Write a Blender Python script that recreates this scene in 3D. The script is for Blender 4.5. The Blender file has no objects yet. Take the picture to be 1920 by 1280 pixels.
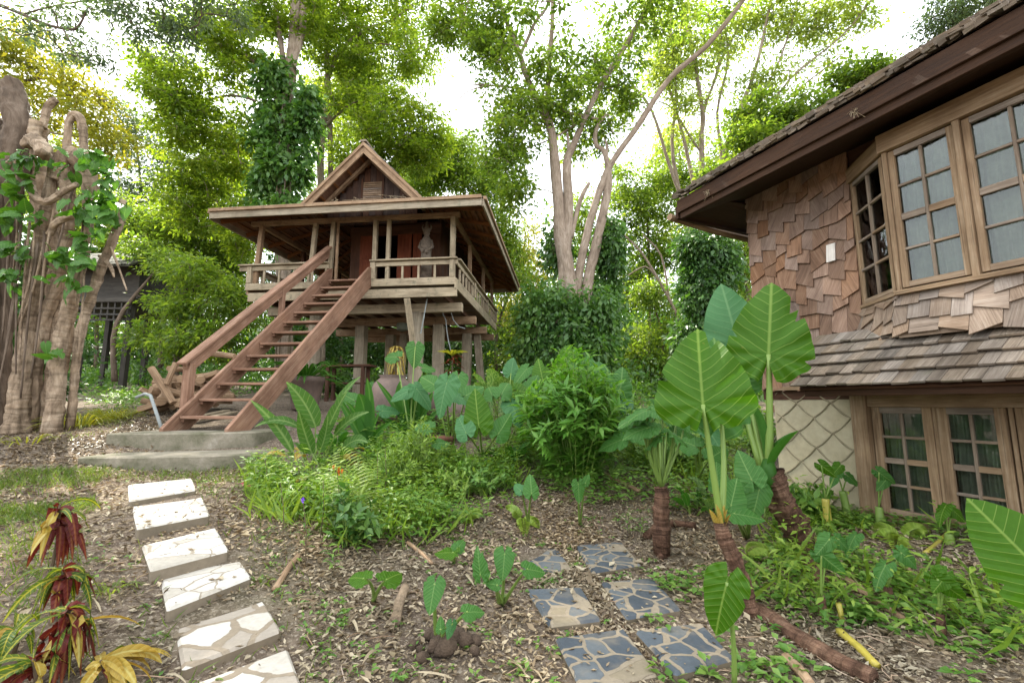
import bpy, math, random
import numpy as np
from mathutils import Vector as V, Matrix, noise as mnoise
R = math.radians
rnd = random.Random(7)
rng = np.random.default_rng(11)
sc = bpy.context.scene
col = sc.collection
EYE = 1.5
FPX = 853.0
TILT = math.atan(116 / 853)
CT, ST = math.cos(TILT), math.sin(TILT)

# ---------------------------------------------------------------- measuring
def ray(px, py):
    u = (px - 960) / FPX; v = (640 - py) / FPX
    return u / (CT - v * ST), (ST + v * CT) / (CT - v * ST)
def at(px, py, Y):
    a, b = ray(px, py)
    return V((a * Y, Y, EYE + b * Y))

GP = [(0, 0, 0), (1, 2.5, 0), (.6, 4.2, 0), (1, 5.0, .02), (-1.3, 2.2, .04), (-1.65, 2.75, .15), (-2.2, 3.45, .245), (-2.75, 4.05, .335), (-3.5, 4.9, .43), (-4.3, 5.75, .49),
      (-5, 6.4, .53), (-3.5, 6.5, .5), (-6, 5.2, .55), (-3.4, 2.6, .3), (-5, 3, .4), (-7.6, 7.4, .93), (-6.3, 7.6, .9), (-9, 8.5, .98), (-5.4, 8.0, .95), (-2.5, 8.0, .78),
      (-8, 11, 1.4), (-5, 10.5, 1.25), (-1.6, 10, 1.1), (-4, 12.5, 1.48), (-1, 12.6, 1.42), (-4, 18, 1.8), (-12, 16, 1.7),
      (1, 6.5, .32), (1.6, 9, .75), (1.5, 12, 1.05), (-.8, 6, .3), (3.3, 6.2, .25), (4.1, 5.5, .2), (4.4, 4.7, .24), (2.6, 4.4, .06), (2.4, 3, .02), (3, 2.2, .08),
      (3.9, 9, .6), (2.5, 18, 1.5), (8, 14, 1.0), (8, 5, .2), (-10, 3, .6), (0, 30, 2.2), (-25, 25, 2.5), (20, 25, 2.0), (0, -8, -.3), (10, -5, 0), (-12, -6, .2),
      (60, 60, 4), (-60, 60, 5), (0, 80, 5), (60, -40, 0), (-60, -40, 1)]
_gp = np.array(GP, float)
def _phi(r2):
    return np.where(r2 > 1e-12, r2 * np.log(r2 + 1e-12), 0)
_n = len(_gp)
_A = np.zeros((_n + 3, _n + 3))
_d2 = ((_gp[:, None, :2] - _gp[None, :, :2]) ** 2).sum(-1)
_A[:_n, :_n] = _phi(_d2) + np.eye(_n) * .06
_A[:_n, _n] = 1; _A[:_n, _n + 1:] = _gp[:, :2]; _A[_n, :_n] = 1; _A[_n + 1:, :_n] = _gp[:, :2].T
_w = np.linalg.solve(_A, np.concatenate([_gp[:, 2], np.zeros(3)]))
def gz_np(x, y):
    x = np.asarray(x, float); y = np.asarray(y, float)
    out = _w[_n] + _w[_n + 1] * x + _w[_n + 2] * y
    for i in range(_n):
        out = out + _w[i] * _phi((x - _gp[i, 0]) ** 2 + (y - _gp[i, 1]) ** 2)
    near = np.clip(1 - np.hypot(x, y - 5) / 14, 0, 1)
    out = out + near * (.022 * np.sin(3.1 * x + 1.3 * y) * np.sin(2.3 * y - .7 * x) + .012 * np.sin(7.3 * x - 2 * y) * np.sin(6.1 * y + 1.7 * x))
    return out
def gz(x, y):
    return float(gz_np(x, y))
def gp(px, py, dz=0.0):
    """the point where the line of sight through a photo pixel meets the ground"""
    a, b = ray(px, py)
    y0 = 1.2; f0 = EYE + b * y0 - gz(a * y0, y0)
    Y = y0
    while Y < 60:
        Y += .1 + .01 * Y
        f1 = EYE + b * Y - gz(a * Y, Y)
        if f1 <= 0:
            break
        y0, f0 = Y, f1
    lo, hi = y0, Y
    for _ in range(30):
        m = (lo + hi) / 2
        if EYE + b * m - gz(a * m, m) > 0: lo = m
        else: hi = m
    return V((a * hi, hi, gz(a * hi, hi) + dz))
def G(x, y, dz=0.0):
    return V((x, y, gz(x, y) + dz))

# ---------------------------------------------------------------- materials
MATS = {}
def new_mat(name):
    m = bpy.data.materials.new(name); m.use_nodes = True
    nt = m.node_tree; nt.nodes.clear()
    MATS[name] = m
    return m, nt
class NT:
    def __init__(self, nt): self.nt = nt
    def n(self, typ, **kw):
        nd = self.nt.nodes.new(typ)
        for k, v in kw.items():
            if k.startswith('i_'):
                key = k[2:]
                nd.inputs[int(key) if key.isdigit() else key.replace('_', ' ')].default_value = v
            else: setattr(nd, k, v)
        return nd
    def l(self, a, b): self.nt.links.new(a, b)
    def ramp(self, fac, stops, interp='LINEAR'):
        r = self.n('ShaderNodeValToRGB'); cr = r.color_ramp; cr.interpolation = interp
        while len(cr.elements) < len(stops): cr.elements.new(.5)
        for e, (p, c) in zip(cr.elements, stops):
            e.position = p; e.color = (*c, 1)
        self.l(fac, r.inputs[0]); return r.outputs[0]
    def math(self, op, a, b=None, c=None, clamp=False):
        m = self.n('ShaderNodeMath', operation=op); m.use_clamp = clamp
        for i, x in enumerate((a, b, c)):
            if x is None: continue
            if hasattr(x, 'is_linked'): self.l(x, m.inputs[i])
            else: m.inputs[i].default_value = x
        return m.outputs[0]
    def mix(self, fac, a, b, mode='MIX'):
        m = self.n('ShaderNodeMix', data_type='RGBA', blend_type=mode)
        for k, x in ((0, fac), (6, a), (7, b)):
            if hasattr(x, 'is_linked'): self.l(x, m.inputs[k])
            elif k == 0: m.inputs[0].default_value = x
            else: m.inputs[k].default_value = (*x, 1)
        return m.outputs[2]
    def noise(self, vec, scale, detail=4, rough=.6, dist=0):
        nd = self.n('ShaderNodeTexNoise'); nd.inputs['Scale'].default_value = scale
        nd.inputs['Detail'].default_value = detail; nd.inputs['Roughness'].default_value = rough
        nd.inputs['Distortion'].default_value = dist
        if vec is not None: self.l(vec, nd.inputs['Vector'])
        return nd.outputs[0]
    def mapping(self, vec, scale):
        m = self.n('ShaderNodeMapping'); m.inputs['Scale'].default_value = scale
        self.l(vec, m.inputs[0]); return m.outputs[0]
    def bump(self, h, strength=.3, dist=.02):
        b = self.n('ShaderNodeBump'); b.inputs['Strength'].default_value = strength; b.inputs['Distance'].default_value = dist
        self.l(h, b.inputs['Height']); return b.outputs[0]
    def out(self, sh):
        o = self.n('ShaderNodeOutputMaterial'); self.l(sh, o.inputs[0])
    def pbsdf(self, col, rough=.7, bump=None, spec=.3):
        p = self.n('ShaderNodeBsdfPrincipled')
        if hasattr(col, 'is_linked'): self.l(col, p.inputs['Base Color'])
        else: p.inputs['Base Color'].default_value = (*col, 1)
        if hasattr(rough, 'is_linked'): self.l(rough, p.inputs['Roughness'])
        else: p.inputs['Roughness'].default_value = rough
        p.inputs['Specular IOR Level'].default_value = spec
        if bump is not None: self.l(bump, p.inputs['Normal'])
        return p

def wood(name, c1, c2, c3=None, grain=1.0, var=.5, rough=.75, stain=None):
    """boards: grain runs along U (metres), tone differs per board, blotchy weathering"""
    m, nt = new_mat(name); t = NT(nt)
    uv = t.n('ShaderNodeTexCoord').outputs['UV']; ob = t.n('ShaderNodeTexCoord').outputs['Object']
    geo = t.n('ShaderNodeNewGeometry')
    isl = geo.outputs['Random Per Island']
    g = t.noise(t.mapping(uv, (2.2 * grain, 45 * grain, 1)), 1.0, 6, .65, .4)
    g2 = t.noise(t.mapping(uv, (.9, 9, 1)), 1.0, 4, .6, .8)
    gm = t.math('ADD', t.math('MULTIPLY', g, .6), t.math('MULTIPLY', g2, .4))
    base = t.ramp(gm, [(.3, c2), (.5, c1), (.72, c3 or tuple(min(1, x * 1.35) for x in c1))])
    bl = t.noise(ob, 1.7, 5, .65)
    dk = t.ramp(bl, [(.3, (.55, .52, .5)), (.55, (1, 1, 1)), (.75, (1.12, 1.1, 1.05))])
    base = t.mix(.75, base, dk, 'MULTIPLY')
    v = t.math('MULTIPLY_ADD', isl, var, 1 - var / 2)
    hs = t.n('ShaderNodeHueSaturation'); t.l(base, hs.inputs['Color']); t.l(v, hs.inputs['Value'])
    t.l(t.math('MULTIPLY_ADD', t.math('FRACT', t.math('MULTIPLY', isl, 37.7)), .5, .75), hs.inputs['Saturation'])
    c = hs.outputs[0]
    if stain:
        sn = t.noise(ob, 5.5, 6, .7)
        c = t.mix(t.ramp(sn, [(.55, (0, 0, 0)), (.72, (1, 1, 1))]), c, stain)
    crack = t.ramp(t.noise(t.mapping(uv, (1.1, 70, 1)), 1.0, 3, .5), [(.3, (0, 0, 0)), (.38, (1, 1, 1))])
    c = t.mix(.45, c, crack, 'MULTIPLY')
    b = t.bump(t.math('ADD', gm, t.math('MULTIPLY', crack, .3)), .55, .012)
    t.out(t.pbsdf(c, rough, b, .25).outputs[0])
    return m

W_GREY = wood('weathered_board', (.265, .222, .165), (.105, .085, .062), (.38, .325, .255), stain=(.11, .105, .07))
W_TAN = wood('tan_board', (.225, .16, .112), (.10, .066, .045), (.33, .26, .195), stain=(.10, .066, .045))
W_RED = wood('red_board', (.205, .130, .097), (.10, .060, .045), (.33, .245, .195), var=.3)
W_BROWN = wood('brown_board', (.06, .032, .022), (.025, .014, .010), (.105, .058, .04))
W_DOOR = wood('door_board', (.15, .06, .042), (.07, .028, .02), (.21, .095, .068), var=.25)
W_ROOFUNDER = wood('rafter_wood', (.17, .085, .048), (.065, .032, .02), (.26, .14, .08))
W_STILT = wood('stilt_wood', (.235, .20, .155), (.10, .083, .064), (.34, .30, .245), stain=(.18, .17, .12))
W_SHINGLE = wood('wall_shingle', (.205, .124, .084), (.09, .053, .036), (.32, .225, .165), grain=1.6, var=.5)
W_APRON = wood('pale_wall_shingle', (.235, .175, .132), (.12, .085, .062), (.36, .295, .24), grain=1.6, var=.5)
W_ROOFSH = wood('roof_shingle', (.185, .148, .115), (.075, .058, .044), (.31, .262, .215), grain=1.5, var=.65, stain=(.10, .09, .06))
W_FRAME = wood('window_wood', (.20, .145, .10), (.10, .068, .046), (.31, .25, .19), var=.3)
W_OLD = wood('old_grey_board', (.045, .04, .034), (.02, .017, .014), (.085, .078, .068))
W_EAVE = wood('eave_board', (.03, .0155, .009), (.014, .007, .0045), (.05, .027, .017))
W_DARKROOF = wood('old_thatch', (.06, .058, .04), (.028, .028, .02), (.10, .098, .07), var=.6)
W_LOG = wood('log_wood', (.26, .185, .13), (.12, .08, .056), (.38, .30, .225), grain=.8, var=.7)

def plain(name, c1, c2, scale=4, rough=.8, bump=.3, bd=.01, spec=.25, c3=None):
    m, nt = new_mat(name); t = NT(nt)
    ob = t.n('ShaderNodeTexCoord').outputs['Object']
    n1 = t.noise(ob, scale, 7, .68)
    st = [(.3, c2), (.62, c1)] + ([(.74, c3)] if c3 else [])
    c = t.ramp(n1, st)
    n2 = t.noise(ob, scale * 9, 4, .6)
    c = t.mix(.35, c, t.ramp(n2, [(.3, (.6, .6, .6)), (.7, (1.15, 1.15, 1.15))]), 'MULTIPLY')
    t.out(t.pbsdf(c, rough, t.bump(t.math('ADD', n1, t.math('MULTIPLY', n2, .5)), bump, bd), spec).outputs[0])
    return m
M_CONC = plain('mossy_concrete', (.22, .19, .145), (.075, .075, .04), 2.2, .9, .7, .03, c3=(.29, .26, .21))
M_PLASTER = plain('cream_plaster', (.37, .325, .225), (.27, .225, .14), 1.6, .85, .25, .006)
M_RIDGE = plain('cement_ridge', (.25, .215, .14), (.16, .13, .085), 5, .9)
M_JAR = plain('clay_jar', (.165, .112, .09), (.085, .06, .05), 2.5, .7, .3, .008, .35)
M_TERRA = plain('terracotta', (.20, .085, .052), (.11, .05, .034), 5, .8)
M_PIPE = plain('grey_pipe', (.26, .28, .27), (.17, .18, .18), 6, .5)
M_BLACKPOT = plain('black_plastic', (.02, .021, .023), (.012, .012, .013), 6, .5)
M_DARK = plain('dark_inside', (.02, .015, .012), (.012, .01, .008), 3, .95)
M_CLOTH = plain('curtain_cloth', (.17, .18, .135), (.11, .118, .09), 3, .95, .2)
M_CARVE = plain('carved_wood', (.16, .125, .095), (.06, .045, .033), 7, .8, .6, .02)
M_ROCKDIRT = plain('dug_soil', (.10, .068, .046), (.045, .03, .021), 9, .95, .9, .03)

def bark(name, c1, c2, c3, rings=.0, sc_=1.0):
    m, nt = new_mat(name); t = NT(nt)
    uv = t.n('ShaderNodeTexCoord').outputs['UV']; ob = t.n('ShaderNodeTexCoord').outputs['Object']
    n1 = t.noise(t.mapping(uv, (3 * sc_, 11 * sc_, 1)), 1, 6, .7, .5)
    n2 = t.noise(ob, 1.3 * sc_, 5, .6)
    f = t.math('ADD', t.math('MULTIPLY', n1, .6), t.math('MULTIPLY', n2, .4))
    c = t.ramp(f, [(.34, c2), (.5, c1), (.66, c3)])
    h = f
    if rings:
        w = t.noise(t.mapping(uv, (rings, 1.2, 1)), 1, 3, .6, 1.2)
        h = t.math('ADD', f, t.math('MULTIPLY', w, .9))
        c = t.mix(.6, c, t.ramp(w, [(.36, (.35, .33, .3)), (.5, (1, 1, 1)), (.68, (1.2, 1.16, 1.1))]), 'MULTIPLY')
    t.out(t.pbsdf(c, .88, t.bump(h, 1.0, .045), .15).outputs[0])
    return m
B_PALE = bark('pale_bark', (.235, .18, .135), (.11, .08, .06), (.35, .29, .235))
B_FICUS = bark('ficus_bark', (.235, .172, .118), (.075, .052, .035), (.38, .30, .22), rings=7)
B_DARK = bark('brown_bark', (.11, .08, .058), (.045, .033, .024), (.19, .145, .11))
B_TARO = bark('taro_trunk_bark', (.115, .062, .04), (.038, .02, .014), (.22, .135, .09), rings=16, sc_=2.5)

def leafmat(name, c1, c2, c3, trans=.45, tcol=None, rough=.42, spec=.4):
    """foliage: tone drawn per leaf, light passes through"""
    m, nt = new_mat(name); t = NT(nt)
    isl = t.n('ShaderNodeNewGeometry').outputs['Random Per Island']
    c = t.ramp(isl, [(0, c1), (.5, c2), (1, c3)])
    ob = t.n('ShaderNodeTexCoord').outputs['Object']
    big = t.noise(ob, .55, 3, .55)
    c = t.mix(.6, c, t.ramp(big, [(.36, (.7, .78, .74)), (.64, (1.22, 1.14, .86))]), 'MULTIPLY')
    p = t.pbsdf(c, rough, None, spec)
    tr = t.n('ShaderNodeBsdfTranslucent')
    tc = t.mix(1.0, c, tcol or (1.5, 1.45, .55), 'MULTIPLY')
    t.l(tc, tr.inputs[0])
    mx = t.n('ShaderNodeMixShader', i_0=trans); t.l(p.outputs[0], mx.inputs[1]); t.l(tr.outputs[0], mx.inputs[2])
    t.out(mx.outputs[0])
    return m
L_OLIVE = leafmat('olive_foliage', (.095, .165, .022), (.145, .215, .035), (.22, .28, .055), .66, (1.7, 1.65, .5))
L_FRESH = leafmat('fresh_foliage', (.085, .155, .03), (.13, .205, .04), (.19, .255, .06), .66, (1.6, 1.55, .55))
L_PALE = leafmat('pale_foliage', (.14, .20, .055), (.20, .265, .075), (.27, .33, .10), .68)
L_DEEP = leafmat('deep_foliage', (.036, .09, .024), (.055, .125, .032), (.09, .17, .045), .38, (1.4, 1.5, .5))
L_IVY = leafmat('ivy_foliage', (.05, .125, .03), (.08, .17, .04), (.13, .225, .06), .42, (1.4, 1.5, .5), .35)
L_BLUE = leafmat('grey_green_foliage', (.05, .085, .05), (.08, .12, .07), (.12, .165, .09), .45, (1.5, 1.5, .7))
L_YEL = leafmat('yellow_green_foliage', (.17, .21, .03), (.23, .26, .04), (.30, .30, .05), .5, (1.5, 1.3, .4))
L_BUSH = leafmat('bush_foliage', (.07, .19, .025), (.115, .26, .038), (.18, .34, .06), .48, (1.4, 1.4, .5))
L_WEED = leafmat('weed_foliage', (.075, .175, .03), (.125, .245, .045), (.21, .32, .075), .45, (1.4, 1.4, .5))
L_FERN = leafmat('fern_foliage', (.18, .27, .04), (.24, .34, .06), (.31, .40, .09), .45, (1.4, 1.3, .5))
L_RED = leafmat('red_foliage', (.07, .012, .012), (.13, .022, .018), (.20, .05, .03), .35, (1.6, .9, .5))
L_DRYLEAF = leafmat('dry_leaf', (.11, .078, .052), (.235, .178, .125), (.45, .375, .285), .15, (1.2, 1, .7), .7, .2)
L_STEM = leafmat('green_stem', (.13, .22, .05), (.17, .26, .06), (.2, .28, .07), .2, (1.2, 1.2, .5))
L_YELSTEM = leafmat('yellow_stem', (.30, .27, .05), (.36, .30, .055), (.4, .35, .09), .15, (1.2, 1.1, .5))
L_DARKSTEM = leafmat('thin_brown_stem', (.07, .045, .03), (.1, .07, .045), (.13, .095, .06), .05)
L_GRASS = leafmat('grass_blade', (.08, .14, .02), (.12, .19, .03), (.2, .25, .05), .4, (1.4, 1.3, .5))

def veined(name, base, base2, vein, step=.085, slope=.75, width=.011, trans=.4, edge=None, patch=0.0, tcol=(1.35, 1.45, .5), rough=.48, ribw=.018, veinmix=.85):
    """big leaves: UV = (across, along) in leaf lengths; midrib and side veins"""
    m, nt = new_mat(name); t = NT(nt)
    uv = t.n('ShaderNodeTexCoord').outputs['UV']; ob = t.n('ShaderNodeTexCoord').outputs['Object']
    sp = t.n('ShaderNodeSeparateXYZ'); t.l(uv, sp.inputs[0])
    x = t.math('ABSOLUTE', sp.outputs[0]); y = sp.outputs[1]
    k = t.math('SUBTRACT', y, t.math('MULTIPLY', x, slope))
    k = t.math('ADD', k, t.math('MULTIPLY', t.math('MULTIPLY', x, x), -.35))
    s = t.math('DIVIDE', t.math('ADD', k, t.math('MULTIPLY_ADD', t.noise(ob, 3.3, 2, .5), step * .8, 0)), step)
    fr = t.math('ABSOLUTE', t.math('SUBTRACT', t.math('FRACT', s), .5))      # 0 on a vein
    wv = t.math('MULTIPLY', fr, step)
    vn = t.math('SUBTRACT', 1, t.math('DIVIDE', wv, width), clamp=True)
    mid = t.math('SUBTRACT', 1.3, t.math('DIVIDE', x, ribw), clamp=True)
    allv = t.math('MAXIMUM', vn, mid)
    nz = t.noise(ob, 3.0, 4, .6)
    isl = t.n('ShaderNodeNewGeometry').outputs['Random Per Island']
    c = t.mix(t.math('MULTIPLY_ADD', nz, .9, t.math('MULTIPLY_ADD', isl, .5, -.25), clamp=True), base, base2)
    fine = t.noise(ob, 45, 3, .6)
    c = t.mix(.25, c, t.ramp(fine, [(.3, (.75, .75, .7)), (.7, (1.15, 1.15, 1.1))]), 'MULTIPLY')
    if patch:
        pn = t.noise(t.mapping(uv, (30, 12, 1)), 1.0, 3, .6)
        c = t.mix(t.math('MULTIPLY', t.ramp(pn, [(.48, (0, 0, 0)), (.56, (1, 1, 1))]), patch), c, (.27, .34, .14))
    c = t.mix(t.math('MULTIPLY', allv, veinmix), c, vein)
    bl = t.noise(ob, 11, 4, .6)
    c = t.mix(t.ramp(bl, [(.68, (0, 0, 0)), (.78, (.5, .5, .5))]), c, (.20, .17, .04))
    b = t.bump(t.math('ADD', t.math('MULTIPLY', fr, 1.4), t.math('MULTIPLY', allv, -.5)), .4, .008)
    p = t.pbsdf(c, rough, b, .2)
    tr = t.n('ShaderNodeBsdfTranslucent'); t.l(t.mix(1, c, tcol, 'MULTIPLY'), tr.inputs[0])
    mx = t.n('ShaderNodeMixShader', i_0=trans); t.l(p.outputs[0], mx.inputs[1]); t.l(tr.outputs[0], mx.inputs[2])
    t.out(mx.outputs[0]); return m
L_LIME = leafmat('lime_foliage', (.12, .21, .03), (.18, .28, .04), (.26, .36, .07), .45, (1.4, 1.4, .5))
V_TARO = veined('taro_leaf', (.032, .10, .002), (.055, .14, .005), (.17, .26, .05), step=.13, slope=.62, width=.008)
V_TAROBLUE = veined('bluish_taro_leaf', (.038, .12, .04), (.06, .16, .055), (.10, .20, .08), step=.13, slope=.62, width=.007, trans=.25, tcol=(1.2, 1.4, .7))
V_TAROMID = veined('mid_green_taro_leaf', (.035, .115, .022), (.06, .16, .03), (.14, .24, .075), step=.13, slope=.62, width=.008, trans=.35)
V_CALA = veined('veined_calathea_leaf', (.032, .10, .016), (.075, .15, .024), (.20, .28, .10), veinmix=.65, step=.11, slope=.8, width=.008, patch=0.0)
V_CRINUM = veined('strap_leaf', (.03, .105, .014), (.05, .145, .02), (.09, .19, .04), step=.5, slope=0, width=.001, ribw=.012)
V_DUMB = veined('spotted_cane_leaf', (.04, .115, .02), (.065, .16, .03), (.2, .28, .10), step=.06, slope=1.1, width=.010, patch=.75)
V_CROTON = veined('yellow_striped_croton_leaf', (.035, .085, .016), (.10, .13, .02), (.36, .32, .04), step=.09, slope=1.2, width=.008, ribw=.012)
V_REDLEAF = veined('dark_red_leaf', (.075, .012, .012), (.125, .02, .016), (.20, .07, .025), step=.12, slope=.9, width=.006, trans=.3, tcol=(1.5, .8, .5))
V_YELLEAF = veined('dying_yellow_leaf', (.27, .17, .03), (.36, .27, .05), (.42, .36, .12), step=.12, slope=.9, width=.006, trans=.35, tcol=(1.3, 1.1, .5))
V_VINE = veined('vine_leaf', (.04, .12, .02), (.08, .18, .03), (.14, .24, .07), step=.16, slope=.62, width=.008, trans=.4, tcol=(1.5, 1.5, .4), rough=.4)
# ---------------------------------------------------------------- mesh building
def perp(d):
    d = d.normalized()
    a = V((0, 0, 1)) if abs(d.z) < .9 else V((1, 0, 0))
    x = d.cross(a).normalized()
    return x, x.cross(d).normalized()
class MB:
    def __init__(s): s.v = []; s.f = []; s.uv = []
    def add(s, vs, fs, uvs):
        o = len(s.v); s.v += [tuple(p) for p in vs]
        for f, u in zip(fs, uvs):
            s.f.append([i + o for i in f]); s.uv.append(u)
        return s
    def hexa(s, p):
        """8 corners: bottom ring 0-3, top ring 4-7; U runs along the longest edge"""
        p = [V(q) for q in p]
        ex, ey, ez = (p[1] - p[0]), (p[3] - p[0]), (p[4] - p[0])
        ax = [e.normalized() if e.length > 1e-9 else V((0, 0, 1)) for e in (ex, ey, ez)]
        L = [ex.length, ey.length, ez.length]
        k = L.index(max(L)); u0, v0 = rnd.random() * 50, rnd.random() * 50
        fs = [(0, 3, 2, 1), (4, 5, 6, 7), (0, 1, 5, 4), (1, 2, 6, 5), (2, 3, 7, 6), (3, 0, 4, 7)]
        fa = [2, 2, 1, 0, 1, 0]
        uvs = []
        for f, n in zip(fs, fa):
            o = [a for a in range(3) if a != n]
            ua = k if k != n else o[0]
            va = [a for a in o if a != ua][0]
            uvs.append([(u0 + (p[i] - p[0]).dot(ax[ua]), v0 + n * .37 + (p[i] - p[0]).dot(ax[va])) for i in f])
        return s.add(p, fs, uvs)
    def obox(s, c, hx, hy, hz):
        c, hx, hy, hz = V(c), V(hx), V(hy), V(hz)
        if hx.cross(hy).dot(hz) < 0: hx = -hx
        return s.hexa([c - hx - hy - hz, c + hx - hy - hz, c + hx + hy - hz, c - hx + hy - hz,
                       c - hx - hy + hz, c + hx - hy + hz, c + hx + hy + hz, c - hx + hy + hz])
    def beam(s, p0, p1, w, h, up=(0, 0, 1)):
        p0, p1 = V(p0), V(p1); d = p1 - p0; up = V(up)
        x = d.cross(up)
        if x.length < 1e-6: x = d.cross(V((0, 1, 0)))
        x.normalize(); z = x.cross(d).normalized()
        return s.obox((p0 + p1) / 2, d / 2, x * w / 2, z * h / 2)
    def prism(s, poly, ex):
        """flat polygon pushed along ex"""
        n = len(poly); poly = [V(p) for p in poly]; ex = V(ex)
        nrm = (poly[1] - poly[0]).cross(poly[2] - poly[0])
        if nrm.dot(ex) > 0: poly = poly[::-1]
        vs = poly + [p + ex for p in poly]
        u0, v0 = rnd.random() * 50, rnd.random() * 50
        d = [(poly[(i + 1) % n] - poly[i]) for i in range(n)]
        k = max(range(n), key=lambda i: d[i].length); ua = d[k].normalized(); va = ua.cross(ex).normalized()
        uvf = lambda q: (u0 + (q - poly[0]).dot(ua), v0 + (q - poly[0]).dot(va))
        fs = [tuple(range(n)), tuple(range(2 * n - 1, n - 1, -1))]
        uvs = [[uvf(vs[i]) for i in f] for f in fs]
        for i in range(n):
            j = (i + 1) % n
            fs.append((j, i, i + n, j + n))
            e = ex.length; a, b = uvf(poly[j]), uvf(poly[i])
            uvs.append([a, b, (b[0], b[1] + e), (a[0], a[1] + e)])
        return s.add(vs, fs, uvs)
    def tube(s, pts, rad, n=8, cap=True, wob=0.0, seed=0, rough=0.0):
        pts = [V(p) for p in pts]
        if not hasattr(rad, '__len__'): rad = [rad] * len(pts)
        x, y = perp(pts[1] - pts[0]); vs = []; L = 0; us = []
        for i, p in enumerate(pts):
            d = (pts[min(i + 1, len(pts) - 1)] - pts[max(i - 1, 0)])
            if d.length < 1e-9: d = V((0, 0, 1))
            d.normalize()
            x = (x - d * x.dot(d)).normalized(); y = d.cross(x)
            if i: L += (p - pts[i - 1]).length
            us.append(L)
            for k in range(n):
                a = 2 * math.pi * k / n; r = rad[i]
                if wob: r *= 1 + wob * mnoise.noise(V((math.cos(a) * 1.3 + seed, math.sin(a) * 1.3, L * 1.2 / max(.2, rad[0] * 4))))
                if rough: r *= 1 + rough * mnoise.noise(V((math.cos(a) * 3.1, math.sin(a) * 3.1 + seed, L * 9))) + rough * .6 * mnoise.noise(V((math.cos(a) * 7, math.sin(a) * 7, L * 2.2 + seed)))
                vs.append(p + (x * math.cos(a) + y * math.sin(a)) * r)
        fs = []; uvs = []; u0 = rnd.random() * 20
        for i in range(len(pts) - 1):
            for k in range(n):
                j = (k + 1) % n
                fs.append((i * n + k, i * n + j, (i + 1) * n + j, (i + 1) * n + k))
                r = rad[0] * 6.28
                uvs.append([(u0 + us[i], r * k / n), (u0 + us[i], r * (k + 1) / n), (u0 + us[i + 1], r * (k + 1) / n), (u0 + us[i + 1], r * k / n)])
        if cap:
            a = tuple(range(n - 1, -1, -1)); b = tuple(range((len(pts) - 1) * n, len(pts) * n))
            for f in (a, b):
                fs.append(f); uvs.append([(math.cos(6.28 * q / n) * .1, math.sin(6.28 * q / n) * .1) for q in range(n)])
        return s.add(vs, fs, uvs)
    def lathe(s, c, prof, n=24, wob=0.0, seed=0):
        """prof: (radius, z)"""
        c = V(c); vs = []
        for r, z in prof:
            for k in range(n):
                a = 2 * math.pi * k / n
                q = r * (1 + wob * mnoise.noise(V((math.cos(a) + seed, math.sin(a), z * 3))))
                vs.append(c + V((q * math.cos(a), q * math.sin(a), z)))
        fs = []; uvs = []
        for i in range(len(prof) - 1):
            for k in range(n):
                j = (k + 1) % n
                fs.append((i * n + k, i * n + j, (i + 1) * n + j, (i + 1) * n + k))
                uvs.append([(prof[i][1], k / n), (prof[i][1], (k + 1) / n), (prof[i + 1][1], (k + 1) / n), (prof[i + 1][1], k / n)])
        fs.append(tuple(range(n - 1, -1, -1))); uvs.append([(0, 0)] * n)
        fs.append(tuple(range((len(prof) - 1) * n, len(prof) * n))); uvs.append([(0, 0)] * n)
        return s.add(vs, fs, uvs)
    def blade(s, base, d0, nrm, L, W, droop=.6, fold=.25, n=8, shape=None, curl=0.0, wave=0.0):
        """a strap-like leaf that bends under its weight; UV (across, along) in leaf lengths"""
        p = V(base); d = V(d0).normalized(); nrm = V(nrm); nrm = (nrm - d * nrm.dot(d)).normalized()
        vs = []; uv = []; step = L / n; ph = rnd.random() * 6
        for i in range(n + 1):
            tt = i / n
            w = (shape(tt) if shape else math.sin(math.pi * min(1, (tt * .93 + .05)) ** .8)) * W / 2
            x = d.cross(nrm).normalized()
            f = fold * w + wave * math.sin(tt * 14 + ph) * w
            vs += [p - x * w + nrm * f, p, p + x * w + nrm * (fold * w + wave * math.sin(tt * 13 + ph + 2) * w)]
            uv += [(-w / L, tt), (0, tt), (w / L, tt)]
            ang = droop / n * (0.4 + 1.2 * tt)
            ax = d.cross(V((0, 0, -1)))
            if ax.length > 1e-4:
                q = Matrix.Rotation(ang, 3, ax.normalized()); d = q @ d; nrm = q @ nrm
            if curl:
                q = Matrix.Rotation(curl / n, 3, d); nrm = q @ nrm
            p = p + d * step
        fs = []; uvs = []
        for i in range(n):
            a = i * 3
            for b in (0, 1):
                f = (a + b, a + b + 1, a + b + 4, a + b + 3); fs.append(f); uvs.append([uv[k] for k in f])
        s.add(vs, fs, uvs)
        return p
    def heart(s, J, tip, nrm, L, W, cup=.12, wav=.03, lobe=.34, nr=7, na=44, ragged=0, tears=0):
        """a taro blade: J = where the stalk joins, tip direction, facing direction; lobes hang behind J"""
        J = V(J); ty = V(tip).normalized(); nz = V(nrm); nz = (nz - ty * nz.dot(ty)).normalized(); tx = ty.cross(nz)
        ph = rnd.random() * 6
        w0 = .5 * W / L
        def half(y): return max(0, 1 - y) ** .8 * (1 + .6 * y)
        def outline(a):   # a = 0 at the tip, pi at the notch
            if a <= math.pi / 2:
                lo, hi = 0, 1.0
                for _ in range(24):
                    r = (lo + hi) / 2
                    if r * math.sin(a) - w0 * half(r * math.cos(a)) > 0 or r * math.cos(a) > 1: hi = r
                    else: lo = r
                return lo
            k = (a - math.pi / 2) / (math.pi / 2)
            r = w0 + (lobe * 1.35 - w0) * math.sin(min(1, k / .8) * math.pi / 2) ** 1.3
            if k > .84: r *= max(.06, 1 - ((k - .84) / .16) ** .8)
            return r
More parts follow.
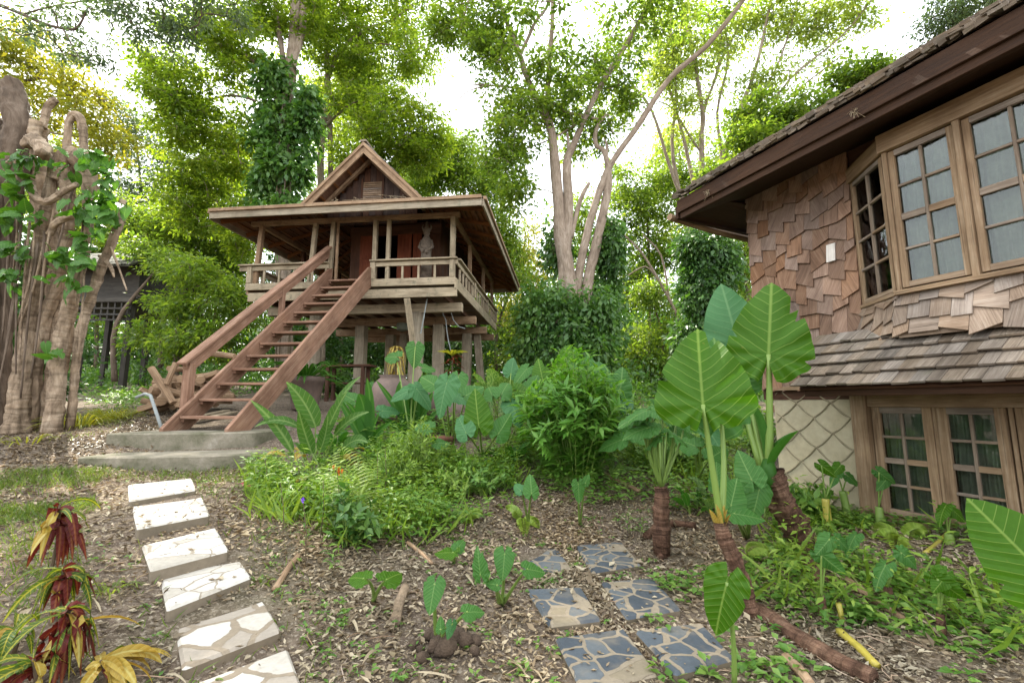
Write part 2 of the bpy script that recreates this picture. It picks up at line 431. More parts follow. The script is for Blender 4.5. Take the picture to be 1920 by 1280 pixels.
        tr = [rnd.randrange(4, na - 4) for _ in range(tears)]
        vs = [J]; uv = [(0, 0)]
        for i in range(1, nr + 1):
            q = i / nr
            for k in range(na + 1):
                a = -math.pi + 2 * math.pi * k / na
                r = outline(abs(a)) * q
                if ragged and i == nr: r *= 1 - ragged * max(0, math.sin(a * 9 + ph))
                if k in tr and i >= nr - 1: r *= .93 if i == nr - 1 else .8
                x, y = r * math.sin(a), r * math.cos(a)
                z = -cup * (x * x * 2.2 + (y * y if y > 0 else y * y * 1.6) * 1.0) + wav * q * q * math.sin(a * 9 + ph) + .05 * abs(x)
                vs.append(J + (tx * x + ty * y + nz * z) * L); uv.append((x, y))
        fs = []; uvs = []; m = na + 1
        for k in range(na):
            f = (0, 1 + k, 2 + k); fs.append(f); uvs.append([uv[q] for q in f])
        for i in range(nr - 1):
            for k in range(na):
                a = 1 + i * m + k
                f = (a, a + m, a + m + 1, a + 1); fs.append(f); uvs.append([uv[q] for q in f])
        return s.add(vs, fs, uvs)

def wloc(o):
    p = V((0, 0, 0))
    while o: p += o.location; o = o.parent
    return p
def clean(n): return n
def link(name, me, parent=None, loc=None):
    o = bpy.data.objects.new(name, me); col.objects.link(o)
    if parent: o.parent = parent
    elif loc is not None: o.location = loc
    return o
def obj(name, mb, mat, parent=None, loc=None, bev=0, smooth=False):
    """links the collected shape (world coordinates) as ONE mesh object"""
    o0 = wloc(parent) if parent else (V(loc) if loc is not None else V((0, 0, 0)))
    me = bpy.data.meshes.new(name)
    me.from_pydata([(a - o0.x, b - o0.y, c - o0.z) for a, b, c in mb.v], [], mb.f)
    uvl = me.uv_layers.new(name='UVMap')
    uvl.data.foreach_set('uv', np.array([c for f in mb.uv for q in f for c in q], dtype=np.float32))
    me.materials.append(mat)
    if smooth: me.polygons.foreach_set('use_smooth', [True] * len(me.polygons))
    me.update()
    o = link(name, me, parent, o0 if not parent else None)
    if bev:
        b = o.modifiers.new('edge', 'BEVEL'); b.width = bev; b.segments = 1; b.limit_method = 'ANGLE'
    return o
def tag(o, label=None, cat=None, group=None, kind=None):
    if label: o['label'] = label
    if cat: o['category'] = cat
    if group: o['group'] = group
    if kind: o['kind'] = kind
    return o
def thing(name, loc, label, cat, group=None):
    o = bpy.data.objects.new(name, None); col.objects.link(o); o.location = loc; o.empty_display_size = .1
    return tag(o, label, cat, group)

# ---------------------------------------------------------------- foliage in bulk
def rot_frames(D, N):
    D = D / np.maximum(np.linalg.norm(D, axis=1, keepdims=True), 1e-9)
    X = np.cross(D, N); X /= np.maximum(np.linalg.norm(X, axis=1, keepdims=True), 1e-9)
    return D, X, np.cross(X, D)
def leaves(name, P, D, N, L, W, mat, parent=None, loc=None, fold=.25, wide=.42, bend=.12):
    """n folded leaves: base points P, directions D, facing N, lengths L, widths W"""
    n = len(P); P = np.asarray(P, float)
    D, X, Z = rot_frames(np.asarray(D, float), np.asarray(N, float))
    L = np.broadcast_to(np.asarray(L, float).reshape(-1, 1), (n, 1)); W = np.broadcast_to(np.asarray(W, float).reshape(-1, 1), (n, 1))
    b = P; tip = P + D * L - Z * (L * bend)
    mid = P + D * (L * wide)
    l = mid - X * W / 2 + Z * W * fold * .5; r = mid + X * W / 2 + Z * W * fold * .5
    m2 = P + D * (L * .55) - Z * W * fold * .3
    Vt = np.stack([b, l, m2, r, tip], 1).reshape(-1, 3)
    o0 = wloc(parent) if parent else (V(loc) if loc is not None else V((0, 0, 0)))
    Vt = Vt - np.array(o0)
    base = (np.arange(n) * 5)[:, None]
    F = np.concatenate([base + np.array([[0, 2, 1]]), base + np.array([[1, 2, 4]]), base + np.array([[0, 3, 2]]), base + np.array([[2, 3, 4]])], 1).reshape(-1)
    me = bpy.data.meshes.new(name)
    me.vertices.add(n * 5); me.vertices.foreach_set('co', Vt.astype(np.float32).ravel())
    me.loops.add(n * 12); me.loops.foreach_set('vertex_index', F.astype(np.int32))
    me.polygons.add(n * 4); me.polygons.foreach_set('loop_start', (np.arange(n * 4) * 3).astype(np.int32))
    me.materials.append(mat)
    me.update(calc_edges=True)
    return link(name, me, parent, o0 if not parent else None)
def unit(n):
    v = rng.normal(size=(n, 3)); return v / np.linalg.norm(v, axis=1, keepdims=True)

# ---------------------------------------------------------------- camera, light, sky
cam = bpy.data.cameras.new('camera'); co = link('camera', cam)
cam.sensor_width = 36; cam.lens = FPX / 1920 * 36; cam.clip_start = .05; cam.clip_end = 2000
co.location = (0, 0, EYE); co.rotation_euler = (math.pi / 2 + TILT, 0, 0)
sc.camera = co
SUN_AZ, SUN_EL = R(-42), R(50)
sd = V((math.sin(SUN_AZ) * math.cos(SUN_EL), math.cos(SUN_AZ) * math.cos(SUN_EL), math.sin(SUN_EL)))
sun = bpy.data.lights.new('sun', 'SUN'); sun.energy = 5.0; sun.angle = R(.5); sun.color = (1, .93, .8)
so = link('sun', sun); so.rotation_euler = sd.to_track_quat('Z', 'Y').to_euler(); so.location = (0, 0, 40)
w = bpy.data.worlds.new('World'); sc.world = w; w.use_nodes = True
wt = NT(w.node_tree); w.node_tree.nodes.clear()
sky = wt.n('ShaderNodeTexSky', sky_type='NISHITA'); sky.sun_disc = False
sky.sun_elevation = SUN_EL; sky.sun_rotation = SUN_AZ; sky.dust_density = 4; sky.air_density = 1.2; sky.altitude = 300
tcw = wt.n('ShaderNodeTexCoord').outputs['Generated']
cl = wt.noise(wt.mapping(tcw, (1, 1, 2.2)), 2.2, 7, .6, .4)
clm = wt.ramp(cl, [(.34, (.62, .62, .62)), (.58, (1, 1, 1))])
skc = wt.mix(clm, sky.outputs[0], (10.6, 11.1, 11.5))          # thin bright cloud over most of the sky
bg = wt.n('ShaderNodeBackground'); bg.inputs[1].default_value = .13; wt.l(skc, bg.inputs[0])
wo = wt.n('ShaderNodeOutputWorld'); wt.l(bg.outputs[0], wo.inputs[0])
sc.view_settings.view_transform = 'Standard'; sc.view_settings.look = 'None'; sc.view_settings.gamma = 1
sc.view_settings.exposure = 1.5
sc.cycles.max_bounces = 9; sc.cycles.diffuse_bounces = 6; sc.cycles.transmission_bounces = 5; sc.cycles.glossy_bounces = 2; sc.cycles.transparent_max_bounces = 6
sc.cycles.sample_clamp_indirect = 6

# ---------------------------------------------------------------- ground
def build_ground():
    m, nt = new_mat('garden_soil'); t = NT(nt)
    ob = t.n('ShaderNodeTexCoord').outputs['Object']
    n1 = t.noise(ob, 1.1, 6, .65); n2 = t.noise(ob, 9, 7, .7); n3 = t.noise(ob, 60, 4, .65)
    c = t.ramp(n2, [(.3, (.055, .041, .031)), (.52, (.12, .093, .07)), (.72, (.22, .178, .137))])
    c = t.mix(.8, c, t.ramp(n1, [(.35, (.72, .66, .62)), (.65, (1.2, 1.15, 1.1))]), 'MULTIPLY')
    nz_ = t.n('ShaderNodeTexNoise'); nz_.inputs['Scale'].default_value = 30; t.l(ob, nz_.inputs[0])
    wv_ = t.n('ShaderNodeVectorMath', operation='MULTIPLY_ADD'); t.l(nz_.outputs['Color'], wv_.inputs[0]); wv_.inputs[1].default_value = (.05, .05, .05); t.l(ob, wv_.inputs[2]); wrp = wv_.outputs[0]
    chips = t.n('ShaderNodeTexVoronoi'); chips.inputs['Scale'].default_value = 62; t.l(wrp, chips.inputs['Vector'])
    ch = t.ramp(t.math('FRACT', t.math('MULTIPLY', chips.outputs['Color'], 5.3)), [(.55, (0, 0, 0)), (.62, (1, 1, 1))])
    c = t.mix(t.math('MULTIPLY', ch, .5), c, t.ramp(t.math('FRACT', t.math('MULTIPLY', chips.outputs['Color'], 17.1)), [(0, (.12, .09, .065)), (.5, (.25, .20, .15)), (1, (.40, .34, .27))]))
    gr = t.ramp(t.noise(ob, .7, 5, .6), [(.5, (0, 0, 0)), (.68, (1, 1, 1))])
    c = t.mix(t.math('MULTIPLY', gr, .25), c, (.06, .085, .022))
    h = t.math('ADD', n2, t.math('ADD', t.math('MULTIPLY', n3, .5), t.math('MULTIPLY', ch, .25)))
    t.out(t.pbsdf(c, .95, t.bump(h, .9, .03), .15).outputs[0])
    nx, ny = 250, 250
    u = np.linspace(-1, 1, nx); v = np.linspace(-1, 1, ny)
    k = 4.2
    xs = np.sinh(u * k) / np.sinh(k) * 160; ys = np.sinh(v * k) / np.sinh(k) * 160 + 5
    Xg, Yg = np.meshgrid(xs, ys)
    Z = gz_np(Xg, Yg)
    mb = bpy.data.meshes.new('ground')
    vs = np.stack([Xg, Yg, Z], -1).reshape(-1, 3)
    i = np.arange((nx - 1) * (ny - 1)); r_, c_ = i // (nx - 1), i % (nx - 1)
    a = r_ * nx + c_
    F = np.stack([a, a + 1, a + nx + 1, a + nx], 1)
    mb.vertices.add(len(vs)); mb.vertices.foreach_set('co', vs.astype(np.float32).ravel())
    mb.loops.add(F.size); mb.loops.foreach_set('vertex_index', F.astype(np.int32).ravel())
    mb.polygons.add(len(F)); mb.polygons.foreach_set('loop_start', (np.arange(len(F)) * 4).astype(np.int32))
    mb.polygons.foreach_set('use_smooth', np.ones(len(F), bool))
    mb.materials.append(m); mb.update(calc_edges=True)
    tag(link('ground', mb), 'brown leaf strewn garden soil rising gently towards the stilt house', 'ground', kind='structure')
build_ground()
# ================================================================ stilt house
PR = V((.994, -.113, 0)); PD = V((.113, .994, 0)); PC = V((-1.62, 12.5, 0)); UP = V((0, 0, 1))
DW, DD = 6.3, 7.6
def pv(a, b, z): return PC - PR * a + PD * b + V((0, 0, z))
house_base = pv(3.15, 0, 0); house_base.z = gz(house_base.x, house_base.y + 2)
house = thing('stilt_house', house_base, 'brown wooden stilt house with veranda under a wide shingled roof and pointed gable', 'house')
def hp(name, mb, mat, bev=.006, parent=None): return obj(name, mb, mat, parent or house, bev=bev)
# deck
m = MB(); nb = 42
for i in range(nb):
    b = .05 + (DD - .1) * i / nb
    m.beam(pv(.05, b + .08, 4.99), pv(DW - .05, b + .08, 4.99), (DD - .1) / nb - .012, .035)
hp('deck', m, W_TAN)
m = MB(); m.beam(pv(-.02, 0, 4.935), pv(2.45, 0, 4.935), .06, .22)
hp('band_board', m, W_GREY)
m = MB(); m.beam(pv(3.72, -.01, 4.925), pv(DW + .05, -.01, 4.925), .06, .2); hp('band_board', m, W_GREY)
m = MB(); m.beam(pv(-.06, .05, 4.62), pv(DW - .02, .05, 4.62), .08, .26); hp('edge_beam', m, W_GREY)
m = MB(); m.beam(pv(-.03, -.03, 4.86), pv(-.03, DD, 4.86), .06, .3); hp('band_board', m, W_GREY)
m = MB(); m.beam(pv(DW + .03, .04, 4.86), pv(DW + .03, DD, 4.86), .06, .3); hp('band_board', m, W_TAN)
for b in (.95, 3.1, 5.3, 7.2):
    m = MB(); m.beam(pv(-.02, b, 4.36), pv(DW - .1, b, 4.36), .2, .27); hp('cross_beam', m, W_GREY if b < 1 else W_TAN)
for a in np.arange(.35, DW, .62):
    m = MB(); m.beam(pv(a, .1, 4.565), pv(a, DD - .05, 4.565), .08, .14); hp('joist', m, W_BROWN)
# stilts
def stilt(a, b, r0, lean=(0, 0), mat=W_STILT, top=4.225, sq=False):
    m = MB(); p1 = pv(a, b, top); p0 = pv(a + lean[0], b + lean[1], 0); p0.z = gz(p0.x, p0.y) - .1
    if sq: m.beam(p0, p1, r0 * 2, r0 * 2, up=PD)
    else: m.tube([p0.lerp(p1, k / 6) for k in range(7)], [r0 * (1.08 - .1 * k / 6) for k in range(7)], 14, wob=.12, seed=a * 3 + b)
    o = hp('stilt', m, mat, bev=.01 if sq else 0)
    if not sq: o.data.polygons.foreach_set('use_smooth', [True] * len(o.data.polygons))
stilt(1.38, .95, .215); stilt(4.62, .95, .2)
for a, b, l in ((1.3, 3.1, 0), (4.12, 3.1, 0), (.75, 5.3, .05), (3.9, 5.3, 0), (5.9, 3.1, 0), (1.2, 7.2, 0), (4.2, 7.2, 0), (6.0, 7.2, 0)):
    stilt(a, b, .17, (l, 0), sq=True)
stilt(.42, 5.6, .13, (-.25, 0), sq=True)
stilt(3.25, 5.0, .12, (.1, 0), sq=True)
m = MB(); q0 = at(763, 559, 12.42); q1 = at(781, 692, 12.95); m.beam(q0, q1, .17, .07, up=PD); hp('brace', m, W_GREY)
m = MB(); m.tube([at(801, 560, 12.9), at(789, 625, 12.85)], .018, 6); hp('hanging_pipe', m, M_PIPE, 0)
for pts in (((828, 583), (836, 600), (838, 622), (841, 640), (846, 660)), ((845, 583), (850, 600), (860, 612), (872, 616))):
    m = MB(); m.tube([at(x, y, 14) for x, y in pts], .015, 5); hp('hanging_wire', m, M_PIPE, 0)
m = MB(); q = at(755, 612, 15.2); m.lathe(q, [(.02, .12), (.2, .1), (.22, 0), (.2, -.12), (.05, -.16)], 14); hp('under_floor_lamp', m, M_CLOTH, 0)
# columns and eave beam
def column(a, b, z0, z1, wd=.13, mat=W_GREY, da=0):
    m = MB(); m.beam(pv(a + da, b, z0), pv(a, b, z1), wd, wd, up=PD); hp('column', m, mat)
column(.1, .12, 5.01, 6.86, .14); column(2.02, .1, 5.01, 6.86, .11); column(2.43, .1, 5.01, 6.86, .12)
column(3.74, .1, 5.01, 6.86, .12, da=.06); column(3.62, .14, 5.01, 6.86, .07, W_TAN); column(4.32, .12, 5.01, 6.86, .12, da=.1); column(6.05, .12, 5.01, 6.86, .13, W_TAN, da=.1)
for b in (2.6, 5.2, 7.4): column(.12, b, 5.01, 6.9, .12, W_TAN)
for b in (2.6, 5.2, 7.4): column(DW - .1, b, 5.01, 6.9, .12, W_BROWN)
m = MB(); m.beam(pv(-.1, .12, 6.93), pv(DW + .1, .12, 6.93), .12, .14); hp('eave_beam', m, W_TAN)
m = MB(); m.beam(pv(.12, .2, 6.945), pv(.12, DD - .1, 6.945), .11, .14); hp('eave_beam', m, W_TAN)
m = MB(); m.beam(pv(DW - .12, .2, 6.945), pv(DW - .12, DD - .1, 6.945), .11, .14); hp('eave_beam', m, W_TAN)
# railings
def railing(P0, P1, posts, bal, out):
    """P0-P1 at deck level; posts/bal = fractions"""
    r = MB(); r.beam(P0 + V((0, 0, .545)), P1 + V((0, 0, .545)), .24, .045); rail = hp('rail_cap', r, W_GREY)
    r = MB(); r.beam(P0 + V((0, 0, .445)) + out * .005, P1 + V((0, 0, .445)) + out * .005, .05, .13); hp('rail_board', r, W_GREY)
    for f in posts:
        r = MB(); q = P0.lerp(P1, f); r.beam(q + V((0, 0, .0)), q + V((0, 0, .515)), .15, .13, up=PD); hp('rail_post', r, W_GREY)
    for f in bal:
        r = MB(); q = P0.lerp(P1, f) - out * .01; r.beam(q + V((0, 0, .0)), q + V((0, 0, .38)), .06, .05, up=PD); hp('baluster', r, W_GREY)
z5 = 5.04
railing(pv(2.5, .02, z5), pv(-.08, .02, z5), (.03, .94), (.2, .37, .555, .74), -PD)
railing(pv(DW + .3, .02, z5), pv(3.78, .02, z5), (.12,), (.28, .45, .62, .78, .82, .97), -PD)
railing(pv(-.03, .1, z5), pv(-.03, DD, z5), (.33, .67, .985), [k / 17 for k in range(1, 17) if k not in (6, 11)], PR)
railing(pv(DW + .03, .1, z5), pv(DW + .03, DD, z5), (.33, .67, .985), [k / 14 for k in range(1, 14)], -PR)
# room
RA0, RA1, RB0, RB1 = .95, 3.98, 1.75, 6.2
def panel(name, a0, a1, z0, z1, mat, b=RB0, n=4, th=.05):
    m = MB(); wd = (a1 - a0) / n
    for i in range(n): m.beam(pv(a0 + wd * (i + .5), b, z0), pv(a0 + wd * (i + .5), b, z1), wd - .006, th, up=PD)
    return hp(name, m, mat, .003)
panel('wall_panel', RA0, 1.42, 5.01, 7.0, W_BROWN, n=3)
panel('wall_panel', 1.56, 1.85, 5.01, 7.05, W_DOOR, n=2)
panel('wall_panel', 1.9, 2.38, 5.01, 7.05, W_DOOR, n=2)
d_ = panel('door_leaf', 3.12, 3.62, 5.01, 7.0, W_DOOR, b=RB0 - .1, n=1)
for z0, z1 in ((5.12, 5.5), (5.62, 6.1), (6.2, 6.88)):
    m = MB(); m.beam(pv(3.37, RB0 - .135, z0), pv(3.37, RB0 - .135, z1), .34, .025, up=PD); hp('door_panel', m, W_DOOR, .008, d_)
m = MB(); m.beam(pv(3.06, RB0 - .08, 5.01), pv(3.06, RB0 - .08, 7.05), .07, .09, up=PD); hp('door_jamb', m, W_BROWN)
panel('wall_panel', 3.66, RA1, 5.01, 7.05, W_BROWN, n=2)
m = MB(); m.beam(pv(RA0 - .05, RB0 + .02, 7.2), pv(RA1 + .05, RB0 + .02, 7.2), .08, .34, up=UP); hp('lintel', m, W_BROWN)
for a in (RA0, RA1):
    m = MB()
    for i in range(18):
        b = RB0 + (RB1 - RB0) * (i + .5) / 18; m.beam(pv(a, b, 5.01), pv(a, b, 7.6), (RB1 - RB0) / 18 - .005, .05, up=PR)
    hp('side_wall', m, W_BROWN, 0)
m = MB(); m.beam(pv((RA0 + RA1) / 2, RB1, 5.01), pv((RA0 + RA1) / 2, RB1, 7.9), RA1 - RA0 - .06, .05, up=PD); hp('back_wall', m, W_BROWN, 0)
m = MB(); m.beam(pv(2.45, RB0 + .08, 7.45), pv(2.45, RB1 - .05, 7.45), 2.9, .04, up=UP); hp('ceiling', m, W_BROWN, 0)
m = MB(); m.prism([pv(1.0, RB1 + .1, 7.5), pv(4.8, RB1 + .1, 7.5), pv(3.2, RB1 + .1, 9.55)], PD * .05); hp('rear_gable_wall', m, W_BROWN, 0)
# ---- lower roof
OH = .93; ZE = 6.86; SL = .47
EA0, EA1, EB0, EB1 = -OH, DW + OH - .34, -OH, DD + OH
IA0, IA1, IB0, IB1 = 1.33, 5.07, 1.15, 6.4
def zr(o): return ZE + SL * o
inner_front = zr(IB0 - EB0); 
c_ = [pv(EA0, EB0, ZE), pv(EA1, EB0, ZE), pv(EA1, EB1, ZE), pv(EA0, EB1, ZE)]
i_ = [pv(IA0, IB0, zr(IB0 - EB0)), pv(IA1, IB0, zr(IB0 - EB0)), pv(IA1, IB1, zr(IB0 - EB0)), pv(IA0, IB1, zr(IB0 - EB0))]
rl = thing_roof = None
m = MB()
for k in range(4):
    j = (k + 1) % 4
    m.prism([c_[k], c_[j], i_[j], i_[k]], (0, 0, .045))
roof = hp('lower_roof', m, W_ROOFUNDER, 0)
# shingle courses lying on the lower roof
m = MB()
for k in range(4):
    j = (k + 1) % 4; A, B, Cc, Dd = c_[k], c_[j], i_[j], i_[k]
    e = (B - A); L = e.length; nrm = e.cross(Dd - A).normalized()
    if nrm.z < 0: nrm = -nrm
    nc = 13
    for q in range(nc):
        f0, f1 = q / nc, min(1, (q + 1.25) / nc)
        P0, P1 = A.lerp(Dd, f0), B.lerp(Cc, f0); U0, U1 = A.lerp(Dd, f1), B.lerp(Cc, f1)
        n = max(4, int((P1 - P0).length / .19))
        for s in range(n):
            a0, a1 = s / n, (s + .96) / n
            jt = rnd.uniform(-.035, .035); o0 = nrm * (.055 + .03 + rnd.uniform(0, .02)); o1 = nrm * .05
            x = (U0 - P0) * (jt / max(.1, (U0 - P0).length))
            p = [P0.lerp(P1, a0) + x, P0.lerp(P1, a1) + x, U0.lerp(U1, a1), U0.lerp(U1, a0)]
            t0, t1 = nrm * .022, nrm * .016
            m.hexa([p[0] + o0, p[1] + o0, p[2] + o1, p[3] + o1, p[0] + o0 + t0, p[1] + o0 + t0, p[2] + o1 + t1, p[3] + o1 + t1])
hp('roof_shingles', m, W_ROOFSH, 0, roof)
# battens and rafters under it
for k in range(4):
    j = (k + 1) % 4; A, B, Cc, Dd = c_[k], c_[j], i_[j], i_[k]
    m = MB()
    for q in range(1, 11):
        f = q / 11; m.beam(A.lerp(Dd, f) - V((0, 0, .03)), B.lerp(Cc, f) - V((0, 0, .03)), .05, .04)
    hp('batten', m, W_ROOFUNDER, 0, roof)
    n = 8
    for s in range(n + 1):
        p0 = A.lerp(B, .04 + .92 * s / n) - V((0, 0, .1)); p1 = Dd.lerp(Cc, .02 + .96 * s / n) - V((0, 0, .1))
        m = MB(); m.beam(p0, p1, .07, .11); hp('rafter', m, W_ROOFUNDER, 0, roof)
# fascia boards, two tiers
ev = [(EA0, EB0), (EA1, EB0), (EA1, EB1), (EA0, EB1)]
cen = pv(DW / 2, DD / 2, 0)
for k in range(4):
    j = (k + 1) % 4; A, B = pv(*ev[k], 0), pv(*ev[j], 0)
    o = (A + B) / 2 - cen; o = o - (B - A).normalized() * o.dot((B - A).normalized()); o.normalize()
    m = MB(); m.beam(A + o * .03 + V((0, 0, 6.785)), B + o * .03 + V((0, 0, 6.785)), .05, .2, up=UP); hp('fascia', m, W_STILT, .004, roof)
    m = MB(); m.beam(A + o * .075 + V((0, 0, 6.915)), B + o * .075 + V((0, 0, 6.915)), .09, .09, up=UP); hp('fascia_trim', m, W_TAN, .004, roof)
# ---- upper gable roof
GA, GZ, GH, GE = 3.2, 9.64, 1.94, 7.70      # ridge position, height, half width, eave height
GB0, GB1 = .75, 6.9
sl = V((0, 0, 0))
m = MB()
for sgn in (-1, 1):
    P = [pv(GA, GB0, GZ), pv(GA, GB1, GZ), pv(GA + sgn * GH, GB1, GE), pv(GA + sgn * GH, GB0, GE)]
    m.prism(P, (0, 0, .05))
groof = hp('gable_roof', m, W_ROOFUNDER, 0)
m = MB()
for sgn in (-1, 1):
    nrm = (-PR * sgn * (GZ - GE) + UP * GH).normalized()
    nc = 15
    for q in range(nc):
        f0, f1 = q / nc, (q + 1.3) / nc
        n = 30
        for s in range(n):
            b0 = GB0 - .1 + (GB1 - GB0 + .2) * s / n; b1 = b0 + (GB1 - GB0 + .2) / n * .96
            jt = rnd.uniform(-.02, .02)
            lo = lambda b: pv(GA + sgn * (GH + .06) * (1 - f0) - sgn * jt, b, GE - .08 + (GZ - GE + .08) * f0)
            hi = lambda b: pv(GA + sgn * (GH + .06) * (1 - min(1, f1)), b, GE - .08 + (GZ - GE + .08) * min(1, f1))
            o0, o1, tt = nrm * (.085 + rnd.uniform(0, .012)), nrm * .06, nrm * .025
            p = [lo(b0) + o0, lo(b1) + o0, hi(b1) + o1, hi(b0) + o1]
            m.hexa(p + [x + tt for x in p])
m.beam(pv(GA, GB0 - .14, GZ + .14), pv(GA, GB1 + .1, GZ + .14), .2, .06)
hp('roof_shingles', m, W_ROOFSH, 0, groof)
for sgn in (-1, 1):
    dn = (pv(GA + sgn * GH, 0, GE) - pv(GA, 0, GZ)).normalized()
    a, b = pv(GA, GB0 - .03, GZ - .0), pv(GA + sgn * GH, GB0 - .03, GE) + dn * .05
    nn = (-PR * sgn * (GZ - GE) + UP * GH).normalized()
    m = MB(); m.prism([a - UP * .26, a + UP * .045, b + nn * .04, b - nn * .15], -PD * .055); hp('bargeboard', m, W_TAN, .005)
    m = MB(); m.prism([a - UP * .02 - PD * .06, a + UP * .1 - PD * .06, b + nn * .085 - PD * .06, b + nn * .0 - PD * .06], -PD * .05); hp('bargeboard_trim', m, W_TAN, .005)
    for f in (.12, .34, .56, .78, .95):
        q = pv(GA + sgn * GH * f, 0, GZ + (GE - GZ) * f) - nn * .05
        m = MB(); m.beam(q + PD * (GB0 + .04), q + PD * (GB1 - .1), .07, .08, up=nn); hp('purlin', m, W_ROOFUNDER, 0)
    m = MB(); m.beam(pv(GA, 1.2, GZ - .2), pv(GA + sgn * GH * .97, 1.2, GE - .1), .08, .12, up=PD); hp('gable_rafter', m, W_TAN, 0)
# gable wall with boards and a slatted vent
m = MB(); n = 15
for i in range(n):
    a = GA - 1.55 + 3.1 * (i + .5) / n; h = GZ - .12 - (GZ - GE) * abs(a - GA) / GH
    if h > 7.5: m.beam(pv(a, 1.5, 7.35), pv(a, 1.5, h), 3.1 / n - .008, .04, up=PD)
hp('gable_wall', m, W_BROWN, .002)
m = MB()
for i in range(12): m.beam(pv(GA - .32, 1.455, 8.0 + .07 * i), pv(GA + .32, 1.455, 8.0 + .07 * i), .035, .05)
hp('gable_vent', m, W_TAN, 0)
for a in (GA - .36, GA + .36):
    m = MB(); m.beam(pv(a, 1.46, 7.5), pv(a, 1.46, 8.95), .06, .06, up=PD); hp('gable_post', m, W_BROWN, 0)
# dry vines caught on the eave under the gable
m = MB()
for k in range(16):
    a = rnd.uniform(1.6, 3.9); p = [pv(a, rnd.uniform(-.3, .5), 0)]
    z = 7.35
    pts = []
    for q in range(7):
        pts.append(pv(a + .07 * q * rnd.uniform(-1, 1.6), .35 + rnd.uniform(-.3, .1), 7.5 + .1 * math.sin(q * .9 + k) + rnd.uniform(-.05, .12)))
    m.tube(pts, .008, 4)
hp('dry_vine', m, L_DRYLEAF, 0)

# ================================================================ stairs
sb = V(((at(385, 808, 8.15).x), 8.15, 0)); sb.z = gz(sb.x, sb.y)
stair = thing('wooden_staircase', sb, 'long reddish wooden staircase with one handrail climbing to the stilt house', 'staircase')
S0 = V((-5.32, 8.0, 1.06)); S1 = pv(3.1, -.02, 5.0); sdv = (S1 - S0); sh = V((sdv.x, sdv.y, 0)).normalized(); sr = V((sh.y, -sh.x, 0))
hw = .57
def stp(f, x, dz=0): return S0 + sdv * f + sr * x + V((0, 0, dz))
for sgn in (-1, 1):
    m = MB(); e = sr * (sgn * hw)
    a = S0 + e; b = S1 + e
    hv = V((0, 0, .17)); 
    poly = [a - V((0, 0, .04)) - sh * .24, a + sh * .3 - V((0, 0, .04)), b - hv + sh * .05, b + V((0, 0, .42)) + sh * .05, b + V((0, 0, .36)) - sh * .12, a + V((0, 0, .02)) - sh * .24]
    m.prism(poly, sr * (sgn * .075)); obj('stringer', m, W_RED, stair, bev=.008)
NT_ = 13
for i in range(NT_):
    f = (i + .62) / (NT_ - .38)
    m = MB(); q = S0 + sdv * f
    m.beam(q - sr * (hw - .005) - sh * .02, q + sr * (hw - .005) - sh * .02, .3, .05); obj('tread', m, W_RED, stair, bev=.006)
    for sgn in (-1, 1):
        m = MB(); z = V((0, 0, -.055)); e = sr * sgn * (hw - .035); m.beam(q + e + z - sh * .14, q + e + z + sh * .12, .065, .05); obj('cleat', m, W_RED, stair)
RX = -hw - .16
h0 = stp(.055, RX, 1.02); h1 = stp(1.0, RX, 1.13) + sh * .12
m = MB(); m.beam(h0 - sh * .1 - V((0, 0, .085)), h1, .2, .05, up=(0, 0, 1)); obj('handrail', m, W_RED, stair, bev=.008)
m = MB(); m.beam(h0 - V((0, 0, .16)), h1 - V((0, 0, .16)), .07, .24); obj('handrail_board', m, W_RED, stair, bev=.008)
for f, ww in ((.075, .15), (.6, .11)):
    q = stp(f, RX, 0); m = MB(); m.beam(q - V((0, 0, .25)), q + V((0, 0, .88)), ww, ww, up=sh); obj('newel', m, W_RED, stair, bev=.008)

# ================================================================ stone steps
def slab_poly(name, pts, zt, zb, mat, label, cat, group=None, bev=.015, parent=None):
    m = MB(); m.prism([V((x, y, zb)) for x, y in pts], (0, 0, zt - zb))
    c = V((sum(p[0] for p in pts) / len(pts), sum(p[1] for p in pts) / len(pts), zb))
    o = obj(name, m, mat, parent, None if parent else c, bev)
    if not parent: tag(o, label, cat, group)
    return o
lnd = thing('concrete_steps', V((-5.6, 7.3, .6)), 'two low mossy concrete steps at the foot of the wooden staircase', 'steps')
def arc_step(zt, zb, pts, name):
    m = MB(); m.prism([V((x, y, zb)) for x, y in pts], (0, 0, zt - zb)); o = obj(name, m, M_CONC, lnd, bev=.02); return o
a0, a1, a2 = at(203, 816, 7.35), at(480, 812, 7.75), at(400, 814, 7.55)
arc_step(1.03, .62, [(a0.x, 7.3), (a0.x + .9, 7.32), (a2.x, 7.45), (a1.x, 7.7), (a1.x + .15, 8.7), (a0.x + .1, 8.6)], 'upper_step')
b0, b1 = at(150, 860, 6.55), at(482, 850, 7.0)
arc_step(.76, .35, [(b0.x, 6.5), (b0.x + .9, 6.52), (b1.x - .6, 6.68), (b1.x, 6.9), (b1.x + .1, 7.6), (b0.x + .1, 7.6)], 'lower_step')

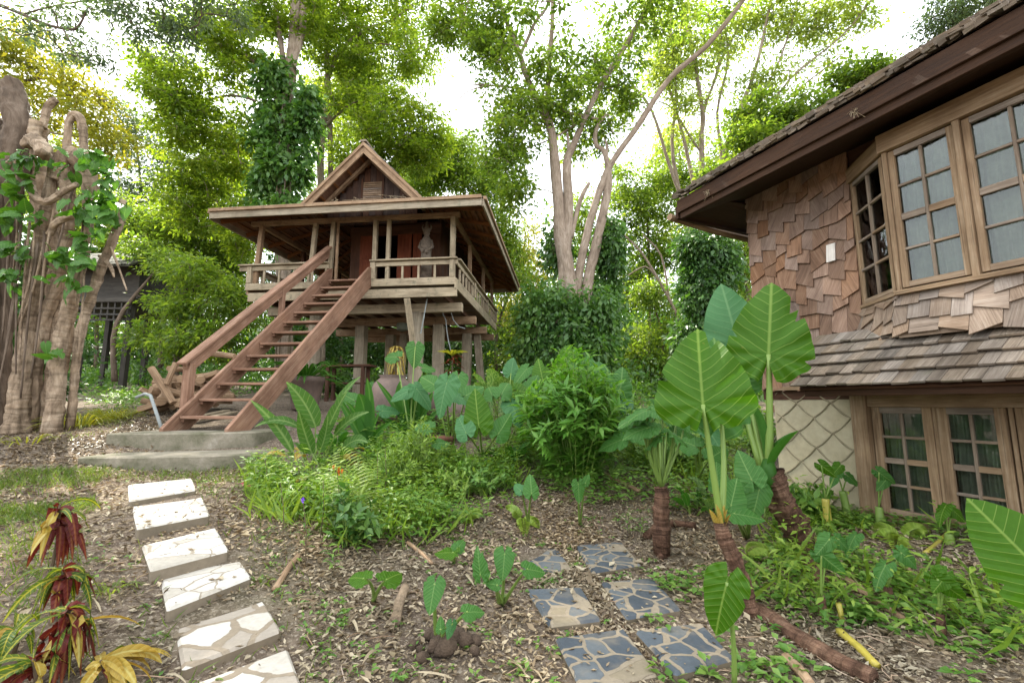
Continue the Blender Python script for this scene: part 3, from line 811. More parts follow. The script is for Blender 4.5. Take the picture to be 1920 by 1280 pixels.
# ---- stepping stones: irregular flags set in mortar
def flag_mat(name, stones, mortar, scale, gap):
    m, nt = new_mat(name); t = NT(nt)
    ob = t.n('ShaderNodeTexCoord').outputs['Object']
    inf = t.n('ShaderNodeObjectInfo')
    off = t.n('ShaderNodeVectorMath', operation='ADD'); t.l(ob, off.inputs[0])
    cr = t.n('ShaderNodeCombineXYZ'); t.l(t.math('MULTIPLY', inf.outputs['Random'], 40), cr.inputs[0]); t.l(t.math('MULTIPLY', inf.outputs['Random'], 17), cr.inputs[1])
    t.l(cr.outputs[0], off.inputs[1])
    fl = t.mapping(off.outputs[0], (1, 1, 0))
    wn = t.n('ShaderNodeTexNoise'); wn.inputs['Scale'].default_value = 7; t.l(fl, wn.inputs[0])
    wv = t.n('ShaderNodeVectorMath', operation='MULTIPLY_ADD'); t.l(wn.outputs['Color'], wv.inputs[0]); wv.inputs[1].default_value = (.07, .07, 0); t.l(fl, wv.inputs[2])
    ve = t.n('ShaderNodeTexVoronoi', feature='DISTANCE_TO_EDGE'); ve.inputs['Scale'].default_value = scale; t.l(wv.outputs[0], ve.inputs['Vector'])
    vc = t.n('ShaderNodeTexVoronoi'); vc.inputs['Scale'].default_value = scale; t.l(wv.outputs[0], vc.inputs['Vector'])
    stone = t.ramp(vc.outputs['Color'], stones, 'CONSTANT')
    n2 = t.noise(ob, 26, 6, .7); n3 = t.noise(ob, 5, 5, .65)
    stone = t.mix(.55, stone, t.ramp(n2, [(.3, (.72, .72, .72)), (.7, (1.2, 1.2, 1.2))]), 'MULTIPLY')
    stone = t.mix(t.math('MULTIPLY', t.ramp(n3, [(.5, (0, 0, 0)), (.75, (1, 1, 1))]), .45), stone, mortar)
    k = t.ramp(t.math('ADD', ve.outputs[0], t.math('MULTIPLY_ADD', n2, .02, -.01)), [(gap, (0, 0, 0)), (gap + .012, (1, 1, 1))])
    mo = t.mix(.6, mortar, t.ramp(n2, [(.3, (.7, .7, .7)), (.7, (1.2, 1.2, 1.2))]), 'MULTIPLY')
    c = t.mix(k, mo, stone)
    nz = t.n('ShaderNodeNewGeometry'); spn = t.n('ShaderNodeSeparateXYZ'); t.l(nz.outputs['Normal'], spn.inputs[0])
    top = t.math('GREATER_THAN', spn.outputs[2], .6)
    c = t.mix(top, t.mix(.8, tuple(x * .7 for x in mortar), t.ramp(n3, [(.3, (.5, .48, .42)), (.7, (1.2, 1.15, 1.1))]), 'MULTIPLY'), c)
    h = t.math('ADD', t.math('MULTIPLY', t.math('MULTIPLY', k, top), .7), t.math('MULTIPLY', n2, .35))
    t.out(t.pbsdf(c, .75, t.bump(h, .6, .012), .3).outputs[0]); return m
FL_WIDE = flag_mat('wide_jointed_flagstone', [(0, (.40, .365, .315)), (.35, (.45, .42, .375)), (.6, (.28, .24, .195)), (.8, (.43, .39, .335))], (.22, .175, .125), 3.4, .05)
FL_WHITE = flag_mat('white_flagstone', [(0, (.41, .375, .325)), (.35, (.46, .43, .385)), (.6, (.36, .325, .275)), (.8, (.44, .405, .355))], (.26, .215, .16), 3.2, .008)
FL_BLUE = flag_mat('slate_flagstone', [(0, (.05, .06, .072)), (.42, (.064, .076, .089)), (.6, (.09, .1, .108)), (.76, (.19, .155, .105)), (.82, (.044, .053, .064)), (.96, (.15, .145, .12))], (.215, .175, .125), 5.2, .05)
SL_ = [[(240, 908), (360, 896), (368, 917), (242, 938)], [(247, 948), (378, 927), (394, 964), (257, 990)], [(266, 1022), (405, 988), (430, 1030), (282, 1068)],
       [(300, 1080), (446, 1042), (472, 1080), (313, 1142)], [(327, 1165), (490, 1117), (528, 1180), (342, 1252)], [(352, 1284), (540, 1214), (566, 1282), (372, 1372)]]
zs = [.52, .455, .36, .27, .175, .11]
wl = ['plain white flagstone step farthest up the path, nearest the concrete steps', 'white flagstone step with fine cracks, second from the concrete steps', 'white flagstone step with a slanted crack, in the upper middle of the white path',
      'broad bright white flagstone step with a chipped right corner, fourth from the concrete steps', 'white flagstone step with wide brown mortar joints showing between its pieces', 'white flagstone step cut by the lower edge of the photo']
for q, z, lb in zip(SL_, zs, wl):
    pts = []
    for x, y in q:
        a, b = ray(x, y); Y = (z - EYE) / b; pts.append((a * Y, Y))
    slab_poly('white_stepping_stone', pts, z, z - .2, FL_WHITE if z > .2 else FL_WIDE, lb, 'stepping stone', 'white stepping stones of the left path')
TL_ = [[(963, 1035), (1045, 1027), (1074, 1066), (985, 1076)], [(1080, 1022), (1165, 1014), (1203, 1057), (1110, 1072)], [(987, 1103), (1090, 1099), (1128, 1160), (1030, 1172)],
       [(1127, 1090), (1225, 1082), (1278, 1140), (1175, 1158)], [(1041, 1194), (1170, 1176), (1235, 1262), (1090, 1292)], [(1190, 1180), (1315, 1165), (1380, 1232), (1265, 1262)]]
tl = ['back row slate slab on the left, half hidden by a small taro leaf', 'blue slate paving slab in the back row on the right', 'middle row slate slab on the left, mixed grey blue stones and wide pale joints',
      'blue slate paving slab in the middle row on the right', 'large dark blue slate paving slab in the front row on the left', 'pale dusty slate paving slab in the front row on the right']
for q, lb in zip(TL_, tl):
    pts = []
    z = .035
    for x, y in q:
        a, b = ray(x, y); Y = (z - EYE) / b; pts.append((a * Y, Y))
    slab_poly('slate_stepping_stone', pts, z, z - .09, FL_BLUE, lb, 'stepping stone', 'slate stepping stones of the right path')
# ================================================================ shingled house on the right
WW = V((-.38590604, .92253809, 0)); WN = V((-.92253809, -.38590604, 0)); W0 = V((4.07, 5.6, 0))
def hw_(t, off, z): return W0 + WW * t + WN * off + V((0, 0, z))
hbase = hw_(-1.2, -1.6, 0); hbase.z = .25
sh_house = thing('shingle_house', hbase, 'two storey house clad in ragged wooden shingles with many paned windows and a deep roof', 'house')
def sp_(name, mb, mat, bev=0, parent=None): return obj(name, mb, mat, parent or sh_house, bev=bev)
def shingles_on(mb, O, U, N, u0, u1, v0, v1, du, dv, skip=None, slant=.5, th=.018, tilt=.035, Vv=UP, ragged=.03, long=1.5):
    v = v0
    row = 0
    while v < v1 + dv * .5:
        u = u0 - rnd.random() * du * .6
        while u < u1:
            wd = du * rnd.uniform(.72, 1.25)
            a, b = max(u, u0), min(u + wd - .004, u1)
            u += wd
            if b - a < .03: continue
            mid = (a + b) / 2
            if skip and skip(mid, v + dv * .4): continue
            s = rnd.choice((-1, 1, 0, 1, -1)) * slant * (b - a) * rnd.uniform(.5, 1)
            j = rnd.uniform(-ragged, ragged)
            top = min(v + dv * long, v1 + .03)
            bo = tilt + rnd.uniform(0, .012); to = .004 + .004 * rnd.random()
            zb0 = v + j - s / 2; zb1 = v + j + s / 2
            zb0 = max(zb0, v0 - .06); zb1 = max(zb1, v0 - .06)
            if top - max(zb0, zb1) < .03: continue
            f = lambda uu, vv, oo: O + U * uu + Vv * vv + N * oo
            mb.hexa([f(a, zb0, bo), f(b, zb1, bo), f(b, top, to), f(a, top, to), f(a, zb0, bo + th), f(b, zb1, bo + th), f(b, top, to + th * .6), f(a, top, to + th * .6)])
        v += dv; row += 1
T_FAR, T_NEAR = 1.13, -4.6
# core walls behind the cladding
m = MB(); m.prism([hw_(T_FAR, -.02, 1.55), hw_(T_NEAR, -.02, 1.55), hw_(T_NEAR, -.02, 5.0), hw_(T_FAR, -.02, 5.0)], -WN * .12)
sp_('upper_wall', m, W_BROWN)
m = MB(); m.prism([hw_(T_FAR, -.14, 1.55), hw_(T_FAR, -4.0, 1.55), hw_(T_FAR, -4.0, 5.0), hw_(T_FAR, -.14, 5.0)], -WW * .12); sp_('upper_wall', m, W_BROWN)
m = MB(); m.prism([hw_(T_NEAR, -.14, 0), hw_(T_NEAR, -4.0, 0), hw_(T_NEAR, -4.0, 5.0), hw_(T_NEAR, -.14, 5.0)], WW * .12); sp_('upper_wall', m, W_BROWN)
m = MB(); m.prism([hw_(T_FAR - .12, -.14, 1.6), hw_(T_NEAR + .12, -.14, 1.6), hw_(T_NEAR + .12, -4, 1.6), hw_(T_FAR - .12, -4, 1.6)], (0, 0, .08)); sp_('upper_floor', m, W_BROWN)
# shingle cladding of the flat wall
O = W0.copy()
m = MB()
shingles_on(m, O, WW, WN, -.31, T_FAR + .02, 1.72, 4.75, .195, .225, slant=.5, ragged=.07)
clad = sp_('shingle_cladding', m, W_SHINGLE)
m = MB(); f = lambda a, z, o: hw_(a, o, z)
m.hexa([f(.02, 3.27, .06), f(-.085, 3.27, .06), f(-.085, 3.5, .035), f(.02, 3.5, .035), f(.02, 3.27, .078), f(-.085, 3.27, .078), f(-.085, 3.5, .05), f(.02, 3.5, .05)])
PALE_SH = wood('bleached_shingle', (.58, .54, .5), (.42, .39, .36), (.7, .66, .62), grain=1.4, var=.1)
tag(sp_('pale_shingle', m, PALE_SH, 0, clad), 'bleached whitish shingle among the brown ones')
m = MB(); shingles_on(m, hw_(T_FAR + .01, 0, 0), -WN, WW, 0, 3.9, 1.72, 4.75, .18, .2, slant=.5, ragged=.06); sp_('shingle_cladding', m, W_SHINGLE)
# bay window
BO = .40; TC = -.88; BZ0, BZ1 = 2.66, 4.17
pA, pB = hw_(-.31, 0, 0), hw_(TC, BO, 0); pC2 = hw_(-4.2, BO, 0)
GLM, gnt = new_mat('window_glass'); t = NT(gnt)
fr = t.n('ShaderNodeFresnel', i_IOR=1.5); tr = t.n('ShaderNodeBsdfTransparent'); tr.inputs[0].default_value = (.82, .86, .84, 1)
gl = t.n('ShaderNodeBsdfGlossy'); gl.inputs['Roughness'].default_value = .02
wob = t.noise(t.n('ShaderNodeTexCoord').outputs['Object'], 5, 2, .5); t.l(t.bump(wob, .12, .02), gl.inputs['Normal'])
mx = t.n('ShaderNodeMixShader'); t.l(t.math('MULTIPLY_ADD', fr.outputs[0], 1.0, 0, clamp=True), mx.inputs[0]); t.l(tr.outputs[0], mx.inputs[1]); t.l(gl.outputs[0], mx.inputs[2]); t.out(mx.outputs[0])
def sash(name, O, U, N, u0, u1, z0, z1, rows, cols, st=.07, rail=.06, mun=.028, curtain='full', mat=None, mid=False, back=.1, midw=.07):
    """one glazed frame: stiles, rails and glazing bars; glass and curtain are its own pieces"""
    mat = mat or W_FRAME
    P = lambda u, z, o: O + U * u + N * o + V((0, 0, z))
    m = MB(); d = .045
    def bar(a, b, wd, dep, oo=0.0, vert=True): m.beam(a + N * oo, b + N * oo, wd if vert else dep, dep if vert else wd, up=N if vert else UP)
    for u in (u0 + st / 2, u1 - st / 2): m.beam(P(u, z0, 0), P(u, z1, 0), st, d, up=N)
    for z in (z0 + rail / 2, z1 - rail / 2): m.beam(P(u0 + st, z, 0), P(u1 - st, z, 0), d, rail, up=UP)
    iu0, iu1, iz0, iz1 = u0 + st, u1 - st, z0 + rail, z1 - rail
    for c in range(1, cols):
        u = iu0 + (iu1 - iu0) * c / cols; m.beam(P(u, iz0, -.002), P(u, iz1, -.002), mun, d * .7, up=N)
    for r in range(1, rows):
        z = iz0 + (iz1 - iz0) * r / rows; wd = midw if (mid and r == rows // 2) else mun
        for c in range(cols):
            e = mun / 2
            a = iu0 + (iu1 - iu0) * c / cols + (e if c else 0); b = iu0 + (iu1 - iu0) * (c + 1) / cols - (e if c < cols - 1 else 0)
            m.beam(P(a, z, .001), P(b, z, .001), d * .75, wd, up=UP)
    fo = sp_(name, m, mat, .004)
    m = MB(); m.prism([P(iu0, iz0, -.012), P(iu1, iz0, -.012), P(iu1, iz1, -.012), P(iu0, iz1, -.012)], -N * .004); sp_('glass', m, GLM, 0, fo)
    if curtain:
        m = MB(); n = 40
        ca, cb = (iu0 - .03, iu1 + .03) if curtain == 'full' else curtain
        vs = []; fs = []; uvs = []
        nz = 10
        for k in range(nz + 1):
            z = z0 + (z1 - z0) * k / nz
            for i in range(n + 1):
                s = i / n; u = ca + (cb - ca) * s
                if curtain != 'full':
                    g = 1 - .55 * math.exp(-((k / nz - .38) / .16) ** 2); u = cb + (u - cb) * g
                vs.append(P(u, z, -back - .018 * math.sin(s * 38 + math.sin(k * .5))))
        for k in range(nz):
            for i in range(n):
                a = k * (n + 1) + i; fs.append((a, a + 1, a + n + 2, a + n + 1)); uvs.append([(0, 0)] * 4)
        m.add(vs, fs, uvs); c = sp_('curtain', m, M_CLOTH, 0, fo)
    return fo
CU = (pB - pA); CL = CU.length; CU.normalize(); CN = V((CU.y, -CU.x, 0))
if CN.dot(WN) < 0: CN = -CN
sash('window', pA, CU, CN, .02, CL - .02, BZ0, BZ1, 4, 2, st=.05, rail=.05, curtain=(CL * .52, CL - .07))
BU = -WW
def bay(u, z, o=0): return pB + BU * u + WN * o + V((0, 0, z))
m = MB(); m.beam(bay(.02, BZ0 - .03), bay(.02, BZ1 + .1), .045, .08, up=WN); sp_('bay_post', m, W_FRAME, .006)
for u0, u1 in ((.045, .6), (.66, 1.31), (1.37, 2.02), (2.08, 2.73)):
    sash('window', pB, BU, WN, u0, u1, BZ0 + .02, BZ1, 4, 2, st=.058, rail=.06, mun=.026, mid=True)
    m = MB(); m.beam(bay(u1 + .03, BZ0 - .03, .008), bay(u1 + .03, BZ1 + .1, .008), .055, .1, up=WN); sp_('bay_post', m, W_FRAME, .006)
m = MB(); m.beam(bay(-.02, BZ1 + .11, .02), bay(3.3, BZ1 + .11, .02), .12, .2, up=UP); sp_('bay_head', m, W_FRAME, .004)
m = MB(); m.beam(pA + V((0, 0, BZ1 + .1)) , pB + V((0, 0, BZ1 + .1)), .1, .18, up=UP); sp_('bay_head', m, W_FRAME, .004)
m = MB(); m.beam(bay(-.01, BZ0 - .03, .03), bay(3.3, BZ0 - .03, .03), .12, .045, up=UP); sp_('bay_sill', m, W_FRAME, .004)
m = MB(); m.beam(pA + V((0, 0, BZ0 - .03)), pB + V((0, 0, BZ0 - .03)) , .1, .04, up=UP); sp_('bay_sill', m, W_FRAME, .004)
# flared shingle apron under the bay
def apron(O, U, N, L, z0, z1, flare):
    m = MB(); Vv = (UP * (z1 - z0) - N * flare).normalized()
    O2 = O + N * flare + V((0, 0, z0))
    shingles_on(m, O2, U, (N + UP * flare / (z1 - z0)).normalized(), -.03, L, 0, (z1 - z0) * 1.03, .2, .17, slant=.42, Vv=Vv, tilt=.03, ragged=.05)
    m.prism([O + V((0, 0, z1)), O + U * L + V((0, 0, z1)), O2 + U * L, O2], -N * .03)
    sp_('shingle_apron', m, W_APRON)
apron(pB, BU, WN, 3.3, 2.16, BZ0 - .05, .1)
apron(pA, CU, CN, CL + .03, 2.18, BZ0 - .05, .07)
m = MB(); m.prism([pA + V((0, 0, BZ0 - .06)), pB + V((0, 0, BZ0 - .06)), pC2 + V((0, 0, BZ0 - .06)), hw_(-4.2, 0, BZ0 - .06)], (0, 0, -.03)); sp_('bay_floor', m, W_BROWN)
m = MB(); m.prism([pA + V((0, 0, BZ1 + .22)), pB + V((0, 0, BZ1 + .22)), pC2 + V((0, 0, BZ1 + .22)), hw_(-4.2, 0, BZ1 + .22)], (0, 0, .03)); sp_('bay_top', m, W_BROWN)
# skirt roof over the lower windows
KT, KB = .22, -3.6
ko0, kz0, ko1, kz1 = .86, 1.665, .18, 2.30
m = MB(); Vk = (hw_(0, ko1, kz1) - hw_(0, ko0, kz0)); LK = Vk.length; Vk.normalize(); NK = Vk.cross(WW).normalized()
if NK.z < 0: NK = -NK
OK_ = hw_(0, ko0, kz0)
nrow = 5
for r in range(nrow):
    v0 = LK * r / nrow - .03; v1 = v0 + LK / nrow * 1.35
    u = KB
    tend = KT - .2 * (1 - r / nrow)
    while u < tend:
        wd = rnd.uniform(.10, .17); a, b = u, min(u + wd - .004, tend); u += wd
        if b - a < .03: continue
        j = rnd.uniform(-.012, .012); o0 = .05 + rnd.uniform(0, .016); o1 = .012
        f = lambda uu, vv, oo: OK_ + WW * uu + Vk * vv + NK * oo
        m.hexa([f(a, v0 + j, o0), f(b, v0 + j + rnd.uniform(-.006, .006), o0 + rnd.uniform(-.006, .006)), f(b, v1, o1), f(a, v1, o1), f(a, v0 + j, o0 + .022), f(b, v0 + j, o0 + .022), f(b, v1, o1 + .014), f(a, v1, o1 + .014)])
skirt_base = MB(); skirt_base.prism([hw_(KT - .24, ko0 - .02, kz0), hw_(KB, ko0 - .02, kz0), hw_(KB, ko1, kz1), hw_(KT - .05, ko1, kz1)], -NK * .025)
sk = sp_('skirt_roof', skirt_base, W_BROWN)
sp_('roof_shingles', m, W_ROOFSH, 0, sk)
m = MB(); m.beam(hw_(KT - .26, ko0 - .1, kz0 - .02), hw_(KB, ko0 - .1, kz0 - .02), .05, .13, up=UP); sp_('skirt_fascia', m, W_EAVE, .004, sk)
m = MB(); m.prism([hw_(KT - .26, ko0 - .13, kz0 - .03), hw_(KB, ko0 - .13, kz0 - .03), hw_(KB, 0, kz0 + .02), hw_(KT - .12, 0, kz0 + .02)], (0, 0, .02)); sp_('skirt_soffit', m, W_EAVE, 0, sk)
m = MB(); m.prism([hw_(KT - .25, ko0 - .04, kz0 - .02), hw_(KT - .06, ko1, kz1 - .02), hw_(KT - .04, 0, kz1 - .02), hw_(KT - .04, 0, kz0 - .02)], -WW * .03); sp_('skirt_cheek', m, W_BROWN, 0, sk)
# lower storey: plaster with raised diamond tiles
m = MB(); m.prism([hw_(.98, -.03, -.1), hw_(-.09, -.03, -.1), hw_(-.09, -.03, 1.7), hw_(.98, -.03, 1.7)], -WN * .12); pl = sp_('plaster_wall', m, M_PLASTER)
m = MB(); m.prism([hw_(.98, -.15, -.1), hw_(.98, -4, -.1), hw_(.98, -4, 1.7), hw_(.98, -.15, 1.7)], -WW * .12); sp_('plaster_wall', m, M_PLASTER)
m = MB(); ts = .225; hs = .19
def ridge(a, b):
    P = []
    for q in range(7):
        f = q / 6; x = a[0] + (b[0] - a[0]) * f; z = a[1] + (b[1] - a[1]) * f - .022 * math.sin(math.pi * f)
        if -.08 < x < .97 and -.05 < z < 1.66: P.append(hw_(x, -.028, z))
    if len(P) > 1: m.tube(P, [.011 + rnd.uniform(-.002, .003) for _ in P], 6, wob=.3, seed=a[0] * 7)
k = 0; z = -.2
while z < 2.0:
    t0 = -.25 + (ts if k % 2 else 0)
    while t0 < 1.5:
        j = lambda: rnd.uniform(-.008, .008)
        ridge((t0, z - hs + j()), (t0 - ts, z + j())); ridge((t0, z - hs + j()), (t0 + ts, z + j()))
        t0 += 2 * ts
    z += hs; k += 1
sp_('diamond_ridges', m, M_RIDGE, 0, pl)
m = MB(); m.beam(hw_(1.0, .01, 1.7), hw_(.2, .01, 1.7), .1, .05, up=UP); sp_('ledge', m, W_FRAME, .004)
m = MB(); m.beam(hw_(-.165, -.005, -.05), hw_(-.165, -.005, 1.6), .17, .14, up=WN); sp_('corner_post', m, W_FRAME, .008)
m = MB(); m.beam(hw_(-.25, -.03, 1.53), hw_(T_NEAR + .1, -.03, 1.53), .12, .14, up=UP); sp_('lintel', m, W_FRAME, .004)
LU = -WW; LO = W0 - WN * .04
for u0, u1 in ((.26, .83), (.87, 1.4), (1.46, 2.02), (2.06, 2.6)):
    sash('window', LO, LU, WN, u0, u1, .27, 1.46, 4, 2, st=.085, rail=.07, mun=.028, mid=True, midw=.06)
for u in (.85, 1.43, 2.04):
    m = MB(); m.beam(LO + LU * u + V((0, 0, .22)) - WN * .01, LO + LU * u + V((0, 0, 1.46)) - WN * .01, .035, .05, up=WN); sp_('window_post', m, W_FRAME, .004)
m = MB(); m.beam(hw_(-.25, -.02, .2), hw_(T_NEAR + .1, -.02, .2), .16, .12, up=UP); sp_('window_sill', m, W_FRAME, .006)
m = MB(); m.prism([hw_(-.25, -.06, -.2), hw_(T_NEAR + .1, -.06, -.2), hw_(T_NEAR + .1, -.06, .14), hw_(-.25, -.06, .14)], -WN * .1); sp_('plinth', m, M_CONC)
# dark rooms behind the glass
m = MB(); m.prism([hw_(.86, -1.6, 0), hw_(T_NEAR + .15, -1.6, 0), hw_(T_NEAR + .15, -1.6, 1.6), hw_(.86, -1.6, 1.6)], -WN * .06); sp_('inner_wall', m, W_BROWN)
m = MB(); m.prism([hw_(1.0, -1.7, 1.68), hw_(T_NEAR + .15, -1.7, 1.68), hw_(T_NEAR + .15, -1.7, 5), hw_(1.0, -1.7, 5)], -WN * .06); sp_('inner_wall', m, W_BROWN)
# timber frame showing past the far corner
m = MB(); m.beam(hw_(1.3, -.4, 1.42), hw_(1.3, -2.4, 1.42), .09, .1, up=UP); sp_('tie_beam', m, W_RED, .005)
m = MB(); m.beam(hw_(1.28, -.25, 1.75), hw_(1.28, -1.5, 1.45), .08, .09, up=UP); sp_('knee_brace', m, W_RED, .005)
# main roof
EO, EZ = .9, 4.38; RT = 1.62; RN = -5.2; PIT = .66
e0, e1 = hw_(RT, EO, EZ + .22), hw_(RN, EO, EZ + .22)
rO = 3.6
r0_, r1_ = hw_(RT - .9, EO - rO, EZ + .22 + rO * PIT), hw_(RN, EO - rO, EZ + .22 + rO * PIT)
m = MB(); m.prism([e0, e1, r1_, r0_], (0, 0, .05))
far_e = hw_(RT, EO - 2 * rO, EZ + .22)
m.prism([e0, r0_, far_e], (0, 0, .05)); m.prism([r0_, r1_, hw_(RN, EO - 2 * rO, EZ + .22), far_e], (0, 0, .05))
mr = sp_('main_roof', m, W_BROWN)
m = MB(); VR = (UP * PIT - WN).normalized(); NR = (UP + WN * PIT).normalized()
O_ = hw_(0, EO, EZ + .27)
for r in [0, 0, 0] + list(range(40)):
    v0 = -.06 - .03 * rnd.random() + r * .095; v1 = v0 + .2
    lim = RT - .25 * v0
    u = RN
    while u < lim:
        wd = rnd.uniform(.06, .13); a, b = u, min(u + wd - .004, lim); u += wd
        if b - a < .02: continue
        j = rnd.uniform(-.03, .03); o0 = .03 + rnd.uniform(0, .08); tt = rnd.uniform(.018, .035)
        f = lambda uu, vv, oo: O_ + WW * uu + VR * vv + NR * oo
        m.hexa([f(a, v0 + j, o0), f(b, v0 + j, o0 + rnd.uniform(-.015, .015)), f(b, v1, .01), f(a, v1, .01), f(a, v0 + j, o0 + tt), f(b, v0 + j, o0 + tt), f(b, v1, .01 + tt), f(a, v1, .01 + tt)])
sp_('roof_shingles', m, W_ROOFSH, 0, mr)
m = MB(); m.beam(hw_(RT, EO + .03, EZ + .14), hw_(RN, EO + .03, EZ + .14), .05, .2, up=UP); sp_('fascia', m, W_EAVE, .004, mr)
m = MB(); m.beam(hw_(RT - .02, EO - .01, EZ - .0), hw_(RN, EO - .01, EZ - .0), .05, .1, up=UP); sp_('fascia_trim', m, W_EAVE, .004, mr)
m = MB(); m.prism([hw_(RT, EO - .03, EZ - .02), hw_(RN, EO - .03, EZ - .02), hw_(RN, -.05, EZ + .25), hw_(RT, -.05, EZ + .25)], (0, 0, .02)); sp_('soffit', m, W_EAVE, 0, mr)
m = MB(); m.beam(hw_(RT + .03, EO + .04, EZ + .06), hw_(RT + .12, -3, EZ + .02), .05, .2, up=UP); sp_('end_fascia', m, W_EAVE, .004, mr)
m = MB(); m.prism([hw_(RT, EO - .03, EZ + .0), hw_(RT, -3, EZ + .0), hw_(T_FAR, -3, EZ + .25), hw_(T_FAR, EO - .03, EZ + .1)], (0, 0, .02)); sp_('soffit', m, W_EAVE, 0, mr)
m = MB(); m.tube([hw_(RT + .12, EO + .1, EZ + .02), hw_(RT + .2, 0, EZ - .03), hw_(RT + .25, -2.4, EZ - .08)], .055, 10); sp_('gutter', m, W_TAN, 0, mr)
# dry nests of grass caught under the eave
for t_, k in ((.98, 1), (-.95, 2)):
    m = MB(); c = hw_(t_, EO + .07, EZ + .1)
    for q in range(26):
        e = V((rnd.uniform(-1, 1), rnd.uniform(-1, 1), rnd.uniform(-1.4, .5))) * rnd.uniform(.015, .075)
        m.tube([c + e * .2, c + e * .7 + V((0, 0, .015)), c + e * 1.3 + V((rnd.uniform(-.02, .02), 0, -.01))], .002, 4)
    o = obj('dry_grass_tuft', m, L_DRYLEAF, None, c); tag(o, 'wisp of dry grass on the eave board, %s' % ('nearer the far end of the roof' if k == 1 else 'above the narrow side window'), 'dry grass')
# ================================================================ trees
def pts_px(L):
    """[(px, py, Y, radius in px)] -> world points, radii"""
    P = [at(x, y, Y) for x, y, Y, r in L]; Rr = [r * RK * Y / FPX for x, y, Y, r in L]
    return P, Rr
def smooth(P, Rr, k=4):
    """Catmull-Rom through the points"""
    out, ro = [], []
    n = len(P)
    for i in range(n - 1):
        p0, p1, p2, p3 = P[max(i - 1, 0)], P[i], P[i + 1], P[min(i + 2, n - 1)]
        for q in range(k):
            u = q / k
            out.append(.5 * ((2 * p1) + (p2 - p0) * u + (2 * p0 - 5 * p1 + 4 * p2 - p3) * u * u + (3 * p1 - p0 - 3 * p2 + p3) * u ** 3))
            ro.append(Rr[i] + (Rr[i + 1] - Rr[i]) * u)
    out.append(P[-1]); ro.append(Rr[-1]); return out, ro
def sample_blob(c, r, n):
    v = unit(n) * (rng.random((n, 1)) ** .42)
    return np.array(c) + v * np.array(r)
def clumps(name, centers, per, rad, L, mat, parent=None, loc=None, flat=.6, droop=.35, aspect=.42, up=.6, outc=None, fold=.25):
    """leaf sprays round each centre"""
    n = len(centers) * per
    C = np.repeat(np.asarray(centers, float), per, 0)
    rs = np.repeat(rad * rng.uniform(.6, 1.3, len(centers)), per)[:, None]
    off = rng.normal(size=(n, 3)) * .5 * np.array([1, 1, flat]) * rs
    P = C + off
    D = off / (np.linalg.norm(off, axis=1, keepdims=True) + 1e-6) + unit(n) * .7 + np.array([0, 0, -droop])
    N = unit(n) * (1 - up) + np.array([0, 0, up])
    l = L * rng.uniform(.45, 1.55, n)
    return leaves(name, P, D, N, l, l * aspect * rng.uniform(.8, 1.2, n), mat, parent, loc, fold)
DENS = 1.3; RK = .54
def tree(name, label, cat, limbs, blobs, leafmat_, barkmat, per=110, L=.16, rad=.62, twig=True, group=None, base=None, droop=.35, aspect=.42, flat=.6, up=.6, ns=12):
    LP = [smooth(*pts_px(l)) for l in limbs]
    b = base if base is not None else LP[0][0][0]
    b = V((b.x, b.y, gz(b.x, b.y)))
    root = thing(name, b, label, cat, group)
    m = MB(); nodes = []
    for i, (P, Rr) in enumerate(LP):
        m.tube(P, Rr, ns if Rr[0] > .08 else 7, wob=.22, seed=i * 3.1, rough=.08)
        nodes += [np.array(p) for p in P[(2 if i == 0 else 0):]]
    cs = []
    for (px, py, Y, rx, ry, rd, n) in blobs:
        k = Y / FPX
        cs.append(sample_blob(at(px, py, Y), (rx * k, rd, ry * k), int(n * DENS)))
    cs = np.concatenate(cs)
    if twig:
        nd = np.array(nodes); order = np.argsort(np.min(np.linalg.norm(cs[:, None] - nd[None], axis=2), axis=1))
        for i in order:
            d = np.linalg.norm(nd - cs[i], axis=1) + .5 * np.maximum(0, nd[:, 2] - cs[i][2])
            j = int(np.argmin(d)); a = nd[j]; c = cs[i]; ln = np.linalg.norm(c - a)
            if ln < .15 or ln > 7: continue
            mid1 = a + (c - a) * .35 + rng.normal(size=3) * ln * .06 + np.array([0, 0, ln * .08]); mid2 = a + (c - a) * .7 + rng.normal(size=3) * ln * .06 + np.array([0, 0, ln * .06])
            r0 = min(.05, .012 + .012 * ln)
            m.tube([V(a), V(mid1), V(mid2), V(c)], [r0, r0 * .8, r0 * .6, r0 * .35], 5, cap=False)
            nd = np.concatenate([nd, [mid1, mid2, c]])
    obj('trunk', m, barkmat, root, smooth=True)
    clumps('crown', cs, per, rad, L, leafmat_, root, droop=droop, aspect=aspect, flat=flat, up=up)
    return root

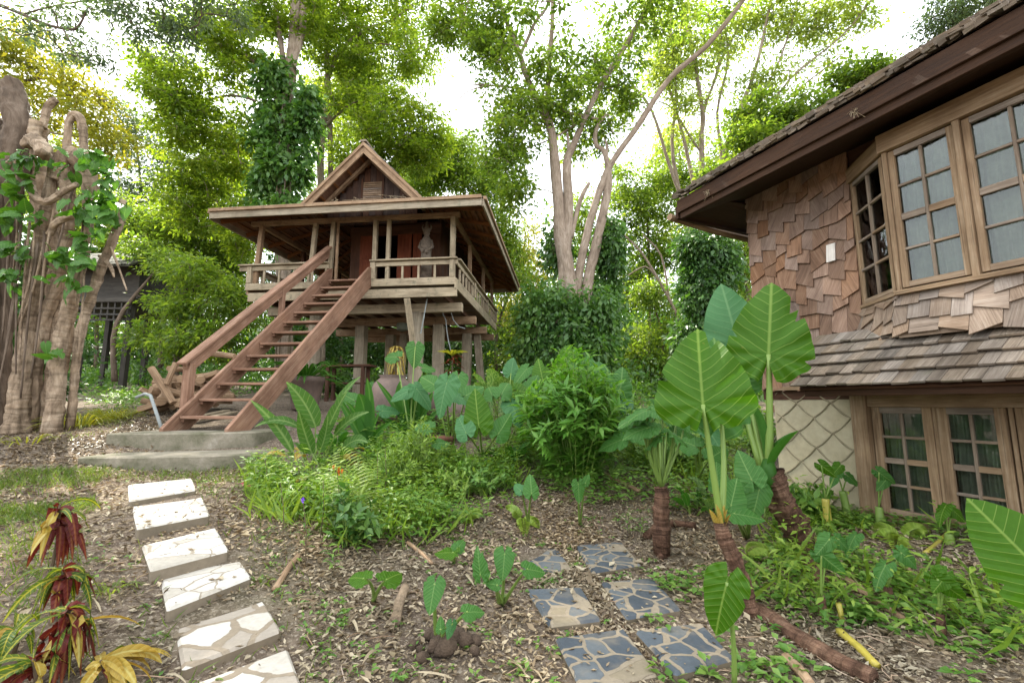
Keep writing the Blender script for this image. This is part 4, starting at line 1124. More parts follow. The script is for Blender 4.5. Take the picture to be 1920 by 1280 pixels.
# ivy clad tree behind the stilt house
Y = 21
tree('tall_tree', 'tall grey trunked tree wrapped in climbing vine, behind the left end of the stilt house', 'tree',
     [[(535, 715, Y, 30), (531, 560, Y, 26), (530, 400, Y, 24), (533, 250, Y, 23), (545, 130, Y, 21), (553, 40, Y, 19), (560, -80, Y, 16), (575, -300, Y, 11)],
      [(538, 175, Y, 13), (528, 90, Y, 10), (519, 30, Y, 9), (510, -60, Y, 8), (480, -250, Y, 6)],
      [(545, 130, Y, 14), (566, 60, Y, 13), (572, 0, Y, 12), (600, -150, Y, 9), (650, -300, Y, 6)],
      [(533, 200, Y, 7), (500, 140, Y - .5, 6), (455, 100, Y - 1, 5), (405, 75, Y - 1.5, 4)],
      [(531, 230, Y, 6), (480, 190, Y, 5), (420, 180, Y, 4), (360, 205, Y, 3)]],
     [(330, 200, Y - 1, 60, 95, 1.8, 46), (415, 95, Y - 1, 110, 85, 2.2, 70), (400, 280, Y, 95, 110, 2, 80), (355, 380, Y, 60, 70, 1.6, 38), (520, 30, Y, 120, 60, 2.4, 56), (480, -110, Y, 230, 90, 3.5, 110), (300, 140, Y - 1, 50, 50, 1.2, 16),
      (560, -250, Y, 300, 80, 4, 90), (440, 430, Y, 60, 60, 1.4, 26)],
     L_OLIVE, B_PALE, per=110, L=.2, rad=.62, flat=.36)
cv = [sample_blob(at(x, y, 20.6), (rx * 20.6 / FPX, .75, ry * 20.6 / FPX), int(n * .72)) for x, y, rx, ry, n in
      ((520, 150, 42, 52, 34), (505, 230, 42, 55, 40), (530, 320, 55, 60, 50), (560, 230, 38, 70, 40), (530, 400, 58, 50, 44), (500, 330, 30, 50, 22), (585, 190, 15, 40, 10))]
cv = np.concatenate(cv); bl = at(530, 560, 20.4); bl.z = gz(bl.x, bl.y)
vine = thing('climbing_vine', bl, 'thick column of broad leaved vine climbing the tall grey trunk left of the gable', 'vine')
clumps('vine_leaves', cv, 60, .42, .3, L_IVY, vine, flat=1.0, droop=1.0, aspect=.55, up=.25)
m = MB()
for k in range(5):
    a = k * 1.3; P = [at(531 + 14 * math.cos(a + q * .5), 700 - q * 75, 20.5 + .2 * math.sin(a + q * .5)) for q in range(8)]; m.tube(P, .03, 5)
obj('vine_stem', m, L_DARKSTEM, vine)

Y = 24
tree('forked_tree', 'slim forked tree with a side limb bending right, just above the gable', 'tree',
     [[(602, 720, Y, 14), (603, 420, Y, 13), (601, 300, Y, 12), (608, 220, Y, 11), (614, 155, Y, 10), (611, 70, Y, 7), (604, 0, Y, 7), (598, -150, Y, 5)],
      [(620, 420, Y + .4, 11), (620, 300, Y + .3, 10), (618, 220, Y, 9), (616, 155, Y, 8)],
      [(615, 150, Y, 8), (631, 106, Y, 7), (659, 75, Y, 6), (697, 51, Y, 5), (731, 40, Y, 4), (775, 10, Y, 3)],
      [(640, 95, Y, 4), (690, 82, Y, 4), (730, 84, Y, 3)],
      [(606, 240, Y, 5), (670, 190, Y - 1, 4), (730, 215, Y - 1.5, 3), (790, 190, Y - 2, 2)]],
     [(700, 110, Y, 120, 70, 2, 70), (740, 235, Y - 1, 105, 75, 2, 85), (655, 200, Y, 60, 80, 1.8, 40), (700, 20, Y, 130, 60, 2.4, 62), (790, 285, Y - 1, 55, 50, 1.6, 34), (620, 60, Y, 60, 70, 2, 34), (690, 310, Y, 90, 45, 1.6, 34), (790, 120, Y, 40, 45, 1.4, 10), (700, -120, Y, 200, 80, 3, 70)],
     L_OLIVE, B_PALE, per=110, L=.2, rad=.66, flat=.36)
# central many stemmed tree
Y = 17
tree('many_stemmed_tree', 'big tree whose several pale stems fan out above a leafy mound', 'tree',
     [[(1068, 700, Y, 36), (1066, 543, Y, 30), (1052, 440, Y, 25), (1048, 385, Y, 20), (1040, 310, Y, 18), (1033, 245, Y, 16), (1017, 206, Y, 14), (987, 144, Y, 10), (974, 100, Y, 9), (947, 35, Y, 8), (930, -20, Y, 7), (890, -160, Y, 5)],
      [(936, -20, Y, 7), (905, -40, Y, 5), (880, 0, Y, 4), (862, 60, Y + .5, 2)],
      [(1024, 215, Y, 11), (1027, 180, Y, 9), (1028, 144, Y, 9), (1034, 66, Y, 8), (1037, 0, Y, 8), (1040, -150, Y, 5)],
      [(975, 105, Y, 7), (991, 70, Y, 7), (1005, 40, Y, 6), (1030, 5, Y, 5), (1045, -60, Y, 4)],
      [(1050, 640, Y, 24), (1056, 545, Y, 24), (1060, 470, Y, 20), (1066, 394, Y, 18), (1063, 306, Y, 15), (1074, 276, Y, 13), (1096, 223, Y, 11), (1131, 153, Y, 10), (1175, 83, Y, 9), (1219, 0, Y, 8), (1270, -120, Y, 6)],
      [(1064, 320, Y, 9), (1066, 280, Y, 6), (1064, 250, Y, 4)],
      [(1080, 640, Y, 15), (1083, 534, Y, 15), (1105, 420, Y, 14), (1131, 341, Y, 13), (1149, 302, Y, 11), (1193, 241, Y, 11), (1254, 149, Y - .5, 10), (1324, 87, Y - 1, 9), (1394, 0, Y - 1.5, 8), (1460, -100, Y - 2, 6)],
      [(1098, 640, Y, 18), (1101, 538, Y, 19), (1118, 460, Y, 17), (1136, 376, Y, 15), (1141, 324, Y, 12), (1133, 285, Y, 9), (1118, 272, Y, 8), (1117, 245, Y, 8), (1136, 214, Y, 5)],
      [(1136, 300, Y, 6), (1138, 275, Y, 5), (1134, 262, Y, 3)],
      [(1070, 446, Y, 9), (1088, 376, Y, 8), (1105, 343, Y, 6)],
      [(1035, 193, Y, 5), (1066, 212, Y, 6), (1095, 218, Y, 6), (1123, 225, Y, 6)],
      [(1004, 171, Y, 5), (956, 164, Y, 4), (917, 160, Y, 3), (878, 158, Y, 2)], [(917, 160, Y, 3), (880, 170, Y, 2), (862, 185, Y, 2)],
      [(1090, 222, Y, 4), (1070, 240, Y, 4), (1030, 262, Y, 3), (985, 280, Y, 2)], [(1140, 214, Y, 3), (1142, 235, Y, 3), (1150, 250, Y, 2)]],
     [(950, 270, Y, 55, 95, 1.6, 40), (985, 205, Y, 70, 45, 1.6, 24), (1060, 160, Y, 90, 70, 1.8, 36), (1100, 250, Y + .8, 70, 50, 1.5, 26), (960, 360, Y, 40, 45, 1.2, 14), (1150, 150, Y + 1, 70, 70, 2, 26), (940, 130, Y, 45, 50, 1.4, 12), (1000, 60, Y, 110, 45, 2, 20), (1210, 40, Y, 90, 55, 2, 20), (1180, 200, Y + 1, 45, 45, 1.2, 12),
      (845, 50, Y + 1, 45, 55, 1.2, 26), (905, 60, Y, 45, 70, 1.4, 28), (870, -60, Y, 90, 60, 1.6, 24), (1050, -110, Y, 220, 80, 4, 80), (1350, -70, Y - 2, 150, 60, 3, 40)],
     L_FRESH, B_PALE, per=85, L=.18, rad=.55, flat=.4, ns=14)
def vines(name, label, blobs, base, mat=L_IVY, per=60, L=.2, rad=.4, cat='vine', aspect=.5, droop=1.0, up=.3):
    cs = np.concatenate([sample_blob(at(x, y, yy), (rx * yy / FPX, rd, ry * yy / FPX), n) for x, y, yy, rx, ry, rd, n in blobs])
    b = at(*base); b.z = gz(b.x, b.y)
    root = thing(name, b, label, cat)
    clumps('leaves', cs, per, rad, L, mat, root, flat=1.0, droop=droop, aspect=aspect, up=up)
    m = MB(); nd = np.array([[b.x, b.y, b.z]]); order = np.argsort(cs[:, 2])
    for i in order:
        j = int(np.argmin(np.linalg.norm(nd - cs[i], axis=1))); a = nd[j]
        m.tube([V(a), V((a + cs[i]) / 2 + rng.normal(size=3) * .05), V(cs[i])], [.022, .018, .01], 5, cap=False); nd = np.concatenate([nd, [cs[i]]])
    obj('stems', m, L_DARKSTEM, root)
    return root
vines('leafy_mound', 'dense dark green leafy mound round the foot of the many stemmed tree', [(1050, 590, 16.4, 80, 45, 1.0, 60), (1080, 650, 16.2, 88, 60, 1.0, 80), (1000, 640, 16.4, 42, 60, .9, 34), (1130, 600, 16.4, 30, 70, .8, 34), (1110, 700, 16.2, 60, 40, .9, 30), (1020, 560, 16.5, 30, 30, .6, 12)], (1060, 700, 16.3), per=75, L=.2, rad=.42)
vines('vine_column', 'dark vine column climbing behind the rightmost stem of the many stemmed tree', [(1142, 480, 17.6, 26, 65, .6, 40), (1130, 560, 17.6, 30, 40, .6, 24), (1145, 430, 17.6, 16, 30, .5, 10), (1050, 470, 17.8, 22, 50, .6, 16)], (1140, 700, 17.6), L_DEEP, per=75, L=.2)
Y = 18
tree('vine_covered_tree', 'tree trunk buried in dark glossy vine beside the shingle house eave', 'tree',
     [[(1318, 700, Y, 16), (1316, 600, Y, 15), (1314, 500, Y, 14), (1318, 400, Y, 12), (1325, 330, Y, 10)]],
     [(1318, 470, Y - .3, 46, 45, .9, 46), (1315, 550, Y - .3, 42, 60, .9, 52), (1300, 630, Y - .3, 40, 40, .9, 32), (1345, 500, Y - .3, 34, 55, .9, 34), (1335, 600, Y, 30, 40, .8, 16)], L_DEEP, B_DARK, per=85, L=.2, rad=.42, droop=1.0, aspect=.5, flat=1, up=.3)
# thin stemmed trees on the right
Y = 23
tree('feathery_tree', 'thin stemmed tree with pale feathery leaves rising right of the many stemmed tree', 'tree',
     [[(1318, 720, Y, 11), (1317, 349, Y, 10), (1315, 262, Y, 9), (1317, 206, Y, 8), (1296, 86, Y, 6), (1278, 0, Y, 5), (1262, -120, Y, 4)], [(1318, 560, Y, 7), (1352, 330, Y, 6), (1345, 210, Y, 5), (1365, 110, Y, 4), (1350, 0, Y, 3)], [(1318, 520, Y, 7), (1262, 300, Y, 6), (1268, 180, Y, 5), (1258, 60, Y, 4), (1262, -40, Y, 3)],
      [(1317, 210, Y, 6), (1338, 157, Y, 5), (1353, 112, Y, 5), (1398, 22, Y, 4), (1430, -80, Y, 3)],
      [(1310, 400, Y, 8), (1280, 372, Y, 7), (1254, 306, Y, 6), (1223, 210, Y, 5), (1192, 166, Y, 4), (1140, 100, Y, 3)],
      [(1308, 380, Y, 7), (1278, 244, Y, 6), (1248, 142, Y, 5), (1230, 60, Y, 4), (1215, -60, Y, 3)],
      [(1317, 290, Y, 4), (1290, 250, Y, 4), (1262, 205, Y, 3), (1235, 190, Y, 2)]],
     [(1300, 110, Y, 100, 100, 2.2, 66), (1235, 140, Y, 50, 90, 1.6, 34), (1380, 60, Y, 60, 60, 1.8, 30), (1250, 20, Y, 90, 50, 2, 20), (1290, 230, Y, 60, 45, 1.6, 14), (1300, -100, Y, 160, 60, 3, 40)],
     L_PALE, B_PALE, per=75, L=.18, rad=.7, flat=.35)
Y = 21
tree('leaning_tree', 'thin stemmed tree leaning right over the shingle roof with long fine branches', 'tree',
     [[(1330, 720, Y, 12), (1340, 420, Y, 11), (1349, 334, Y, 10), (1368, 259, Y, 9), (1390, 199, Y, 8), (1416, 131, Y, 6), (1446, 0, Y, 5), (1465, -100, Y, 4)],
      [(1358, 310, Y, 6), (1379, 285, Y, 5), (1420, 240, Y, 4), (1480, 150, Y - .5, 4), (1578, 68, Y - 1, 3), (1634, 0, Y - 1.5, 3)],
      [(1368, 262, Y, 5), (1410, 200, Y, 4), (1450, 140, Y, 4), (1480, 60, Y, 3), (1500, -20, Y, 3)],
      [(1430, 228, Y, 3), (1500, 165, Y, 3), (1570, 110, Y - .5, 2), (1640, 50, Y - 1, 2)]],
     [(1500, 60, Y, 70, 50, 1.6, 22), (1590, 25, Y - 1, 80, 35, 1.6, 28), (1430, 160, Y, 45, 60, 1.4, 26), (1460, 20, Y, 60, 40, 1.6, 24), (1540, 120, Y, 50, 25, 1.2, 7), (1560, -60, Y, 160, 50, 2, 30)],
     L_PALE, B_PALE, per=75, L=.18, rad=.66, flat=.35)
Y = 19
tree('round_leaved_tree', 'bright yellow green tree crown showing low along the shingle house roof edge', 'tree',
     [[(1440, 720, Y, 10), (1450, 400, Y, 9), (1470, 280, Y, 7), (1500, 220, Y, 5), (1560, 160, Y, 3)], [(1465, 300, Y, 5), (1430, 270, Y, 4), (1390, 260, Y, 3)]],
     [(1500, 215, Y, 95, 35, 1.5, 46), (1600, 150, Y, 60, 35, 1.3, 30), (1420, 270, Y, 70, 45, 1.4, 30), (1360, 330, Y, 50, 40, 1.2, 18), (1480, 290, Y, 100, 40, 1.2, 30), (1650, 140, Y, 30, 20, .8, 8), (1400, 210, Y, 40, 25, 1, 8)], L_FRESH, B_DARK, per=110, L=.17, rad=.55, aspect=.6)
Y = 15
tree('overhanging_tree', 'grey green leafy branch hanging in the top right corner above the roof', 'tree',
     [[(1990, 720, Y, 12), (1980, 200, Y, 11), (1960, -60, Y, 9), (1900, -100, Y, 6), (1830, -30, Y, 4), (1770, 25, Y, 2)], [(1880, -80, Y, 4), (1850, 10, Y, 3), (1810, 50, Y, 2)]],
     [(1790, 30, Y, 60, 35, 1.2, 26), (1850, 15, Y, 70, 40, 1.2, 30), (1900, -60, Y, 100, 50, 1.6, 30), (1760, 10, Y, 30, 18, .8, 7), (1810, 70, Y, 25, 18, .6, 6)], L_BLUE, B_DARK, per=85, L=.12, rad=.42)
# top left overhang
Y = 9
tree('branching_tree', 'dark limb with small dark leaves reaching in from the top left corner', 'tree',
     [[(-420, 800, Y, 26), (-400, 400, Y, 24), (-330, 120, Y, 18), (-200, 20, Y, 14), (-80, -10, Y, 11), (0, 10, Y, 7), (75, 42, Y, 6), (118, 54, Y, 5), (145, 52, Y, 4), (165, 15, Y, 2)], [(118, 54, Y, 4), (135, 85, Y, 3), (150, 110, Y, 2)], [(40, 28, Y, 3), (110, 10, Y, 3), (210, 0, Y, 3), (300, 30, Y, 2), (370, 60, Y, 1.5)]],
     [(110, 15, Y, 70, 35, 1, 10), (220, 15, Y, 80, 40, 1.2, 16), (320, 10, Y, 80, 40, 1.2, 20), (410, 5, Y, 60, 35, 1, 14), (260, 55, Y, 50, 20, .8, 10), (60, 70, Y, 70, 25, .8, 9), (150, 95, Y, 40, 30, .7, 8), (340, 60, Y, 30, 25, .6, 8), (-150, 120, Y, 120, 100, 2, 40)], L_BLUE, B_DARK, per=70, L=.085, rad=.26, twig=True)
Y = 17
tree('golden_tree', 'sunlit yellow green loose foliage behind the twisted pollarded trunk at the left edge', 'tree',
     [[(-120, 760, Y, 16), (-110, 400, Y, 14), (-60, 250, Y, 11), (30, 160, Y, 7), (110, 150, Y, 4), (200, 190, Y, 2)], [(-60, 250, Y, 7), (20, 230, Y, 5), (100, 250, Y, 3), (190, 260, Y, 2)]],
     [(60, 100, Y, 80, 40, 1.6, 26), (20, 130, Y, 70, 50, 1.6, 26), (140, 165, Y, 70, 30, 1.4, 22), (180, 220, Y, 50, 40, 1.4, 20), (90, 200, Y, 90, 35, 1.4, 24), (210, 270, Y, 45, 30, 1.2, 14), (30, 60, Y, 60, 25, 1.2, 10), (160, 300, Y, 60, 40, 1.2, 14), (-120, 150, Y, 120, 120, 2.5, 40)], L_YEL, B_DARK, per=55, L=.18, rad=.5, flat=.4)
# trees of the wood behind
def back_tree(px, base_y, Y, blobs, mat, label, trunkr=6, per=100, L=.22, rad=.85, nm='background_tree', barkm=B_DARK):
    top = min(b[1] for b in blobs); lean = blobs[0][0]
    return tree(nm, label, 'tree', [[(px, base_y, Y, trunkr), (px + 3, (base_y + top) / 2, Y, trunkr * .85), (lean, top + 10, Y, trunkr * .4)]],
                [(x, y, Y + dy, rx, ry, rd, n) for x, y, dy, rx, ry, rd, n in blobs], mat, barkm, per=per, L=L, rad=rad, group='trees of the wood behind the houses')
back_tree(270, 690, 36, [(250, 260, 0, 50, 50, 2, 34), (310, 330, 0, 60, 70, 2.4, 50), (240, 370, 0, 60, 60, 2.4, 44), (320, 430, 0, 60, 50, 2, 40), (220, 210, 0, 30, 30, 1.6, 8)], L_BLUE, 'hazy grey green tree in the distance above the old dark hut')
back_tree(400, 700, 27, [(420, 480, 0, 70, 60, 2, 55), (360, 520, 0, 60, 60, 2, 50), (450, 570, 0, 50, 60, 2, 34), (310, 560, 0, 50, 40, 1.6, 26), (270, 500, 0, 40, 40, 1.6, 20)], L_FRESH, 'broad green tree between the old dark hut and the stilt house')
back_tree(880, 690, 30, [(860, 290, 0, 55, 45, 2, 40), (910, 350, 0, 60, 50, 2, 46), (935, 430, 0, 42, 60, 2, 44), (820, 330, 0, 60, 40, 2, 34), (780, 350, 0, 50, 30, 2, 20), (950, 500, 0, 40, 50, 2, 30)], L_FRESH, 'rounded green tree over the right slope of the stilt house roof', per=120)
back_tree(975, 690, 34, [(985, 470, 0, 40, 40, 2, 18), (1005, 530, 0, 40, 45, 2, 26), (970, 590, 0, 40, 50, 2, 36), (1000, 425, 0, 25, 20, 1, 4)], L_YEL, 'yellow green tree showing between the stilt house eave and the many stemmed tree')
back_tree(1215, 700, 30, [(1210, 400, 0, 60, 60, 2.2, 44), (1230, 480, 0, 60, 50, 2.2, 44), (1190, 540, 0, 50, 45, 2, 32), (1250, 340, 0, 60, 45, 2, 30), (1170, 350, 0, 45, 60, 2, 28)], L_FRESH, 'light green tree behind the gap between many stemmed and vine covered trees', nm='background_tree')
back_tree(1240, 710, 26, [(1225, 560, 0, 55, 35, 1.8, 18), (1195, 630, 0, 35, 35, 1.8, 14), (1265, 620, 0, 30, 45, 1.8, 14), (1235, 680, 0, 60, 25, 1.8, 22)], L_FRESH, 'low pale green tree in the sunlit gap left of the vine covered tree')
back_tree(1395, 700, 24, [(1395, 500, 0, 25, 60, 1.5, 18), (1400, 420, 0, 35, 45, 1.5, 14), (1385, 590, 0, 35, 45, 1.4, 20)], L_FRESH, 'slim tree squeezed between the vine covered tree and the shingle wall')
back_tree(1180, 700, 40, [(1190, 640, 0, 80, 60, 3, 60), (1300, 600, 0, 100, 80, 3, 70), (1000, 640, 0, 60, 60, 3, 50), (1420, 600, 0, 60, 90, 3, 40), (900, 600, 0, 60, 60, 3, 50)], L_DEEP, 'dark far tree filling the bottom of the wood behind the leafy mound', L=.3, rad=1.1)
back_tree(150, 690, 30, [(120, 420, 0, 90, 90, 2.4, 60), (60, 520, 0, 90, 90, 2.4, 60), (170, 540, 0, 70, 80, 2.4, 40), (20, 350, 0, 60, 60, 2, 26)], L_FRESH, 'green tree seen through the gaps of the twisted pollarded trunk')
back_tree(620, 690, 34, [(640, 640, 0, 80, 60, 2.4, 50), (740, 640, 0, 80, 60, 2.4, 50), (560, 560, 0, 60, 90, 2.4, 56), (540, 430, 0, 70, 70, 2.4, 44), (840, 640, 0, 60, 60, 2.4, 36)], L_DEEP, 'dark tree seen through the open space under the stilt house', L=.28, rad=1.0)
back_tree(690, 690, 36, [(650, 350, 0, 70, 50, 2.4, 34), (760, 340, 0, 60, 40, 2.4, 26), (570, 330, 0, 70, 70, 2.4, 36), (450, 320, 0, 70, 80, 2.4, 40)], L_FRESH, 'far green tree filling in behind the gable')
m = MB()
lg = [pts_px([(1158, 430, 24, 3), (1200, 470, 24, 4), (1232, 520, 24, 5), (1262, 575, 24, 6), (1300, 660, 24, 7)])]
P, Rr = smooth(*lg[0]); P[-1].z = gz(P[-1].x, P[-1].y); m.tube(P, Rr, 8)
P2, R2 = smooth(*pts_px([(1235, 525, 24, 3), (1210, 500, 24, 3), (1175, 518, 24, 2)])); m.tube(P2, R2, 6)
P2, R2 = smooth(*pts_px([(1255, 565, 24, 4), (1240, 480, 24, 3), (1205, 440, 24, 2)])); m.tube(P2, R2, 6)
tag(obj('dead_tree', m, B_PALE, None, P[-1], smooth=True), 'bare pale leaning trunk with few branches, left of the vine covered tree', 'tree')

RK = .8
# ---- twisted pollarded tree at the left edge
Y = 8.2
fic = thing('pollarded_tree', G(*at(90, 790, Y).xy), 'twisted many trunked pollarded tree with cut stubs and big heart shaped leaves', 'tree')
def ftrunk(L, mat=B_FICUS, nm='trunk', k=12):
    m = MB(); P, Rr = smooth(*pts_px(L), k)
    if L[0][1] > 690:
        P[0].z = gz(P[0].x, P[0].y) - .05
    m.tube(P, Rr, 22, wob=.3, seed=rnd.random() * 9, rough=.26); return obj(nm, m, mat, fic, smooth=True)
ftrunk([(30, 800, Y, 24), (34, 770, Y, 19), (48, 654, Y, 17), (65, 540, Y, 16), (82, 420, Y, 14), (100, 330, Y, 12), (108, 290, Y, 13)])
ftrunk([(100, 790, Y - .1, 18), (104, 740, Y - .1, 16), (113, 667, Y, 16), (137, 540, Y, 14), (161, 450, Y, 11), (165, 370, Y, 11), (160, 300, Y, 13)])
ftrunk([(60, 770, Y + .2, 14), (66, 700, Y + .2, 13), (79, 626, Y + .1, 13), (105, 540, Y + .1, 13), (124, 454, Y, 12), (128, 370, Y, 14), (120, 300, Y, 16)])
ftrunk([(136, 760, Y + .1, 8), (139, 719, Y + .1, 8), (151, 626, Y, 9), (182, 523, Y - .1, 10), (215, 441, Y - .2, 9), (228, 400, Y - .2, 9), (231, 375, Y - .2, 6)])
ftrunk([(88, 770, Y + .3, 11), (94, 709, Y + .3, 10), (106, 612, Y + .2, 10), (115, 520, Y + .2, 9), (122, 430, Y + .2, 9)])
ftrunk([(4, 800, Y + .3, 18), (6, 640, Y + .3, 16), (10, 500, Y + .3, 16), (16, 380, Y + .2, 20), (30, 300, Y + .1, 28), (34, 240, Y, 27), (28, 190, Y, 25), (18, 158, Y, 24)], B_DARK)
ftrunk([(-40, 800, Y, 24), (-30, 500, Y, 22), (-12, 330, Y, 20), (-4, 260, Y, 20), (-14, 220, Y, 15)], B_DARK)
ftrunk([(126, 640, Y + .6, 16), (100, 520, Y + .6, 18), (90, 420, Y + .5, 20), (75, 330, Y + .4, 24), (66, 270, Y + .2, 26), (72, 235, Y + .1, 20)], B_FICUS)
ftrunk([(110, 340, Y, 18), (130, 300, Y, 24), (150, 300, Y, 22), (168, 335, Y, 16), (176, 370, Y, 9)], B_FICUS, 'burl')
ftrunk([(52, 270, Y - .1, 14), (66, 262, Y - .35, 15), (80, 282, Y - .5, 16), (82, 290, Y - .55, 15)], B_FICUS, 'cut_stub')
ftrunk([(70, 300, Y, 13), (66, 250, Y - .1, 12), (66, 226, Y - .15, 12)], B_FICUS, 'cut_stub')
ftrunk([(80, 240, Y, 8), (88, 205, Y, 8), (98, 192, Y, 9), (106, 187, Y, 7)], B_FICUS, 'cut_stub')
ftrunk([(126, 285, Y, 9), (127, 250, Y, 8), (131, 226, Y, 8), (142, 215, Y, 9), (153, 228, Y, 9), (156, 255, Y, 8), (158, 290, Y, 8)], B_FICUS, 'looped_limb')
ftrunk([(60, 340, Y - .25, 7), (64, 369, Y - .3, 8), (89, 378, Y - .35, 8), (119, 360, Y - .4, 7), (144, 345, Y - .45, 6)], B_FICUS, 'cut_stub')
ftrunk([(92, 440, Y - .2, 7), (104, 420, Y - .25, 8), (130, 406, Y - .3, 8), (162, 401, Y - .35, 6)], B_FICUS, 'cut_stub')
ftrunk([(10, 330, Y - .2, 5), (14, 310, Y - .3, 6), (25, 300, Y - .35, 5), (36, 312, Y - .35, 4)], B_FICUS, 'cut_stub')
ftrunk([(188, 480, Y - .1, 5), (206, 498, Y - .2, 4), (214, 520, Y - .2, 2)], B_FICUS, 'thin_root'); ftrunk([(206, 460, Y - .2, 3), (222, 500, Y - .25, 2), (238, 545, Y - .3, 1.5)], B_FICUS, 'thin_root')
for k in range(16):
    x0 = rnd.uniform(5, 200); y0 = rnd.uniform(330, 480); ln = rnd.uniform(120, 320); x1 = x0 - 20 + rnd.uniform(-25, 15)
    ftrunk([(x0, y0, Y - .22, 2.5), ((x0 + x1) / 2 + rnd.uniform(-10, 10), y0 + ln * .5, Y - .25, 2.2), (x1, min(770, y0 + ln), Y - .2, 1.6)], (B_DARK, B_FICUS)[k % 2], 'aerial_root', 4)
hl = [(60, 290, 10), (20, 300, 12), (48, 330, 10), (130, 330, 6), (170, 300, 12), (190, 330, 14), (205, 365, 12), (165, 370, 18), (150, 395, 16), (185, 400, 18), (200, 430, 10), (20, 370, 14), (15, 410, 16), (55, 400, 8), (100, 465, 8), (125, 480, 12), (150, 490, 10), (160, 450, 12), (30, 470, 18), (15, 520, 14), (110, 520, 8), (130, 535, 8), (215, 330, 8), (180, 290, 8), (85, 650, 5), (140, 285, 5), (10, 340, 8), (215, 400, 8)]
C = []
for x, y, n in hl: n = int(n * .7 + 1); C += [list(p) for p in sample_blob(at(x, y, Y - .45), (22 * Y / FPX, .3, 20 * Y / FPX), n)]
C = np.array(C); n = len(C)
D = unit(n) * .8 + np.array([.25, -.35, -.55]); N = unit(n) * .45 + np.array([0, -.55, .6]); l = rng.uniform(.13, .3, n)
m = MB()
for k in range(n): m.heart(V(C[k]), V(D[k]), V(N[k]), l[k], l[k] * .8, .25, .05, .24, nr=3, na=18)
obj('heart_leaves', m, V_VINE, fic, smooth=True)
for x, y, k in hl:
    m = MB(); a = at(x + rnd.uniform(-25, 25), y + rnd.uniform(-5, 25), Y - .1); b = at(x + rnd.uniform(-20, 20), y + rnd.uniform(-20, 10), Y - .45); m.tube([a, a.lerp(b, .5) + V((0, 0, .05)), b], [.012, .009, .006], 5); obj('shoot', m, L_STEM, fic)
back_tree(330, 720, 17, [(350, 590, 0, 40, 30, 1.0, 12), (400, 640, 0, 45, 40, 1.4, 16), (375, 520, 0, 45, 35, 1.2, 12), (430, 560, 0, 30, 45, 1.2, 12), (320, 650, 0, 30, 30, 1, 8)], L_FRESH, 'low leafy tree behind the wooden handrail', L=.17, rad=.5, per=120)
back_tree(215, 715, 18, [(290, 620, 0, 35, 25, 1.0, 9), (310, 560, 0, 30, 22, 1, 8), (330, 500, 0, 35, 30, 1.2, 10), (260, 640, 0, 30, 20, 1, 5)], L_FRESH, 'light green sapling crown in front of the old dark hut', L=.17, rad=.5, per=70)
back_tree(300, 700, 25, [(270, 475, -6, 40, 22, .8, 8), (320, 500, -6, 40, 25, .8, 10), (300, 440, 0, 60, 50, 1.6, 30), (250, 410, 0, 50, 50, 1.6, 24), (370, 420, 0, 60, 60, 1.6, 34), (200, 430, 0, 30, 30, 1, 8)], L_FRESH, 'leafy tree rising right behind the old dark hut', L=.2, rad=.7, per=110)
RK = .6
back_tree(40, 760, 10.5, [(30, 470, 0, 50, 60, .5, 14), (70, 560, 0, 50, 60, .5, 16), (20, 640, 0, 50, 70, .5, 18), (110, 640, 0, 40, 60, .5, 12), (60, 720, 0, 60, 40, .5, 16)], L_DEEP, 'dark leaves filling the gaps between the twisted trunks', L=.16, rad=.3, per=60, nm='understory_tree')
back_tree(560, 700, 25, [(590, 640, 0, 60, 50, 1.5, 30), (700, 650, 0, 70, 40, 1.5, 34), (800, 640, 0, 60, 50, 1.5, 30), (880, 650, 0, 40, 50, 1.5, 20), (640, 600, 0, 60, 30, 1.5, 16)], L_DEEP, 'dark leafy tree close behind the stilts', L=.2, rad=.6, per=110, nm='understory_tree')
for px, y0, Yt, n, lb, mt in ((180, 420, 32, 34, 'green tree between the golden tree and the hazy one', L_FRESH), (100, 300, 34, 30, 'tall light tree far behind the twisted trunk', L_PALE), (1110, 430, 33, 40, 'tall green tree far behind the many stemmed tree', L_FRESH), (1290, 300, 32, 40, 'light tree far behind the feathery tree', L_PALE), (1400, 300, 30, 36, 'light green tree far behind the leaning tree', L_FRESH), (930, 560, 28, 26, 'green tree beyond the back of the veranda', L_FRESH), (640, 160, 32, 50, 'light green tree far behind the forked tree', L_PALE), (430, 330, 30, 44, 'green tree far behind the tall vine wrapped tree', L_FRESH)):
    back_tree(px, 700, Yt, [(px + rnd.uniform(-30, 30), y0 - 30, 0, 50, 45, 2, n * .6), (px - 35, y0 + 30, 0, 45, 50, 2, n * .5), (px + 40, y0 + 40, 0, 45, 55, 2, n * .5), (px + 5, y0 + 110, 0, 55, 55, 2, n * .5)], mt, lb, L=.24, rad=.9, per=90)
